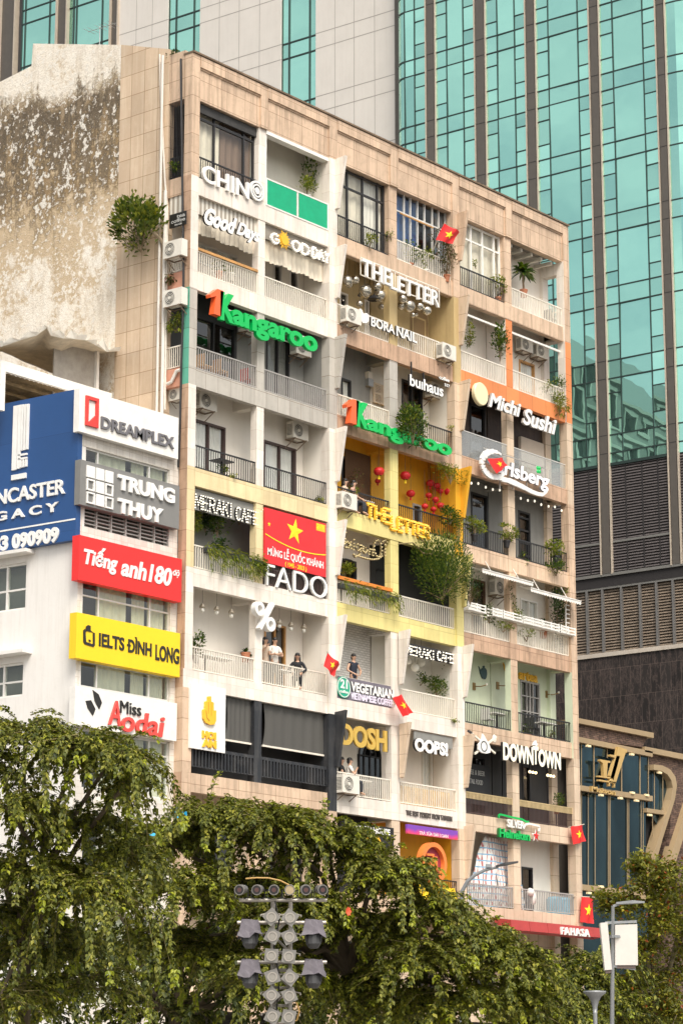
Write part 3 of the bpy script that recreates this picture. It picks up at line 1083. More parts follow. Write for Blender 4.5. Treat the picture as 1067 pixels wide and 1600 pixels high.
for i in range(5):
    sl, sr = PS[i][1], PS[i + 1][0]        # sl > sr
    c1, c2 = tpx(COLS[i][0], 10)[0], tpx(COLS[i][1], 10)[0]
    gl, mu = MB(), MB()
    curved = 0
    if i == 0:
        sl = c1                             # left of this the glass curves away
    hz = [HB] + lines + [HT]
    for h0, h1 in zip(hz, hz[1:]):
        tall = (h1 - h0) > 2
        z1_, z2_ = h1 - 2.44, h1 - 0.88
        segs = [(sl, c1, True), (c1, c2, False), (c2, sr, True)] if i else [(c1, c2, False), (c2, sr, True)]
        for a, b_, side in segs:
            if tall and side and z1_ > h0 + 0.1:
                for q0, q1 in ((h0, z1_), (z1_, z2_), (z2_, h1)):
                    pane(gl, b_, a, q0, q1)
                for q in (z1_, z2_):
                    tbox(mu, b_, a, -0.05, 0.035, q - 0.032, q + 0.032)
            else:
                pane(gl, b_, a, h0, h1)
        if h1 < HT:
            tbox(mu, sr, sl, -0.05, 0.04, h1 - 0.038, h1 + 0.038)
    for c in ((c1, c2) if i else (c1, c2)):
        tbox(mu, c - 0.032, c + 0.032, -0.05, 0.045, HB, HT)
    tbox(mu, sr, sl, -0.06, 0.07, HB - 0.12, HB + 0.05)
    if i == 0:                              # rounded far corner
        Rr, n = 2.6, 10
        for h0, h1 in zip(hz, hz[1:]):
            for q in range(n):
                t0, t1 = q / n * 1.25, (q + 1) / n * 1.25
                P = [(c1 + Rr * 0.55 * math.sin(t), -Rr * (1 - math.cos(t))) for t in (t0, t1)]
                gl.add([tw(P[0][0], h0, P[0][1]), tw(P[0][0], h1, P[0][1]), tw(P[1][0], h1, P[1][1]), tw(P[1][0], h0, P[1][1])], [(0, 1, 2, 3)])
                if h1 < HT:
                    mu.add([tw(P[0][0], h1 - .05, P[0][1] + .05), tw(P[0][0], h1 + .05, P[0][1] + .05), tw(P[1][0], h1 + .05, P[1][1] + .05), tw(P[1][0], h1 - .05, P[1][1] + .05)], [(0, 1, 2, 3)])
    gl.build('glazing', TGLASS, tower)
    mu.build('mullion', MULL, tower)
# rounded near corner at the right edge of the picture
gl, mu = MB(), MB()
s0 = PS[5][1]
hz = [HB] + lines + [HT]
for h0, h1 in zip(hz, hz[1:]):
    n, Rr = 14, 5.5
    for q in range(n):
        t0, t1 = q / n * 1.57, (q + 1) / n * 1.57
        P = [(s0 - Rr * math.sin(t), -Rr * (1 - math.cos(t))) for t in (t0, t1)]
        gl.add([tw(P[1][0], h0, P[1][1]), tw(P[1][0], h1, P[1][1]), tw(P[0][0], h1, P[0][1]), tw(P[0][0], h0, P[0][1])], [(0, 1, 2, 3)])
        gl.add([tw(P[1][0], h1 - .04, P[1][1] + .03), tw(P[1][0], h1 + .04, P[1][1] + .03), tw(P[0][0], h1 + .04, P[0][1] + .03), tw(P[0][0], h1 - .04, P[0][1] + .03)], [(0, 1, 2, 3)], 1)
gl.build('glazing', [TGLASS, MULL], tower)
# piers with champagne edge fins
for i, (a, b_) in enumerate(PS):
    lo = 31.2
    pr, fn, sm = MB(), MB(), MB()
    if i == 0:
        tbox(pr, b_ - 0.1, a + 0.1, -2.2, -1.0, 20, HT)
        pr.build('pier', PIERM, tower)
        continue
    tbox(pr, b_ + 0.1, a - 0.1, -0.12, 0.10, lo, HT)
    for s_ in (a, b_):
        tbox(fn, s_ - 0.04, s_ + 0.04, -0.12, 0.12, lo - 0.05, HT)
    for z in bandz + [z + 1.08 for z in bandz]:
        if z > lo:
            tbox(pr, b_ + 0.1, a - 0.1, 0.0, 0.108, z - 0.02, z + 0.02, 1)
    pr.build('pier', [PIERM, LOUVD], tower)
    fn.build('edge_fin', CREAMM, tower)
# louvre storeys, soffit, sill, granite base
lv, bk, tr, lt = MB(), MB(), MB(), MB()
SL, SR = 25.0, -9.0
tbox(bk, SR, SL, -0.4, -0.30, 26.6, HB - 0.1)
z = 31.32
while z < HB - 0.1:
    v = [tw(SR, z, 0.0), tw(SR, z + 0.12, -0.1), tw(SL, z + 0.12, -0.1), tw(SL, z, 0.0), tw(SR, z - 0.03, 0.0), tw(SL, z - 0.03, 0.0)]
    lv.add(v, [(0, 1, 2, 3), (4, 0, 3, 5)])
    z += 0.165
z = 26.75
while z < 30.3:
    v = [tw(SR, z, -0.16), tw(SR, z + 0.12, -0.26), tw(SL, z + 0.12, -0.26), tw(SL, z, -0.16), tw(SR, z - 0.03, -0.16), tw(SL, z - 0.03, -0.16)]
    lt.add(v, [(0, 1, 2, 3), (4, 0, 3, 5)])
    z += 0.165
tbox(tr, SR, SL, -0.1, 0.03, 32.95, 33.08)
tbox(tr, SR, SL, -0.15, 0.08, 31.05, 31.22)
tbox(tr, SR, SL, -0.2, -0.04, 30.34, 30.46)
lv.build('louvre', LOUV, tower)
lt.build('louvre', plain('bronze louvre', (0.20, 0.155, 0.115), 0.55, var=0.3), tower)
bk.build('louvre_backing', LOUVD, tower)
tr.build('trim', plain('pewter trim', (0.25, 0.24, 0.22), 0.4, 0.5), tower)
pm, vj = MB(), MB()
for p in (916, 940.5, 970, 999, 1025, 1051):
    s_ = tpx(p, 960)[0]
    tbox(pm, s_ - 0.06, s_ + 0.06, -0.2, 0.0, 26.7, 30.35)
s_ = 14.0
for p in (920.5, 978, 1004, 1029):
    s_ = tpx(p, 800)[0]
    tbox(vj, s_ - 0.035, s_ + 0.035, -0.1, 0.012, 31.25, HB - 0.1)
pm.build('post', plain('pewter post', (0.22, 0.21, 0.20), 0.4, 0.5), tower)
vj.build('panel_joint', LOUVD, tower)
sl_, gb = MB(), MB()
tbox(sl_, SR, SL, -0.4, 0.1, 26.42, 26.66)
tbox(gb, SR, SL, -1.0, 0.0, 0, 26.42)
tbox(bk, SR, SL, -1.2, -1.0, 0, 26.42)
sl_.build('sill', paint('pale stone sill', (0.50, 0.44, 0.37), 0.6), tower)
gb.build('granite_base', GRAN, tower)
sf = MB()
tbox(sf, SR, SL, -0.45, -0.02, 30.46, 31.05)
sf.build('soffit', LOUVD, tower)
# the blank white wing to the left with glazed strips, and the far glazed bays
wing = MB()
L = [tpx(p, 30)[0] for p in (0, 7, 72, 88, 156, 168, 245, 295, 422, 476, 604)]
LO = -1.2
FIX = (1 - LO / (TP - CAM).dot(-TN))
for a, b_ in ((L[10] + 0.2, L[9]), (L[8], L[7]), (L[6], L[5])):
    tbox(wing, a, b_, -6, LO, 20, HT)
sm = wing
for z in bandz + [z + 1.08 for z in bandz]:
    if z > 45:
        for a, b_ in ((L[10] + 0.2, L[9]), (L[8], L[7]), (L[6], L[5])):
            tbox(sm, a, b_, LO - 0.05, LO + 0.006, z - 0.025, z + 0.025, 1)
for p in (506, 536, 568, 325, 356, 388, 195, 220):
    s_ = tpx(p, 60)[0]
    tbox(sm, s_ - 0.02, s_ + 0.02, LO - 0.05, LO + 0.005, 40, HT, 1)
wing.build('white_wing', [WPANEL, SEAM], tower)
for a, b_, subs in ((L[9], L[8], (433, 465)), (L[7], L[6], (256, 284)), (L[5] + 0.9, L[2], (100, 140)), (L[3] - 0.5, L[0] - 1, (20, 58))):
    gl, mu = MB(), MB()
    a, b_ = min(a, b_), max(a, b_)
    cs = [a] + sorted(tpx(p, 40)[0] for p in subs) + [b_]
    for h0, h1 in zip(hz, hz[1:]):
        for c0, c1_ in zip(cs, cs[1:]):
            v = [tw(c0, h0, LO - 0.15), tw(c0, h1, LO - 0.15), tw(c1_, h1, LO - 0.15), tw(c1_, h0, LO - 0.15)]
            gl.add(v, [(0, 1, 2, 3)])
        tbox(mu, a, b_, LO - 0.2, LO - 0.1, h1 - 0.05, h1 + 0.05)
    for c in cs:
        tbox(mu, c - 0.05, c + 0.05, LO - 0.2, LO - 0.09, HB, HT)
    gl.build('glazing', TGLASS, tower)
    mu.build('mullion', MULL, tower)
for a, b_ in ((L[2], L[3]), (L[4], L[5]), (L[1], L[0] + 1)):
    pr, fn = MB(), MB()
    a, b_ = min(a, b_), max(a, b_)
    tbox(pr, a, b_, LO - 0.3, LO, 30, HT)
    for s_ in (a, b_):
        tbox(fn, s_ - 0.06, s_ + 0.06, LO - 0.3, LO + 0.16, 30, HT)
    pr.build('pier', PIERM, tower)
    fn.build('edge_fin', CREAMM, tower)
core = MB()
tbox(core, SR + 4, 75, -25, -6.5, 0, HT)
tbox(core, SL, 75, -6.5, LO - 0.5, 0, 45)
core.build('core', PIERM, tower)

# ================================================================== house across the way, seen only as a reflection in the tower glass
hb = thing('corner_house', 'tall cream house with a mansard roof, seen mirrored in the tower glass', 'building', (12, 52, 0))
hm = MB()
hx0, hx1, hy0, hy1 = 2.0, 26.0, 44.0, 66.0
w_, tr_ = MB(), MB()
for z in [20 + 4 * i for i in range(9)]:
    xs_ = hx0
    for a in (3.6, 6.9, 10.2, 13.5, 16.8, 20.1, 23.2):
        b_ = a + 1.5
        c, d = z + 0.9, z + 3.2
        w_.box(xs_, a, hy0, hy0 + 0.3, z, z + 4)
        w_.box(a, b_, hy0, hy0 + 0.3, z, c)
        w_.box(a, b_, hy0, hy0 + 0.3, d, z + 4)
        tr_.box(a - 0.3, b_ + 0.3, hy0 - 0.12, hy0 - 0.001, c - 0.25, c).box(a - 0.3, b_ + 0.3, hy0 - 0.12, hy0 - 0.001, d, d + 0.3)
        tr_.box(a - 0.25, a, hy0 - 0.1, hy0 - 0.001, c, d).box(b_, b_ + 0.25, hy0 - 0.1, hy0 - 0.001, c, d)
        xs_ = b_
    w_.box(xs_, hx1, hy0, hy0 + 0.3, z, z + 4)
    tr_.box(hx0, hx1 + 0.1, hy0 - 0.3, hy0 - 0.001, z + 3.72, z + 4.0)
w_.box(hx0, hx1, hy0, hy0 + 0.3, 0, 20)
w_.box(hx1 - 0.3, hx1, hy0 + 0.3, hy1, 0, 56)
tr_.build('trim', paint('house trim', (0.26, 0.25, 0.23), 0.7), hb)
w_.box(hx0, hx1 - 0.5, hy0 + 1.0, hy1, 0, 56)
w_.build('wall', paint('old cream wall', (0.125, 0.125, 0.12), 0.7), hb)
MB().box(hx0, hx1 - .5, hy0 + .45, hy0 + .5, 20, 56).build('pane', plain('dark pane', (0.012, 0.014, 0.016), 0.3), hb)
rf = MB().add([(hx0, hy0, 56), (hx1 + .3, hy0, 56), (hx1 + .3, hy1, 56), (hx0, hy1, 56), (hx0 + 3, hy0 + 3, 60), (hx1 - 3, hy0 + 3, 60), (hx1 - 3, hy1 - 3, 60), (hx0 + 3, hy1 - 3, 60)],
              [(0, 1, 5, 4), (1, 2, 6, 5), (2, 3, 7, 6), (3, 0, 4, 7), (4, 5, 6, 7)])
rf.build('roof', plain('slate', (0.10, 0.11, 0.12), 0.6), hb)
MB().box(18, 20, 50, 52, 58, 63).build('chimney', paint('old cream wall 2', (0.45, 0.40, 0.33), 0.7), hb)

# ================================================================== restaurant house on the right: gold frames, split stone, tall glass
GOLDM = paint('gold painted frame', (0.35, 0.255, 0.145), 0.5, 0.3, 0.3, None, (0.28, 0.19, 0.10))
m, nt, b = newmat('split stone cladding')
wc, pos = wallcoord(nt)
br = N(nt, 'ShaderNodeTexBrick', offset=0.5)
for kk, vv in (('Scale', 1.0), ('Brick Width', 0.30), ('Row Height', 0.075), ('Mortar Size', 0.012)):
    br.inputs[kk].default_value = vv
br.inputs['Color1'].default_value = (0.055, 0.032, 0.022, 1)
br.inputs['Color2'].default_value = (0.17, 0.105, 0.07, 1)
br.inputs['Mortar'].default_value = (0.02, 0.014, 0.012, 1)
nt.links.new(wc, br.inputs['Vector'])
nt.links.new(mixcol(nt, ramp(nt, noise(nt, pos, 6, 5, 0.7), [(0.4, 0.0), (0.7, 0.6)]), br.outputs[0], (0.22, 0.13, 0.10)), b.inputs['Base Color'])
b.inputs['Roughness'].default_value = 0.85
bp = N(nt, 'ShaderNodeBump')
bp.inputs['Strength'].default_value = 1.0
bp.inputs['Distance'].default_value = 0.06
nt.links.new(noise(nt, pos, 9, 5), bp.inputs['Height'])
nt.links.new(bp.outputs[0], b.inputs['Normal'])
STONEC = m
m, nt, b = newmat('deep blue glass')
b.inputs['Metallic'].default_value = 0.85
b.inputs['Roughness'].default_value = 0.06
gq = N(nt, 'ShaderNodeNewGeometry')
vr = ramp(nt, noise(nt, gq.outputs['Position'], 1.0, 3, .5, (.8, .8, .3)), [(0.35, 0.6), (0.65, 1.2)])
nt.links.new(mixcol(nt, 1.0, (0.048, 0.088, 0.105), vr, 'MULTIPLY'), b.inputs['Base Color'])
BLUEG = m
YG = 0.7
gold = thing('restaurant_building', 'low restaurant house with gold frames, split stone and blue glass right of the old block', 'building', (27, 3, 0))


def gpoly(pts, y0, y1, name, mat, par=gold):
    """a plate traced on the facade plane, given its own thickness; pts in photo pixels of the enlarged crop"""
    q = [at(880 + x * .18755, 1100 + y * .18755, YG) for x, y in pts]
    return fixnormals(MB().prism([(p.x, p.z) for p in q], y0, y1).build(name, mat, par))


zr = at(880, 1600, YG).z
gpoly([(90, 130), (660, 230), (660, 430), (1400, 560), (1400, 2600), (90, 2600)], 1.9, 2.3, 'back_wall', DARKROOM)
gpoly([(100, 120), (725, 243), (725, 285), (100, 162)], 0.55, 3, 'top_beam', GOLDM)
gpoly([(100, 160), (700, 280), (660, 360), (100, 277)], 0.72, 3, 'stone_band', STONEC)
gpoly([(100, 272), (725, 397), (725, 442), (100, 316)], 0.6, 0.95, 'beam', GOLDM)
gpoly([(660, 355), (1400, 500), (1400, 548), (660, 400)], 0.6, 3, 'top_beam', GOLDM)
gpoly([(725, 405), (1400, 540), (1400, 2600), (890, 2600), (890, 1240), (905, 1000), (918, 660), (870, 560), (800, 520), (725, 508)], 0.8, 1.6, 'stone_wall', STONEC)
gpoly([(100, 675), (725, 768), (725, 812), (100, 718)], 0.6, 0.95, 'beam', GOLDM)
gpoly([(678, 868), (845, 893), (840, 925), (678, 903)], 0.62, 0.95, 'beam', GOLDM)
gpoly([(100, 1498), (720, 1575), (720, 1625), (100, 1545)], 0.6, 0.95, 'beam', GOLDM)
# the bent gold frame, a ribbon that rounds the corner and slants to the ground
outer = [(725, 505), (800, 515), (865, 550), (905, 610), (918, 680), (900, 800), (850, 960), (800, 1120), (740, 1330), (640, 1700)]
inner = [(725, 550), (790, 560), (840, 590), (872, 640), (882, 700), (866, 800), (816, 955), (764, 1115), (703, 1325), (600, 1700)]
for i in range(len(outer) - 1):
    gpoly([outer[i], outer[i + 1], inner[i + 1], inner[i]], 0.55, 1.0, 'bent_frame', GOLDM)
gpoly([(1010, 820), (1040, 900), (905, 1330), (830, 1600), (790, 1600), (880, 1225)], 0.55, 1.0, 'bent_frame', GOLDM)
gpoly([(1010, 890), (1400, 950), (1400, 1500), (900, 1500)], 0.84, 0.86, 'pane', BLUEG)
for x, a, b_ in ((158, 320, 720), (262, 340, 735), (372, 370, 450), (492, 380, 760), (645, 420, 790), (715, 440, 800), (158, 720, 1520), (215, 740, 1520), (272, 730, 1520), (382, 760, 1550), (395, 760, 1550), (540, 780, 1560), (552, 790, 1560),
                  (655, 805, 1570), (672, 810, 1570), (765, 550, 885), (835, 570, 890), (750, 920, 1100)):
    w = 1.6 if x not in (262, 492, 645, 395) else 3
    gpoly([(x - w, a), (x + w, a + 3), (x + w, b_), (x - w, b_ - 3)], 0.745, 0.77, 'mullion', GOLDM)
gpoly([(125, 300), (725, 420), (725, 790), (125, 700)], 0.78, 0.80, 'pane', BLUEG)
gpoly([(125, 1548), (720, 1627), (720, 2600), (125, 2600)], 0.80, 0.82, 'pane', BLUEG)
gpoly([(125, 700), (700, 790), (700, 1600), (125, 1530)], 0.80, 0.82, 'pane', BLUEG)
gpoly([(725, 540), (880, 600), (880, 720), (800, 1000), (725, 880)], 0.84, 0.86, 'pane', BLUEG)
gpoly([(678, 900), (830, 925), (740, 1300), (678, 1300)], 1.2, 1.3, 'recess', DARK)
gpoly([(560, 800), (640, 812), (640, 1560), (560, 1550)], 0.84, 0.9, 'stone_wall', STONEC)
for x, y in ((205, 350), (565, 420), (310, 760), (470, 785), (605, 805), (795, 572), (715, 925), (570, 740), (690, 760), (310, 1522), (210, 1575)):
    p = at(880 + x * .18755, 1100 + y * .18755, 0.6)
    MB().box(p.x - 0.12, p.x + 0.12, 0.54, 0.65, p.z - 0.04, p.z + 0.04).build('spotlight', plain('warm spotlight face', (0.9, 0.72, 0.42), 0.4, emit=0.12), gold)
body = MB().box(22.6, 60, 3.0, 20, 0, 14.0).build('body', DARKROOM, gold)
# its hanging emblem: two slanted gold uprights on thin ledges, and lettering below
EMG = plain('dull gold emblem', (0.50, 0.33, 0.12), 0.5)
em = thing('gold_emblem', 'gold letter emblem of two slanted uprights fixed to the blue glass of the restaurant house', 'emblem', tuple(at(942, 1225, 0.2)))
for pts in ([(395, 425), (405, 360), (480, 385), (478, 415), (470, 405), (385, 665), (330, 655)], [(255, 465), (340, 480), (340, 495), (318, 495), (310, 610), (285, 605), (280, 500), (255, 480)], [(340, 425), (420, 440), (415, 460), (365, 640), (335, 600), (380, 455), (340, 440)],
            [(240, 600), (350, 615), (350, 628), (240, 612)], [(245, 632), (385, 655), (385, 668), (245, 645)], [(372, 660), (380, 662), (380, 700), (372, 698)], [(330, 652), (338, 654), (338, 690), (330, 688)]):
    gpoly(pts, 0.42, 0.55, 'emblem_bar', EMG, em)
e_ = MB()
A = at(880 + 232 * .18755, 1100 + 725 * .18755, 0.2)
letters(e_, 'Maison', A.x, xat(880 + 432 * .18755, A.z, 0.2), A.z, A.z + 0.2, 0.18, 0.12, bold=0.02)
e_.build('lettering', EMG, em)


# ================================================================== white office house on the left, covered in signboards
YF = 0.35
WHITEH = paint('bright white render', (0.77, 0.74, 0.70), 0.6, 0.12, 0.2, None, (0.45, 0.4, 0.34), mottle=0.04)
WHITET = paint('white glazed tile', (0.74, 0.70, 0.64), 0.4, 0.15, 0.2, (0.3, 0.2), (0.4, 0.3, 0.22), jcol=(0.8, 0.77, 0.72))
BLUES = paint('blue sign panel', (0.017, 0.075, 0.235), 0.35, 0.05, 0.0, (2.6, 3.2), (0.05, 0.1, 0.2), jcol=(0.7, 0.7, 0.75), mottle=0.1)
xc = xat(119, 15, YF)
xr_ = -0.43
SA = math.radians(94.36)
SDV, SNV = Vector((math.cos(SA), math.sin(SA), 0)), Vector((-math.sin(SA), math.cos(SA), 0))
S0 = Vector((xc, YF, 0))
ztop = at(127, 607, YF).z
zroof = ztop - 0.05
off = thing('office_house', 'white office house with its side wall and windows, covered in company signboards', 'building', (-3, 5, 0))


def sw(s, h, out=0.0):
    return S0 + SDV * s + SNV * out + Vector((0, 0, h))


def spx(px, py, out=0.0):
    d = ray(px, py)
    P0 = S0 + SNV * out
    P = CAM + d * ((P0 - CAM).dot(SNV) / d.dot(SNV))
    return (P - P0).dot(SDV), P.z


def sbox(mb, s0, s1, o0, o1, h0, h1, m=0):
    v = [sw(s, h, o) for h in (h0, h1) for o in (o0, o1) for s in (s0, s1)]
    return mb.add(v, [(0, 2, 3, 1), (4, 5, 7, 6), (0, 1, 5, 4), (2, 6, 7, 3), (0, 4, 6, 2), (1, 3, 7, 5)], m)


# front windows: bands between the signs (px left, py top-left, py bottom-left, px right)
bands = [(128, 696, 730, 266, 4), (130, 780, 822, 265, 'v'), (129.5, 905, 962, 267, 3), (126, 1030, 1072, 266, 3), (130, 1138, 1232, 265, 3), (130, 1275, 1385, 266, 3), (130, 1425, 1570, 266, 3)]
holes = []
for pl, t, b_, pr, nn in bands:
    A, B_ = at(pl, t, YF), at(pl, b_, YF)
    holes.append((A.x, xat(pr, A.z, YF), B_.z, A.z, nn))
fw_ = MB()
zz = 0.0
x0_, x1_ = xc, xr_
for a, b_, c, d, nn in sorted(holes, key=lambda h: h[2]):
    fw_.box(x0_, x1_, YF, YF + 0.25, zz, c)
    fw_.box(x0_, a, YF, YF + 0.25, c, d).box(b_, x1_, YF, YF + 0.25, c, d)
    zz = d
fw_.box(x0_, x1_, YF, YF + 0.25, zz, ztop - 0.1)
fw_.build('front_wall', WHITET, off)
for a, b_, c, d, nn in holes:
    fr = MB()
    if nn == 'v':
        z = c
        while z < d:
            fr.box(a, b_, YF + 0.06, YF + 0.12, z, z + 0.035)
            z += 0.12
        for q in range(7):
            x = a + (b_ - a) * q / 6
            fr.box(x - 0.025, x + 0.025, YF + 0.02, YF + 0.13, c, d)
        fr.build('vent_grille', RAILG, off)
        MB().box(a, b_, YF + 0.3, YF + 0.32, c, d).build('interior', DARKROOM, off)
        continue
    t = 0.06
    fr.box(a, b_, YF + 0.08, YF + 0.16, d - t, d).box(a, b_, YF + 0.08, YF + 0.16, c, c + t)
    for q in (0, 0.2, 0.78, 1):
        x = a + (b_ - a) * q
        fr.box(x - t / 2, x + t / 2, YF + 0.075, YF + 0.165, c + t, d - t)
    if d - c > 1.0:
        fr.box(a, b_, YF + 0.09, YF + 0.15, d - 0.5, d - 0.45)
    w = fr.build('window', ALU, off)
    MB().add([(a, YF + .12, c), (b_, YF + .12, c), (b_, YF + .12, d), (a, YF + .12, d)], [(0, 1, 2, 3)]).build('pane', GLASSG, w)
    cm = MB()
    for u0, u1 in ((0.22, 0.55), (0.62, 0.76), (0.8, 0.98)):
        n = 14
        xs = [a + (b_ - a) * (u0 + (u1 - u0) * q / n) for q in range(n + 1)]
        cm.add([(x, YF + 0.28 + 0.03 * math.sin(q * 1.7), z) for z in (c, d) for q, x in enumerate(xs)], [(q, q + 1, q + n + 2, q + n + 1) for q in range(n)])
    cm.build('curtain', CURTC, w)
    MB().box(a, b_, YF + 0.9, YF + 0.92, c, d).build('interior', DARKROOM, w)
# side wall with two windows
swin = []
for pr, t, b_ in ((42, 877.6, 951), (37, 1034, 1087)):
    s1, z1 = spx(pr, t)
    swin.append((s1, s1 + 2.6, spx(pr, b_)[1], z1))
sd_ = MB()
zz = 0.0
for a, b_, c, d in sorted(swin, key=lambda h: h[2]):
    sbox(sd_, 0, 14, -0.25, 0, zz, c)
    sbox(sd_, 0, a, -0.25, 0, c, d)
    sbox(sd_, b_, 14, -0.25, 0, c, d)
    zz = d
sbox(sd_, 0, 14, -0.25, 0, zz, ztop - 0.15)
sd_.build('side_wall', WHITEH, off)
for a, b_, c, d in swin:
    fr = MB()
    t = 0.07
    sbox(fr, a, b_, -0.18, -0.08, c, c + t)
    sbox(fr, a, b_, -0.18, -0.08, d - t, d)
    for q in (0, 0.33, 0.66, 1):
        s_ = a + (b_ - a) * q
        sbox(fr, s_ - t / 2, s_ + t / 2, -0.185, -0.075, c + t, d - t)
    sbox(fr, a, b_, -0.17, -0.09, c + (d - c) * 0.42, c + (d - c) * 0.42 + 0.06)
    w = fr.build('window', PLW, off)
    gl = MB()
    gl.add([sw(a, c, -.13), sw(a, d, -.13), sw(b_, d, -.13), sw(b_, c, -.13)], [(0, 1, 2, 3)])
    gl.build('pane', GLASSG, w)
    ii = MB()
    sbox(ii, a, b_, -0.7, -0.68, c, d)
    ii.build('interior', plain('pale interior', (0.30, 0.28, 0.24), 0.8), w)
    lg = MB()
    sbox(lg, a - 0.35, b_ + 0.3, -0.1, 0.45, d + 0.22, d + 0.33)
    lg.build('window_ledge', WHITEH, off)
rb = MB().box(xc + 0.1, xr_, YF + 0.3, 12, zroof - 0.6, zroof - 0.4).box(xc, xr_, 12, 12.2, 0, zroof)
for z in (5, 8.5, 12.2, 15.4, 18.6):
    rb.box(xc + 0.2, xr_, YF + 0.26, 12, z, z + 0.15)
rb.box(xr_ - 0.05, xr_, YF + 0.26, 12, 0, zroof)
rb.build('floor_slab', WHITEH, off)
# roof terrace: white steel frame, thatch-brown corrugated roof, torn white awning
YT = 3.0
fr = MB()
P, Q = at(2, 562, YT), at(175, 617, YT)
fr.box(P.x, Q.x, YT, YT + 0.12, P.z - 0.34, P.z)
fr.box(P.x, P.x + 0.22, YT - 0.01, YT + 0.13, zroof - 0.4, P.z - 0.34)
R1 = at(154, 560, YT + 0.5)
fr.box(R1.x - 0.06, R1.x + 0.06, YT + 0.5, YT + 0.6, zroof - 0.4, P.z + 1.7)
fr.build('terrace_frame', plain('white steel', (0.78, 0.75, 0.70), 0.4), off)
cr = MB()
n = 60
v = []
for j, (yy, zz) in enumerate(((YT + 0.15, P.z - 0.36), (YT + 7.5, P.z + 0.1))):
    for q in range(n + 1):
        v.append((P.x - 0.8 + (Q.x + 1 - P.x) * q / n, yy, zz + (0.05 if q % 2 else 0)))
cr.add(v, [(q, q + 1, q + n + 2, q + n + 1) for q in range(n)])
for q in range(8):
    yy = YT + 0.6 + q * 0.9
    cr.box(P.x, Q.x, yy, yy + 0.06, P.z - 0.5, P.z - 0.42)
cr.build('corrugated_roof', plain('brown corrugated sheet', (0.20, 0.14, 0.07), 0.7, var=0.5), off)
MB().box(at(84, 600, YT + .6).x, at(153, 600, YT + .6).x, YT + 0.6, YT + 0.65, zroof - 0.4, P.z + 1.5).build('terrace_screen', plain('grey sheet', (0.36, 0.33, 0.29), 0.6, var=0.2), off)
aw = thing('torn_awning', 'torn white awning with ragged edge stretched against the peeling flank wall', 'awning', (-3, 4, P.z))
av = []
rr = random.Random(3)
A0, A1 = at(-12, 546, YT), at(92, 586, YT)
A2 = Vector((-0.45, at(168, 556, YT).y, at(166, 558, YT + 0.2).z))
n1, n2 = 16, 10
apl = (0.33,)
top = [(-12, 541), (3, 541), (30, 533), (58, 523), (74, 511), (80, 527), (100, 532), (118, 527), (134, 533), (150, 541), (168, 546), (187, 548)]
bot = [(-12, 549), (3, 548), (22, 556), (40, 565), (56, 571), (72, 578), (88, 585), (104, 579), (120, 573), (136, 567), (152, 562), (168, 556)]
rows = 7
for r in range(rows + 1):
    for i, (T, B_) in enumerate(zip(top, bot)):
        f = r / rows
        px, py = B_[0] + (T[0] - B_[0]) * f, B_[1] + (T[1] - B_[1]) * f
        yy = YT + 2.5 - f * 2.7 + 0.05 * math.sin(i * 2.1 + r)
        if r == rows:
            py += rr.uniform(-3, 4)
        av.append(tuple(at(px, py, yy)))
nn = len(top)
am = MB().add(av, [(r * nn + i, r * nn + i + 1, (r + 1) * nn + i + 1, (r + 1) * nn + i) for r in range(rows) for i in range(nn - 1)])
am.build('awning_cloth', plain('shaded white canvas', (0.60, 0.52, 0.40), 0.8, var=0.25), aw, smooth=True)  # white cloth toned tan: the dim shade of its underside put into the colour
ed = MB()
for i in range(nn - 1):
    ed.tube([av[i], av[i + 1]], 0.03, 5)
torn = MB()
for i in range(nn - 1):
    p_, q_ = Vector(av[rows * nn + i]), Vector(av[rows * nn + i + 1])
    torn.add([p_, q_, q_ + Vector((0, -.1, rr.uniform(-.02, .22))), p_.lerp(q_, .4) + Vector((0, -.12, rr.uniform(.05, .3))), p_ + Vector((0, -.1, rr.uniform(-.02, .12)))], [(0, 1, 2, 3, 4)])
torn.build('torn_edge', plain('torn white canvas', (.80, .76, .68), .8, var=.1), aw)
ed.build('edge_pole', plain('white steel', (0.78, 0.75, 0.70), 0.4), aw)


def panel(px0, pyt0, pyb0, px1, y, th, name, label, cat, mat, group=None, side=None):
    A, B_ = at(px0, pyt0, y), at(px0, pyb0, y)
    x1 = xat(px1, A.z, y)
    t = thing(name, label, cat, ((A.x + x1) / 2, y + th, B_.z), group)
    MB().box(A.x, x1, y, y + th, B_.z, A.z).build('panel', mat, t)
    return t, A.x, x1, B_.z, A.z


def lettering(t, mat, calls, name='lettering', y=0.0, depth=0.04):
    o = None
    for c in calls:
        kw = c[6] if len(c) > 6 else {}
        mb = MB()
        pxletters(mb, c[0], c[1], c[2], c[3], c[4], c[5] if len(c) > 5 and c[5] is not None else y, depth, **kw)
        o = mb.build(name, mat, t)
    return o


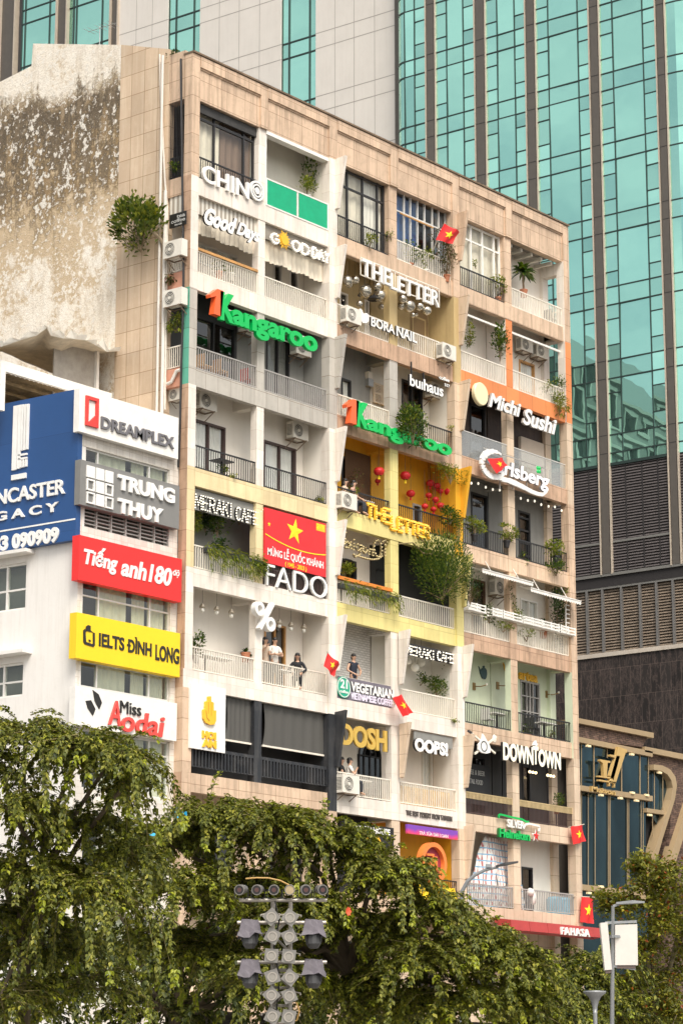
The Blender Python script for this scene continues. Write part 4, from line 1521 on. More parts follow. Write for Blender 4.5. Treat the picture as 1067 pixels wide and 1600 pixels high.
ys = 0.10
t, *_ = panel(125, 606.5, 674, 279.5, ys, 0.24, 'signboard', 'white signboard reading DREAMPLEX with a red door logo', 'sign', PLW)
lettering(t, plain('brushed steel letters', (0.20, 0.19, 0.20), 0.35, 0.5), [('DREAMPLEX', 159.4, 668, 273, 650, ys - 0.06, dict(bold=0.025))], depth=0.06)
mb = MB()
A, B_ = at(135.5, 617.5, ys - .05), at(135.5, 664, ys - .05)
x1 = xat(155, A.z, ys - .05)
w = 0.11
mb.box(A.x, x1, ys - 0.07, ys, A.z - w, A.z).box(A.x, x1, ys - 0.07, ys, B_.z, B_.z + w)
mb.box(A.x, A.x + w, ys - 0.07, ys, B_.z + w, A.z - w).box(x1 - w, x1, ys - 0.07, ys, B_.z + w, A.z - w)
mb.prism([(x1 - w, B_.z + w), (x1 - w, B_.z + w + .3), (x1 - w - .32, B_.z + w)], ys - 0.065, ys)
mb.build('door_logo', plain('logo red', (0.66, 0.05, 0.04), 0.4), t)
t, *_ = panel(126.5, 717.5, 788, 281, ys, 0.24, 'signboard', 'grey signboard reading TRUNG THUY beside a grid of nine white squares', 'sign', plain('grey sign panel', (0.20, 0.195, 0.185), 0.5))
lettering(t, SIGNW, [('TRUNG', 185.6, 762.5, 274, 740, ys - 0.07, dict(bold=0.045)), ('THUY', 185.6, 799, 256, 777, ys - 0.07, dict(bold=0.045))], depth=0.07)
gm = MB()
for r in range(3):
    for q in range(3):
        px0 = 137 + q * 14.4
        A = at(px0, 726.5 + q * 3.9 + r * 20.5, ys - 0.05)
        B_ = at(px0, 726.5 + q * 3.9 + r * 20.5 + 18, ys - 0.05)
        x1 = xat(px0 + 12.2, A.z, ys - 0.05)
        if (r, q) in ((1, 0), (1, 2), (2, 0), (2, 2)):
            w = 0.05
            gm.box(A.x, x1, ys - 0.05, ys, A.z - w, A.z).box(A.x, x1, ys - 0.05, ys, B_.z, B_.z + w)
            gm.box(A.x, A.x + w, ys - 0.05, ys, B_.z + w, A.z - w).box(x1 - w, x1, ys - 0.05, ys, B_.z + w, A.z - w)
        else:
            gm.box(A.x, x1, ys - 0.05, ys, B_.z, A.z)
gm.build('square_grid_logo', SIGNW, t)
t, *_ = panel(124.6, 835.5, 906, 284.5, ys - 0.05, 0.3, 'signboard', 'bright red signboard reading Tiếng anh 180 độ in white script', 'sign', plain('sign red', (0.80, 0.028, 0.025), 0.4, var=0.03))
lettering(t, SIGNW, [('Tiếng', 132, 879.5, 184.5, 856.5, ys - 0.075, dict(bold=0.03, shear=0.2)), ('anh', 190, 898, 229.5, 872.5, ys - 0.075, dict(bold=0.03, shear=0.2, cap=0.66)), ('180', 233, 907.5, 269, 880, ys - 0.075, dict(bold=0.03, shear=0.2)),
                     ('độ', 270.8, 898.5, 281, 889.5, ys - 0.075, dict(shear=0.2, bold=.01))], depth=0.025)
t, *_ = panel(120.5, 956.4, 1028, 282, ys - 0.05, 0.3, 'signboard', 'yellow signboard reading IELTS ĐÌNH LONG with a thumb up emblem', 'sign', plain('sign yellow', (0.90, 0.60, 0.015), 0.4, var=0.03))
BLK = plain('black sign vinyl', (0.02, 0.018, 0.016), 0.4)
lettering(t, BLK, [('IELTS', 155.3, 1008.5, 195, 988.5, ys - 0.07, dict(bold=0.03)), ('DÌNH', 201, 1018, 237.5, 998, ys - 0.07, dict(bold=0.03)), ('LONG', 243.5, 1030, 280.5, 1006.5, ys - 0.07, dict(bold=0.03))], depth=0.02)
p = at(199.5, 1007.6, ys - 0.072)
MB().box(p.x, p.x + 0.16, ys - 0.072, ys - 0.05, p.z - 0.03, p.z + 0.03).build('letter_bar', BLK, t)
em_ = MB()


def pxpoly(mb, pts, y, th, m=0):
    q = [at(a, b_, y) for a, b_ in pts]
    return mb.prism([(p.x, p.z) for p in q], y, y + th, m)


pxpoly(em_, [(131, 985), (134, 982), (135.5, 1003), (146, 1006.5), (146, 988), (149, 989), (149, 1008), (147, 1011), (133, 1006.5), (131, 1003)], ys - 0.07, 0.02)
pxpoly(em_, [(135, 979), (138.5, 976.5), (142.5, 978), (142.5, 985), (146, 988), (137, 986), (135, 987)], ys - 0.071, 0.021)
pxpoly(em_, [(139.5, 999), (142.5, 999.8), (142.5, 1003), (139.5, 1002.2)], ys - 0.07, 0.02)
fixnormals(em_.build('thumb_emblem', BLK, t))
t, *_ = panel(118, 1071, 1133, 277, ys, 0.24, 'signboard', 'white signboard reading Miss Aodai in black and coral letters', 'sign', PLW)
lettering(t, BLK, [('Miss', 189, 1113.5, 221.5, 1094, ys - 0.05, dict(bold=0.0))], name='small_lettering', depth=0.05)
CORAL = plain('coral red letters', (0.74, 0.075, 0.06), 0.4, var=0.04)
lettering(t, CORAL, [('A', 171, 1131, 190, 1092.5, ys - 0.08, dict(bold=0.01, shear=0.15)), ('odai', 191, 1141, 258, 1117, ys - 0.08, dict(bold=0.015, shear=0.15, cap=0.5))], depth=0.07)
em_ = MB()
pxpoly(em_, [(146, 1078), (155, 1085), (160, 1098), (156, 1108), (149, 1095)], ys - 0.03, 0.03)
pxpoly(em_, [(135, 1095), (143, 1094), (150, 1108), (146, 1118), (138, 1106)], ys - 0.03, 0.03)
fixnormals(em_.build('hat_emblem', BLK, t))

# the big blue board on the side wall
so = 0.22
sr1, z1 = spx(124, 607, so)
z0 = spx(118.5, 843, so)[1]
t = thing('signboard', 'large blue signboard with white tower logo and phone number on the side wall', 'sign', tuple(sw(3, z0, so)))
pb = MB()
sbox(pb, sr1, sr1 + 9, 0.0, so, z0, z1)
pb.build('panel', BLUES, t)
ln = MB()
sbox(ln, sr1 + 0.02, sr1 + 9, so - 0.01, so + 0.012, spx(118.7, 811, so)[1] - 0.02, spx(118.7, 811, so)[1] + 0.03)
ln.build('rule', SIGNW, t)


def sideletters(mb, body, pl, pr, pybr, pytr, depth=0.06, **k):
    """on the side wall the reading direction runs from deep to near: left edge is the larger s"""
    a, zb = spx(pr, pybr, so)
    zt = spx(pr, pytr, so)[1]
    lo, hi = a, a + 20
    for _ in range(40):
        mm = (lo + hi) / 2
        if proj(sw(mm, zb, so))[0] > pl:
            lo = mm
        else:
            hi = mm
    letters(mb, body, -lo, -a, zb, zt, 0, depth, frame=lambda X, Y, Z_: tuple(sw(-X, Z_, so + depth - Y)), **k)


mb = MB()
sideletters(mb, 'LANCASTER', -33, 103, 770.5, 748, bold=0.02)
mb.build('lettering', SIGNW, t)
mb = MB()
sideletters(mb, 'L E G A C Y', -48, 93, 798, 784, depth=0.05, bold=0.03)
mb.build('lettering', SIGNW, t)
mb = MB()
sideletters(mb, '33 090909', -9, 93, 845, 823, depth=0.05, bold=0.05)
mb.build('lettering', SIGNW, t)
lg = MB()
for a, b_, c, d in ((22, 29, 634, 734), (30, 34.5, 633, 732), (35.5, 38, 632.5, 704), (39.5, 42, 632, 703), (43.5, 46.5, 631.5, 702), (30.5, 44, 708, 711), (30.5, 44, 714, 717), (33, 36, 718, 731), (37.5, 40, 718, 730), (41.5, 44, 718, 729), (20, 42.5, 739, 747)):
    s_l, s_r = spx(a, (c + d) / 2, so)[0], spx(b_, (c + d) / 2, so)[0]
    sbox(lg, s_r, s_l, so, so + 0.06, spx(b_, d, so)[1], spx(b_, c, so)[1])
lg.build('tower_logo', SIGNW, t)

# pipes and cables on the flank of the old block
pm = MB()
for px, rad, mtop in ((246, 0.045, 90), (254, 0.06, 300)):
    p = [atx(px, y, -0.5) for y in (mtop, 640)]
    pm = MB().tube([(-0.52, p[1].y, 15), (-0.52, p[1].y, p[0].z)], rad, 8)
    pm.build('drain_pipe', plain('white pvc pipe', (0.70, 0.66, 0.60), 0.4), apt)
p = [atx(x, y, -0.45) for x, y in ((250, 85), (251, 130), (254, 200), (258, 280), (262, 330), (261, 420), (258, 640))]
MB().tube(p, 0.035, 6).build('cable', plain('old white cable', (0.68, 0.62, 0.54), 0.6), apt)
p = [atx(x, y, -0.47) for x, y in ((283, 92), (284, 180), (285.5, 300), (287, 390), (287, 470), (284, 560), (281, 690), (279, 730))]
MB().tube(p, 0.04, 6).build('cable', IRON, apt)
p = [atx(x, y, -0.45) for x, y in ((262, 600), (268, 597), (276, 580), (282, 578))]
MB().tube(p, 0.06, 6).build('drain_pipe', plain('white pvc pipe', (0.70, 0.66, 0.60), 0.4), apt)
ant = thing('roof_antenna', 'thin television antenna on the roof ridge', 'antenna', tuple(atx(156, 70, -0.3)))
am = MB()
a0 = atx(156, 72, -0.25)
am.tube([a0, a0 + Vector((0, 0, 0.75))], 0.015, 5)
p1, p2 = atx(138, 50, -0.25), atx(182, 36, -0.25)
am.tube([p1, p2], 0.012, 4)
for f in (0.05, 0.2, 0.45, 0.6, 0.75, 0.9):
    q = p1.lerp(p2, f)
    am.tube([q - Vector((0.3, 0, 0)), q + Vector((0.3, 0, 0))], 0.008, 4)
am.build('antenna_rods', STEEL, ant)


# ================================================================== signs on the old block
def sign(label, px, py, y, group=None, name='sign'):
    return thing(name, label, 'sign', tuple(at(px, py, y)), group)


def struts(t, pts, y0, y1=0.1):
    for px, py in pts:
        p = at(px, py, y0)
        MB().bar((p.x, y0, p.z), (p.x, y1, p.z), 0.025).build('strut', STEEL, t)


def ring(mb, c, r0, r1, y0, y1, n=28, m=0):
    v = []
    for y in (y0, y1):
        for r in (r0, r1):
            v += [(c.x + r * math.cos(2 * math.pi * i / n), y, c.z + r * math.sin(2 * math.pi * i / n)) for i in range(n)]
    f = []
    for i in range(n):
        j = (i + 1) % n
        f += [(i, j, n + j, n + i), (2 * n + i, 3 * n + i, 3 * n + j, 2 * n + j), (n + i, n + j, 3 * n + j, 3 * n + i), (i, 2 * n + i, 2 * n + j, j)]
    return mb.add(v, f, m)


def faced(t, calls, y, depth, front, side, name='lettering'):
    """letters with a dark return and a thin bright face"""
    lettering(t, side, [c[:5] + (y + 0.012,) + c[6:] for c in calls], name + '_return', depth=depth)
    return lettering(t, front, [c[:5] + (y,) + c[6:] for c in calls], name, depth=0.011)


# top floor
t = sign('white CHINO letters with a target ring for the last O on black railing', 355, 275, 0)
lettering(t, SIGNW, [('CHIN', 317, 281, 390, 255, -0.02, dict(bold=0.02))], depth=0.09)
mb = MB()
c = at(402.5, 298, -0.02)
for a, b_ in ((0.29, 0.365), (0.19, 0.245), (0.0, 0.12)):
    ring(mb, c, a, b_, -0.02, 0.07)
mb.build('target_ring', SIGNW, t)
bk = MB()
ring(bk, c, 0.0, 0.33, 0.06, 0.09)
bk.build('ring_backing', SIGNB, t)

t = sign('white script sign reading Good Days in front of striped shade', 362, 345, 0)
faced(t, [('Good', 319.5, 347, 371, 321, 0, dict(bold=0.05, shear=0.45)), ('Days', 370, 364, 407, 344, 0, dict(bold=0.045, shear=0.45))], -0.12, 0.08, SIGNW, SIGNB)
struts(t, [(330, 340), (390, 366)], -0.05)


def bulbsign(t, word, pl, pyb, pr, pyt, y, step=0.10, r=0.027, bar=0.07, back=SIGNB, mat=None, gap=0.3):
    A = at(pl, pyb, y)
    z1 = at(pl, pyt, y).z
    x1 = xat(pr, A.z, y)
    ss = strokes(word, A.x, x1, A.z, z1, gap)
    bm = MB()
    for pl_ in ss:
        for (a, b_), (c_, d) in zip(pl_, pl_[1:]):
            bm.bar((a, y + 0.05, b_), (c_, y + 0.05, d), bar, 0.06, up=(0, 1, 0))
        for a, b_ in along(pl_, step):
            bm.ball((a, y - 0.01, b_), r, n=6, m=1)
    bm.build('bulb_lettering', [back, mat or BULB], t)
    return t


t = sign('GOOD DAY sign of light bulb letters with a yellow sun', 470, 385, 0)
bulbsign(t, 'G', 425, 377.5, 436, 363, -0.05, 0.09, 0.03, 0.09, SIGNW, BULB)
bulbsign(t, 'OD', 458, 389.5, 484, 374.5, -0.05, 0.09, 0.03, 0.09, SIGNW, BULB)
bulbsign(t, 'DAY', 489.5, 401.5, 515, 386, -0.05, 0.09, 0.03, 0.09, SIGNW, BULB)
c = at(445.5, 375, -0.1)
mb = MB().lathe((c.x, -0.1, c.z), [(0.0, 0), (0.19, 0), (0.19, 0.06), (0, 0.06)], 20, 'y')
for i in range(16):
    a = 2 * math.pi * i / 16
    d = Vector((math.cos(a), 0, math.sin(a)))
    e = Vector((-math.sin(a), 0, math.cos(a)))
    q = Vector((c.x, -0.07, c.z))
    p1, p2, p3 = q + d * 0.2 + e * 0.04, q + d * (0.36 if i % 2 else 0.30), q + d * 0.2 - e * 0.04
    mb.add([p1, p2, p3, p1 + Vector((0, .03, 0)), p2 + Vector((0, .03, 0)), p3 + Vector((0, .03, 0))], [(0, 1, 2), (5, 4, 3), (0, 3, 4, 1), (1, 4, 5, 2)])
mb.build('sun_emblem', YELLOW, t)

# the two green kangaroo letter signs
for lab, one, kk, x in (('large green Kangaroo sign led by an orange numeral one below white railings', ((328.5, 488, 349, 447)), [('K', 344.5, 495.5, 368, 453.5), ('angaroo', 363.5, 503, 496.5, 480)], 0),
                        ('green Kangaroo sign partly overgrown by a leafy plant', ((541.5, 658.5, 560.5, 620)), [('K', 557, 662.5, 577, 624.5), ('angaroo', 573, 669, 706, 652)], 1)):
    t = sign(lab, one[0] + 80, one[1], -0.3)
    mb = MB()
    yk = -0.34
    A, z1 = at(one[0], one[1], yk), at(one[0], one[3], yk).z
    x1 = xat(one[2], A.z, yk)
    W, H = x1 - A.x, z1 - A.z
    mb.prism([(A.x + W * .28, A.z), (A.x + W * .86, A.z), (A.x + W * 1.02, z1), (A.x + W * .55, z1), (A.x + W * .02, z1 - H * .30), (A.x + W * .06, z1 - H * .42), (A.x + W * .44, z1 - H * .30)], yk, yk + 0.22)
    fixnormals(mb.build('numeral', ORANGES, t))
    lettering(t, GREENS, [(kk[0][0], kk[0][1], kk[0][2], kk[0][3], kk[0][4], yk, dict(bold=0.06)), (kk[1][0], kk[1][1], kk[1][2], kk[1][3], kk[1][4], yk, dict(bold=0.04, cap=0.53))], depth=0.14)
    rl = MB()
    p = at(one[0] + 22, one[1] - 16 + 10, -0.1)
    rl.box(p.x, xat(kk[1][3] - 6, p.z, -0.1), -0.12, -0.08, p.z - 0.02, p.z + 0.02).box(p.x, xat(kk[1][3] - 6, p.z, -0.1), -0.12, -0.08, p.z - 0.4, p.z - 0.36)
    rl.build('mounting_rail', ALU, t)

# floor 5
t, X0, X1, Z0, Z1 = panel(304.5, 763, 796, 404.5, 0.2, 0.05, 'sign', 'MERAKI CAFÉ light bulb letters on a dark grey board over hanging ferns', 'sign', GREYW)
bulbsign(t, "MERAKI", 305, 793, 362, 772, 0.12, 0.098, 0.028, 0.05)
bulbsign(t, "CAFE'", 369, 811.5, 412, 792, 0.12, 0.098, 0.028, 0.05)
t, X0, X1, Z0, Z1 = panel(414, 792.5, 878.5, 509.5, 0.02, 0.05, 'banner', 'red national day banner with big yellow star and white Vietnamese greeting', 'banner', plain('banner red', (0.70, 0.025, 0.03), 0.5, var=0.12))
lettering(t, SIGNW, [('MỪNG LỄ QUỐC KHÁNH', 418.5, 866.5, 505.5, 855.5, 0.008, dict(bold=0.02))], depth=0.011)
lettering(t, STARY, [('( 1945 - 2023 )', 446, 884, 479, 877.5, 0.008, dict(bold=0.01)), ('2-9', 495, 825.5, 506, 818.5, 0.003, dict(bold=0.03))], 'small_lettering', depth=0.011)


def star(mb, c, r, y, rot=0.0, th=0.008, m=0):
    pts = [(c.x + (r if i % 2 == 0 else r * 0.40) * math.sin(rot + math.pi * i / 5), c.z + (r if i % 2 == 0 else r * 0.40) * math.cos(rot + math.pi * i / 5)) for i in range(10)]
    v = [(c.x, y - th, c.z)] + [(a, y, b_) for a, b_ in pts]
    return mb.add(v, [(0, 1 + (i + 1) % 10, 1 + i) for i in range(10)], m)


mb = MB()
star(mb, at(461, 830, 0.01), 0.46, 0.015, 0.12, 0.02)
mb.build('star_emblem', STARY, t)
mb = MB()
star(mb, at(421, 819, 0.01), 0.09, 0.015, 0, 0.01)
mb.build('small_star', STARY, t)
mb = MB()
a0 = at(415.5, 833.5, 0.0)
pr_ = None
for i in range(17):
    f = i / 16
    q = at(415 + 94 * f, 834 + 33 * (1 - (1 - f) ** 1.9) + 0 * f, 0.012)
    if pr_ is not None:
        mb.bar(pr_, q, 0.035, 0.008, up=(0, 1, 0))
    pr_ = q
mb.build('gold_line', STARY, t)
pb = at(494.5, 817, 0.01)
MB().box(pb.x, xat(508, pb.z, 0.01), 0.012, 0.02, at(495, 828.5, 0.01).z, pb.z).build('date_patch', plain('patch yellow', (0.85, 0.52, 0.03), 0.5), t)
t = sign('tall thin white FADO letters in front of brown railing', 465, 905, 0)
lettering(t, SIGNW, [('FADO', 416.5, 914, 512, 880, 0.02, dict(bold=-0.008))], depth=0.08)
lettering(t, SIGNB, [('FADO', 417.5, 914, 513, 880, 0.09, dict(bold=0.0))], 'letter_return', depth=0.03)

# floor 4 and 3, left section
t = sign('big white percent sign hanging off the beam beside the white pillar', 415, 965, -0.1)
mb = MB()
ring(mb, at(406, 951, -0.16), 0.12, 0.245, -0.18, 0.02, 24)
ring(mb, at(423, 975.5, -0.16), 0.12, 0.245, -0.18, 0.02, 24)
p, q = at(425.5, 943.5, -0.1), at(405, 983, -0.1)
mb.bar((p.x, -0.08, p.z), (q.x, -0.08, q.z), 0.12, 0.2, up=(0, 1, 0))
mb.build('percent_mark', SIGNW, t)
t, X0, X1, Z0, Z1 = panel(298.5, 1066, 1168.5, 353, -0.08, 0.09, 'sign', 'white board with an amber praying hand and lettering on the corner pillar', 'sign', SIGNW)
mb = MB()
pxpoly(mb, [(318, 1109), (321, 1107.5), (321.8, 1096), (326, 1094.5), (326, 1088), (330.5, 1088), (330.5, 1096), (334.5, 1098), (334.7, 1110), (338.3, 1110), (338.2, 1126), (335.5, 1132), (329, 1132.5), (322, 1129), (318.3, 1122)], -0.16, 0.07)
fixnormals(mb.build('hand_emblem', YELLOW, t))
mb = MB()
for pts in ([(326, 1097), (326.6, 1097), (326.6, 1115), (326, 1115)], [(330.4, 1098), (331, 1098), (331, 1118), (330.4, 1118)], [(322, 1110), (322.8, 1110), (324.5, 1121), (328.5, 1126), (327.5, 1127), (323.4, 1122)]):
    pxpoly(mb, pts, -0.166, 0.01)
fixnormals(mb.build('finger_line', plain('amber shade line', (0.45, 0.22, 0.02), 0.5), t))
lettering(t, YELLOW, [('HOI', 317, 1152, 338.5, 1141, -0.13, dict(bold=0.07)), ('AN', 317, 1165.5, 339, 1154, -0.13, dict(bold=0.07))], depth=0.05)
sh = thing('roller_blind', 'short grey roller blind hanging left of the black pillar', 'blind', tuple(at(378, 1160, 0.2)), 'grey roller blinds')
sh2 = thing('roller_blind', 'wide grey roller blind hanging right of the black pillar', 'blind', tuple(at(462, 1175, 0.2)), 'grey roller blinds')
BLIND = glassmat('grey mesh screen', (0.13, 0.125, 0.115), 0.06, 0.35, 0.72)
for t, (x0, y0, x1, y1, b0, b1) in ((sh, (354, 1087, 402, 1094, 1155, 1163)), (sh2, (412.5, 1097, 511, 1117, 1164, 1179.5))):
    mb = MB()
    n, r_ = 24, 10
    A, B_ = at(x0, y0, 0.2), at(x0, b0, 0.2)
    xe = xat(x1, A.z, 0.2)
    v = []
    for r in range(r_ + 1):
        f = r / r_
        for i in range(n + 1):
            u = i / n
            sag = 0.05 * math.sin(math.pi * f) * (1 if u in (0, 1) else 0)
            x = A.x + (xe - A.x) * u
            pinch = 0.11 * (1 - f) * f * 4 * (-1 if u > .5 else 1) * abs(2 * u - 1) ** 6
            v.append((x + pinch, 0.24 + 0.03 * math.sin(u * 21 + f * 2) * f * (abs(u - .5) + .1) + 0.02 * math.sin(u * 40), A.z + (B_.z - A.z) * f))
    mb.add(v, [(r * (n + 1) + i, r * (n + 1) + i + 1, (r + 1) * (n + 1) + i + 1, (r + 1) * (n + 1) + i) for r in range(r_) for i in range(n)])
    mb.build('blind_cloth', BLIND, t, smooth=True)
    MB().box(A.x - 0.03, xe + 0.03, 0.21, 0.27, B_.z - 0.05, B_.z + 0.01).build('bottom_bar', RAILW, t)
    MB().tube([(xe - 0.06, 0.23, B_.z - 0.03), (xe - 0.04, 0.23, B_.z - 0.62)], 0.02, 5).build('pull_cord', WOOD, t)

# middle section
t = sign('boxed white THE LETTER sign hung below the weathered beam', 625, 440, -0.35)
lettering(t, SIGNW, [('THE', 567, 429.5, 611, 404, -0.42, dict(bold=0.005)), ('LETTER', 611.5, 450.5, 687, 425.5, -0.42, dict(bold=0.005))], depth=0.10)
mb = MB()
A, z1 = at(564.5, 429, -0.3), at(564.5, 402, -0.3).z
x1 = xat(687, A.z, -0.3)
for z in (A.z, z1):
    mb.box(A.x, x1, -0.28, -0.25, z - 0.02, z + 0.02)
for i in range(8):
    x = A.x + (x1 - A.x) * i / 7
    mb.box(x - 0.015, x + 0.015, -0.28, -0.25, A.z, z1)
mb.build('letter_frame', RAILW, t)
t = sign('white BORA NAIL letters with a hand emblem on the cream railing', 612, 505, 0)
faced(t, [('BORA', 580, 508.5, 617, 494.5, 0, dict(bold=0.025)), ('NAIL', 619.5, 524, 651.5, 508.5, 0, dict(bold=0.025))], -0.06, 0.08, SIGNW, SIGNB)
mb = MB()
pxpoly(mb, [(561, 486), (563.5, 482), (566, 485), (568, 490), (573, 489), (576.5, 493), (576.5, 501), (573, 505), (567, 504.5), (563, 499)], -0.07, 0.05)
fixnormals(mb.build('hand_emblem', SIGNW, t))
t = sign('white buihaus letters with a small coffee tag on the stained beam', 665, 598, 0)
faced(t, [('buıhaus', 640.5, 601.5, 692.5, 583.5, 0, dict(bold=0.025, cap=0.74))], -0.07, 0.09, SIGNW, SIGNB)
faced(t, [('coffee', 686, 591.5, 702, 586, 0, dict(bold=0.03)), ('317', 694.5, 603, 702.5, 598.5, 0, dict(bold=0.03))], -0.06, 0.05, SIGNW, SIGNB, 'small_lettering')
p, q = at(641.5, 586, -0.02), at(641, 565, -0.02)
MB().bar((p.x + .02, -0.03, p.z), (p.x + .02, -0.03, q.z), 0.045).build('hanger', IRON, t)
MB().bar((xat(661, p.z, -.02), -0.03, p.z - .1), (xat(661, p.z, -.02), -0.03, q.z - .25), 0.045).build('hanger', IRON, t)
t = sign('amber bulb THE LETTER sign on the black railing by red lanterns', 623, 815, 0)
AMB = plain('amber bulb', (0.95, 0.62, 0.12), 0.3, emit=0.35)
for w, a, b_, c_, d in (('THE', 574.5, 808, 612, 787), ('LETTER', 612.5, 826, 672, 806)):
    bulbsign(t, w, a, b_, c_, d, -0.02, 0.10, 0.03, 0.14, YELLOW, AMB, 0.28)
t = sign('bulb lettered script sign reading Saigon Oi on dark ground', 570, 860, 0.2)
A = at(529, 853, 0.15)


def scr(px, py, sc=1.0):
    p = at(px, py, 0.15)
    return (p.x, p.z)


sp_ = [
    [(541, 832), (534, 829), (531, 834), (540, 842), (538, 850), (530, 848)],
    [(547, 851), (543, 846), (539, 849), (540, 855), (545, 856), (548, 847), (549, 857)],
    [(553, 849), (553, 859)], [(553, 843), (553.5, 843.5)],
    [(563, 852), (559, 850), (557, 855), (560, 860), (564, 857), (565, 852), (563, 866), (556, 870), (553, 866)],
    [(572, 856), (568, 854), (567, 860), (571, 864), (574, 860), (572, 856)],
    [(577, 866), (578, 858), (583, 859), (583, 868)],
    arc(0, 0, 1, 1, 70, 430, 14), [(602, 858), (602, 868)], [(602, 851), (602.5, 852)], [(598, 846), (602, 844), (605, 847)],
    [(556, 868), (565, 870), (575, 873), (584, 874), (592, 873), (597, 869)]]
bm = MB()
for i, pl_ in enumerate(sp_):
    pts = [scr(591 + 6 * a, 857 - 13 * b_ + 2 * a) for a, b_ in pl_] if i == 7 else [scr(a, b_) for a, b_ in pl_]
    for (a, b_), (c_, d) in zip(pts, pts[1:]):
        if abs(a - c_) + abs(b_ - d) > 1e-4:
            bm.bar((a, 0.2, b_), (c_, 0.2, d), 0.07, 0.04, up=(0, 1, 0))
    for a, b_ in along(pts, 0.10):
        bm.ball((a, 0.15, b_), 0.03, n=6, m=1)
bm.build('bulb_lettering', [plain('brass channel', (0.20, 0.15, 0.07), 0.4), plain('old warm bulb', (0.78, 0.64, 0.34), .3)], t)
t = sign('banner reading VEGETARIAN VIETNAMESE COFFEE with a green 21 disc', 572, 1080, 0)
A, B_ = at(527.5, 1055.5, 0.09), at(527.5, 1091, 0.09)
MB().box(A.x, xat(614.5, A.z, 0.09), 0.095, 0.115, B_.z, A.z).build('banner_cloth', plain('banner purple grey', (0.16, 0.14, 0.17), 0.6, var=0.2), t)
faced(t, [('VEGETARIAN', 548.5, 1079, 615.5, 1064.5, 0, dict(bold=0.04))], 0.03, 0.06, SIGNW, SIGNB)
lettering(t, plain('lilac white letters', (0.80, 0.74, 0.86), 0.4, var=0.02), [('VIETNAMESE COFFEE', 548.5, 1091.5, 614, 1081, 0.05, dict(bold=0.02))], 'small_lettering', depth=0.04)
c = at(536.5, 1074, 0.05)
dm = MB().lathe((c.x, 0.03, c.z), [(0, 0), (0.38, 0), (0.38, 0.06), (0, 0.06)], 28, 'y')
dm.build('green_disc', plain('disc green', (0.02, 0.36, 0.22), 0.4), t)
mb = MB()
ring(mb, c, 0.33, 0.355, 0.015, 0.029, 28)
letters(mb, '21', c.x - 0.19, c.x + 0.19, c.z - 0.03, c.z + 0.27, 0.015, 0.014, bold=0.03)
letters(mb, 'coffee', c.x - 0.23, c.x + 0.23, c.z - 0.2, c.z - 0.1, 0.015, 0.014, bold=0.02)
mb.build('disc_lettering', SIGNW, t)
t, X0, X1, Z0, Z1 = panel(633, 1003.5, 1022, 709, 0.22, 0.04, 'sign', 'MERAKI CAFÉ light bulb letters on dark board over paper globe lamps', 'sign', DARK)
bulbsign(t, "MERAKI", 633, 1021, 677.5, 1008, 0.15, 0.098, 0.03, 0.05)
bulbsign(t, "CAFE'", 683, 1031, 714.5, 1017.5, 0.15, 0.098, 0.03, 0.05)
t = sign('large gold DOSH letters above the arched black window', 567, 1150, 0)
lettering(t, GOLD, [('DOSH', 533, 1161, 605, 1129, 0.02, dict(bold=0.04))], depth=0.08)
lettering(t, BLK, [('DOSH', 534, 1161, 606.5, 1129, 0.095, dict(bold=0.045))], 'letter_return', depth=0.05)
t = sign('rounded white OOPS! letters on dark backing bar under white beam', 673, 1165, 0)
faced(t, [('OOPS!', 648, 1171.5, 700, 1152, 0, dict(bold=0.06))], 0.0, 0.1, SIGNW, SIGNB)
p = at(644, 1155, 0.2)
MB().box(p.x, xat(704, p.z, .2), 0.12, 0.16, p.z - 0.12, p.z + 0.3).build('backing_bar', GREYW, t)
t = sign('small dark lettering THE BEST DESSERT FROM TAIWAN on the white beam', 670, 1273, 0)
lettering(t, plain('dark bronze letters', (0.10, 0.085, 0.075), 0.5), [('THE BEST DESSERT FROM TAIWAN', 635, 1273.5, 706.5, 1265.5, 0.03, dict(bold=0.01))], depth=0.04)
t, X0, X1, Z0, Z1 = panel(534, 1283, 1316, 615, -0.04, 0.08, 'sign', 'black shop board with white capitals and amber words behind tree branches', 'sign', BLK)
lettering(t, SIGNW, [('SAIGON HOUSE', 549.5, 1297, 609.5, 1288, -0.05, dict(bold=0.04))], depth=0.01)
lettering(t, YELLOW, [('COFFEE TEA', 547, 1309, 595, 1301.5, -0.05, dict(bold=0.04))], 'small_lettering', depth=0.01)
# unknown purple shop banner and the round orange emblem
m, nt, b = newmat('purple orange banner')
wc, pos = wallcoord(nt)
spz = N(nt, 'ShaderNodeSeparateXYZ')
nt.links.new(pos, spz.inputs[0])
A, B_ = at(638, 1289, -0.05), at(638, 1303, -0.05)
mr = N(nt, 'ShaderNodeMapRange')
mr.inputs[1].default_value, mr.inputs[2].default_value = B_.z, A.z
nt.links.new(madd(noise(nt, pos, 2.0, 2), spz.outputs[2], 0.25), mr.inputs[0])
r_ = N(nt, 'ShaderNodeValToRGB')
e = r_.color_ramp.elements
e[0].color, e[1].color = (0.75, 0.10, 0.03, 1), (0.20, 0.06, 0.42, 1)
e[0].position, e[1].position = 0.3, 1.0
k_ = e.new(0.62)
k_.color = (0.62, 0.05, 0.22, 1)
nt.links.new(mr.outputs[0], r_.inputs[0])
nt.links.new(r_.outputs[0], b.inputs['Base Color'])
t, X0, X1, Z0, Z1 = panel(636, 1287.5, 1302, 715, -0.04, 0.08, 'banner', 'purple and orange shop banner strip above the round orange emblem', 'banner', m)
lettering(t, SIGNW, [('TRÀ SỮA ĐÀI LOAN', 655, 1303.5, 700, 1298.5, -0.05, dict(bold=0.0))], depth=0.01)
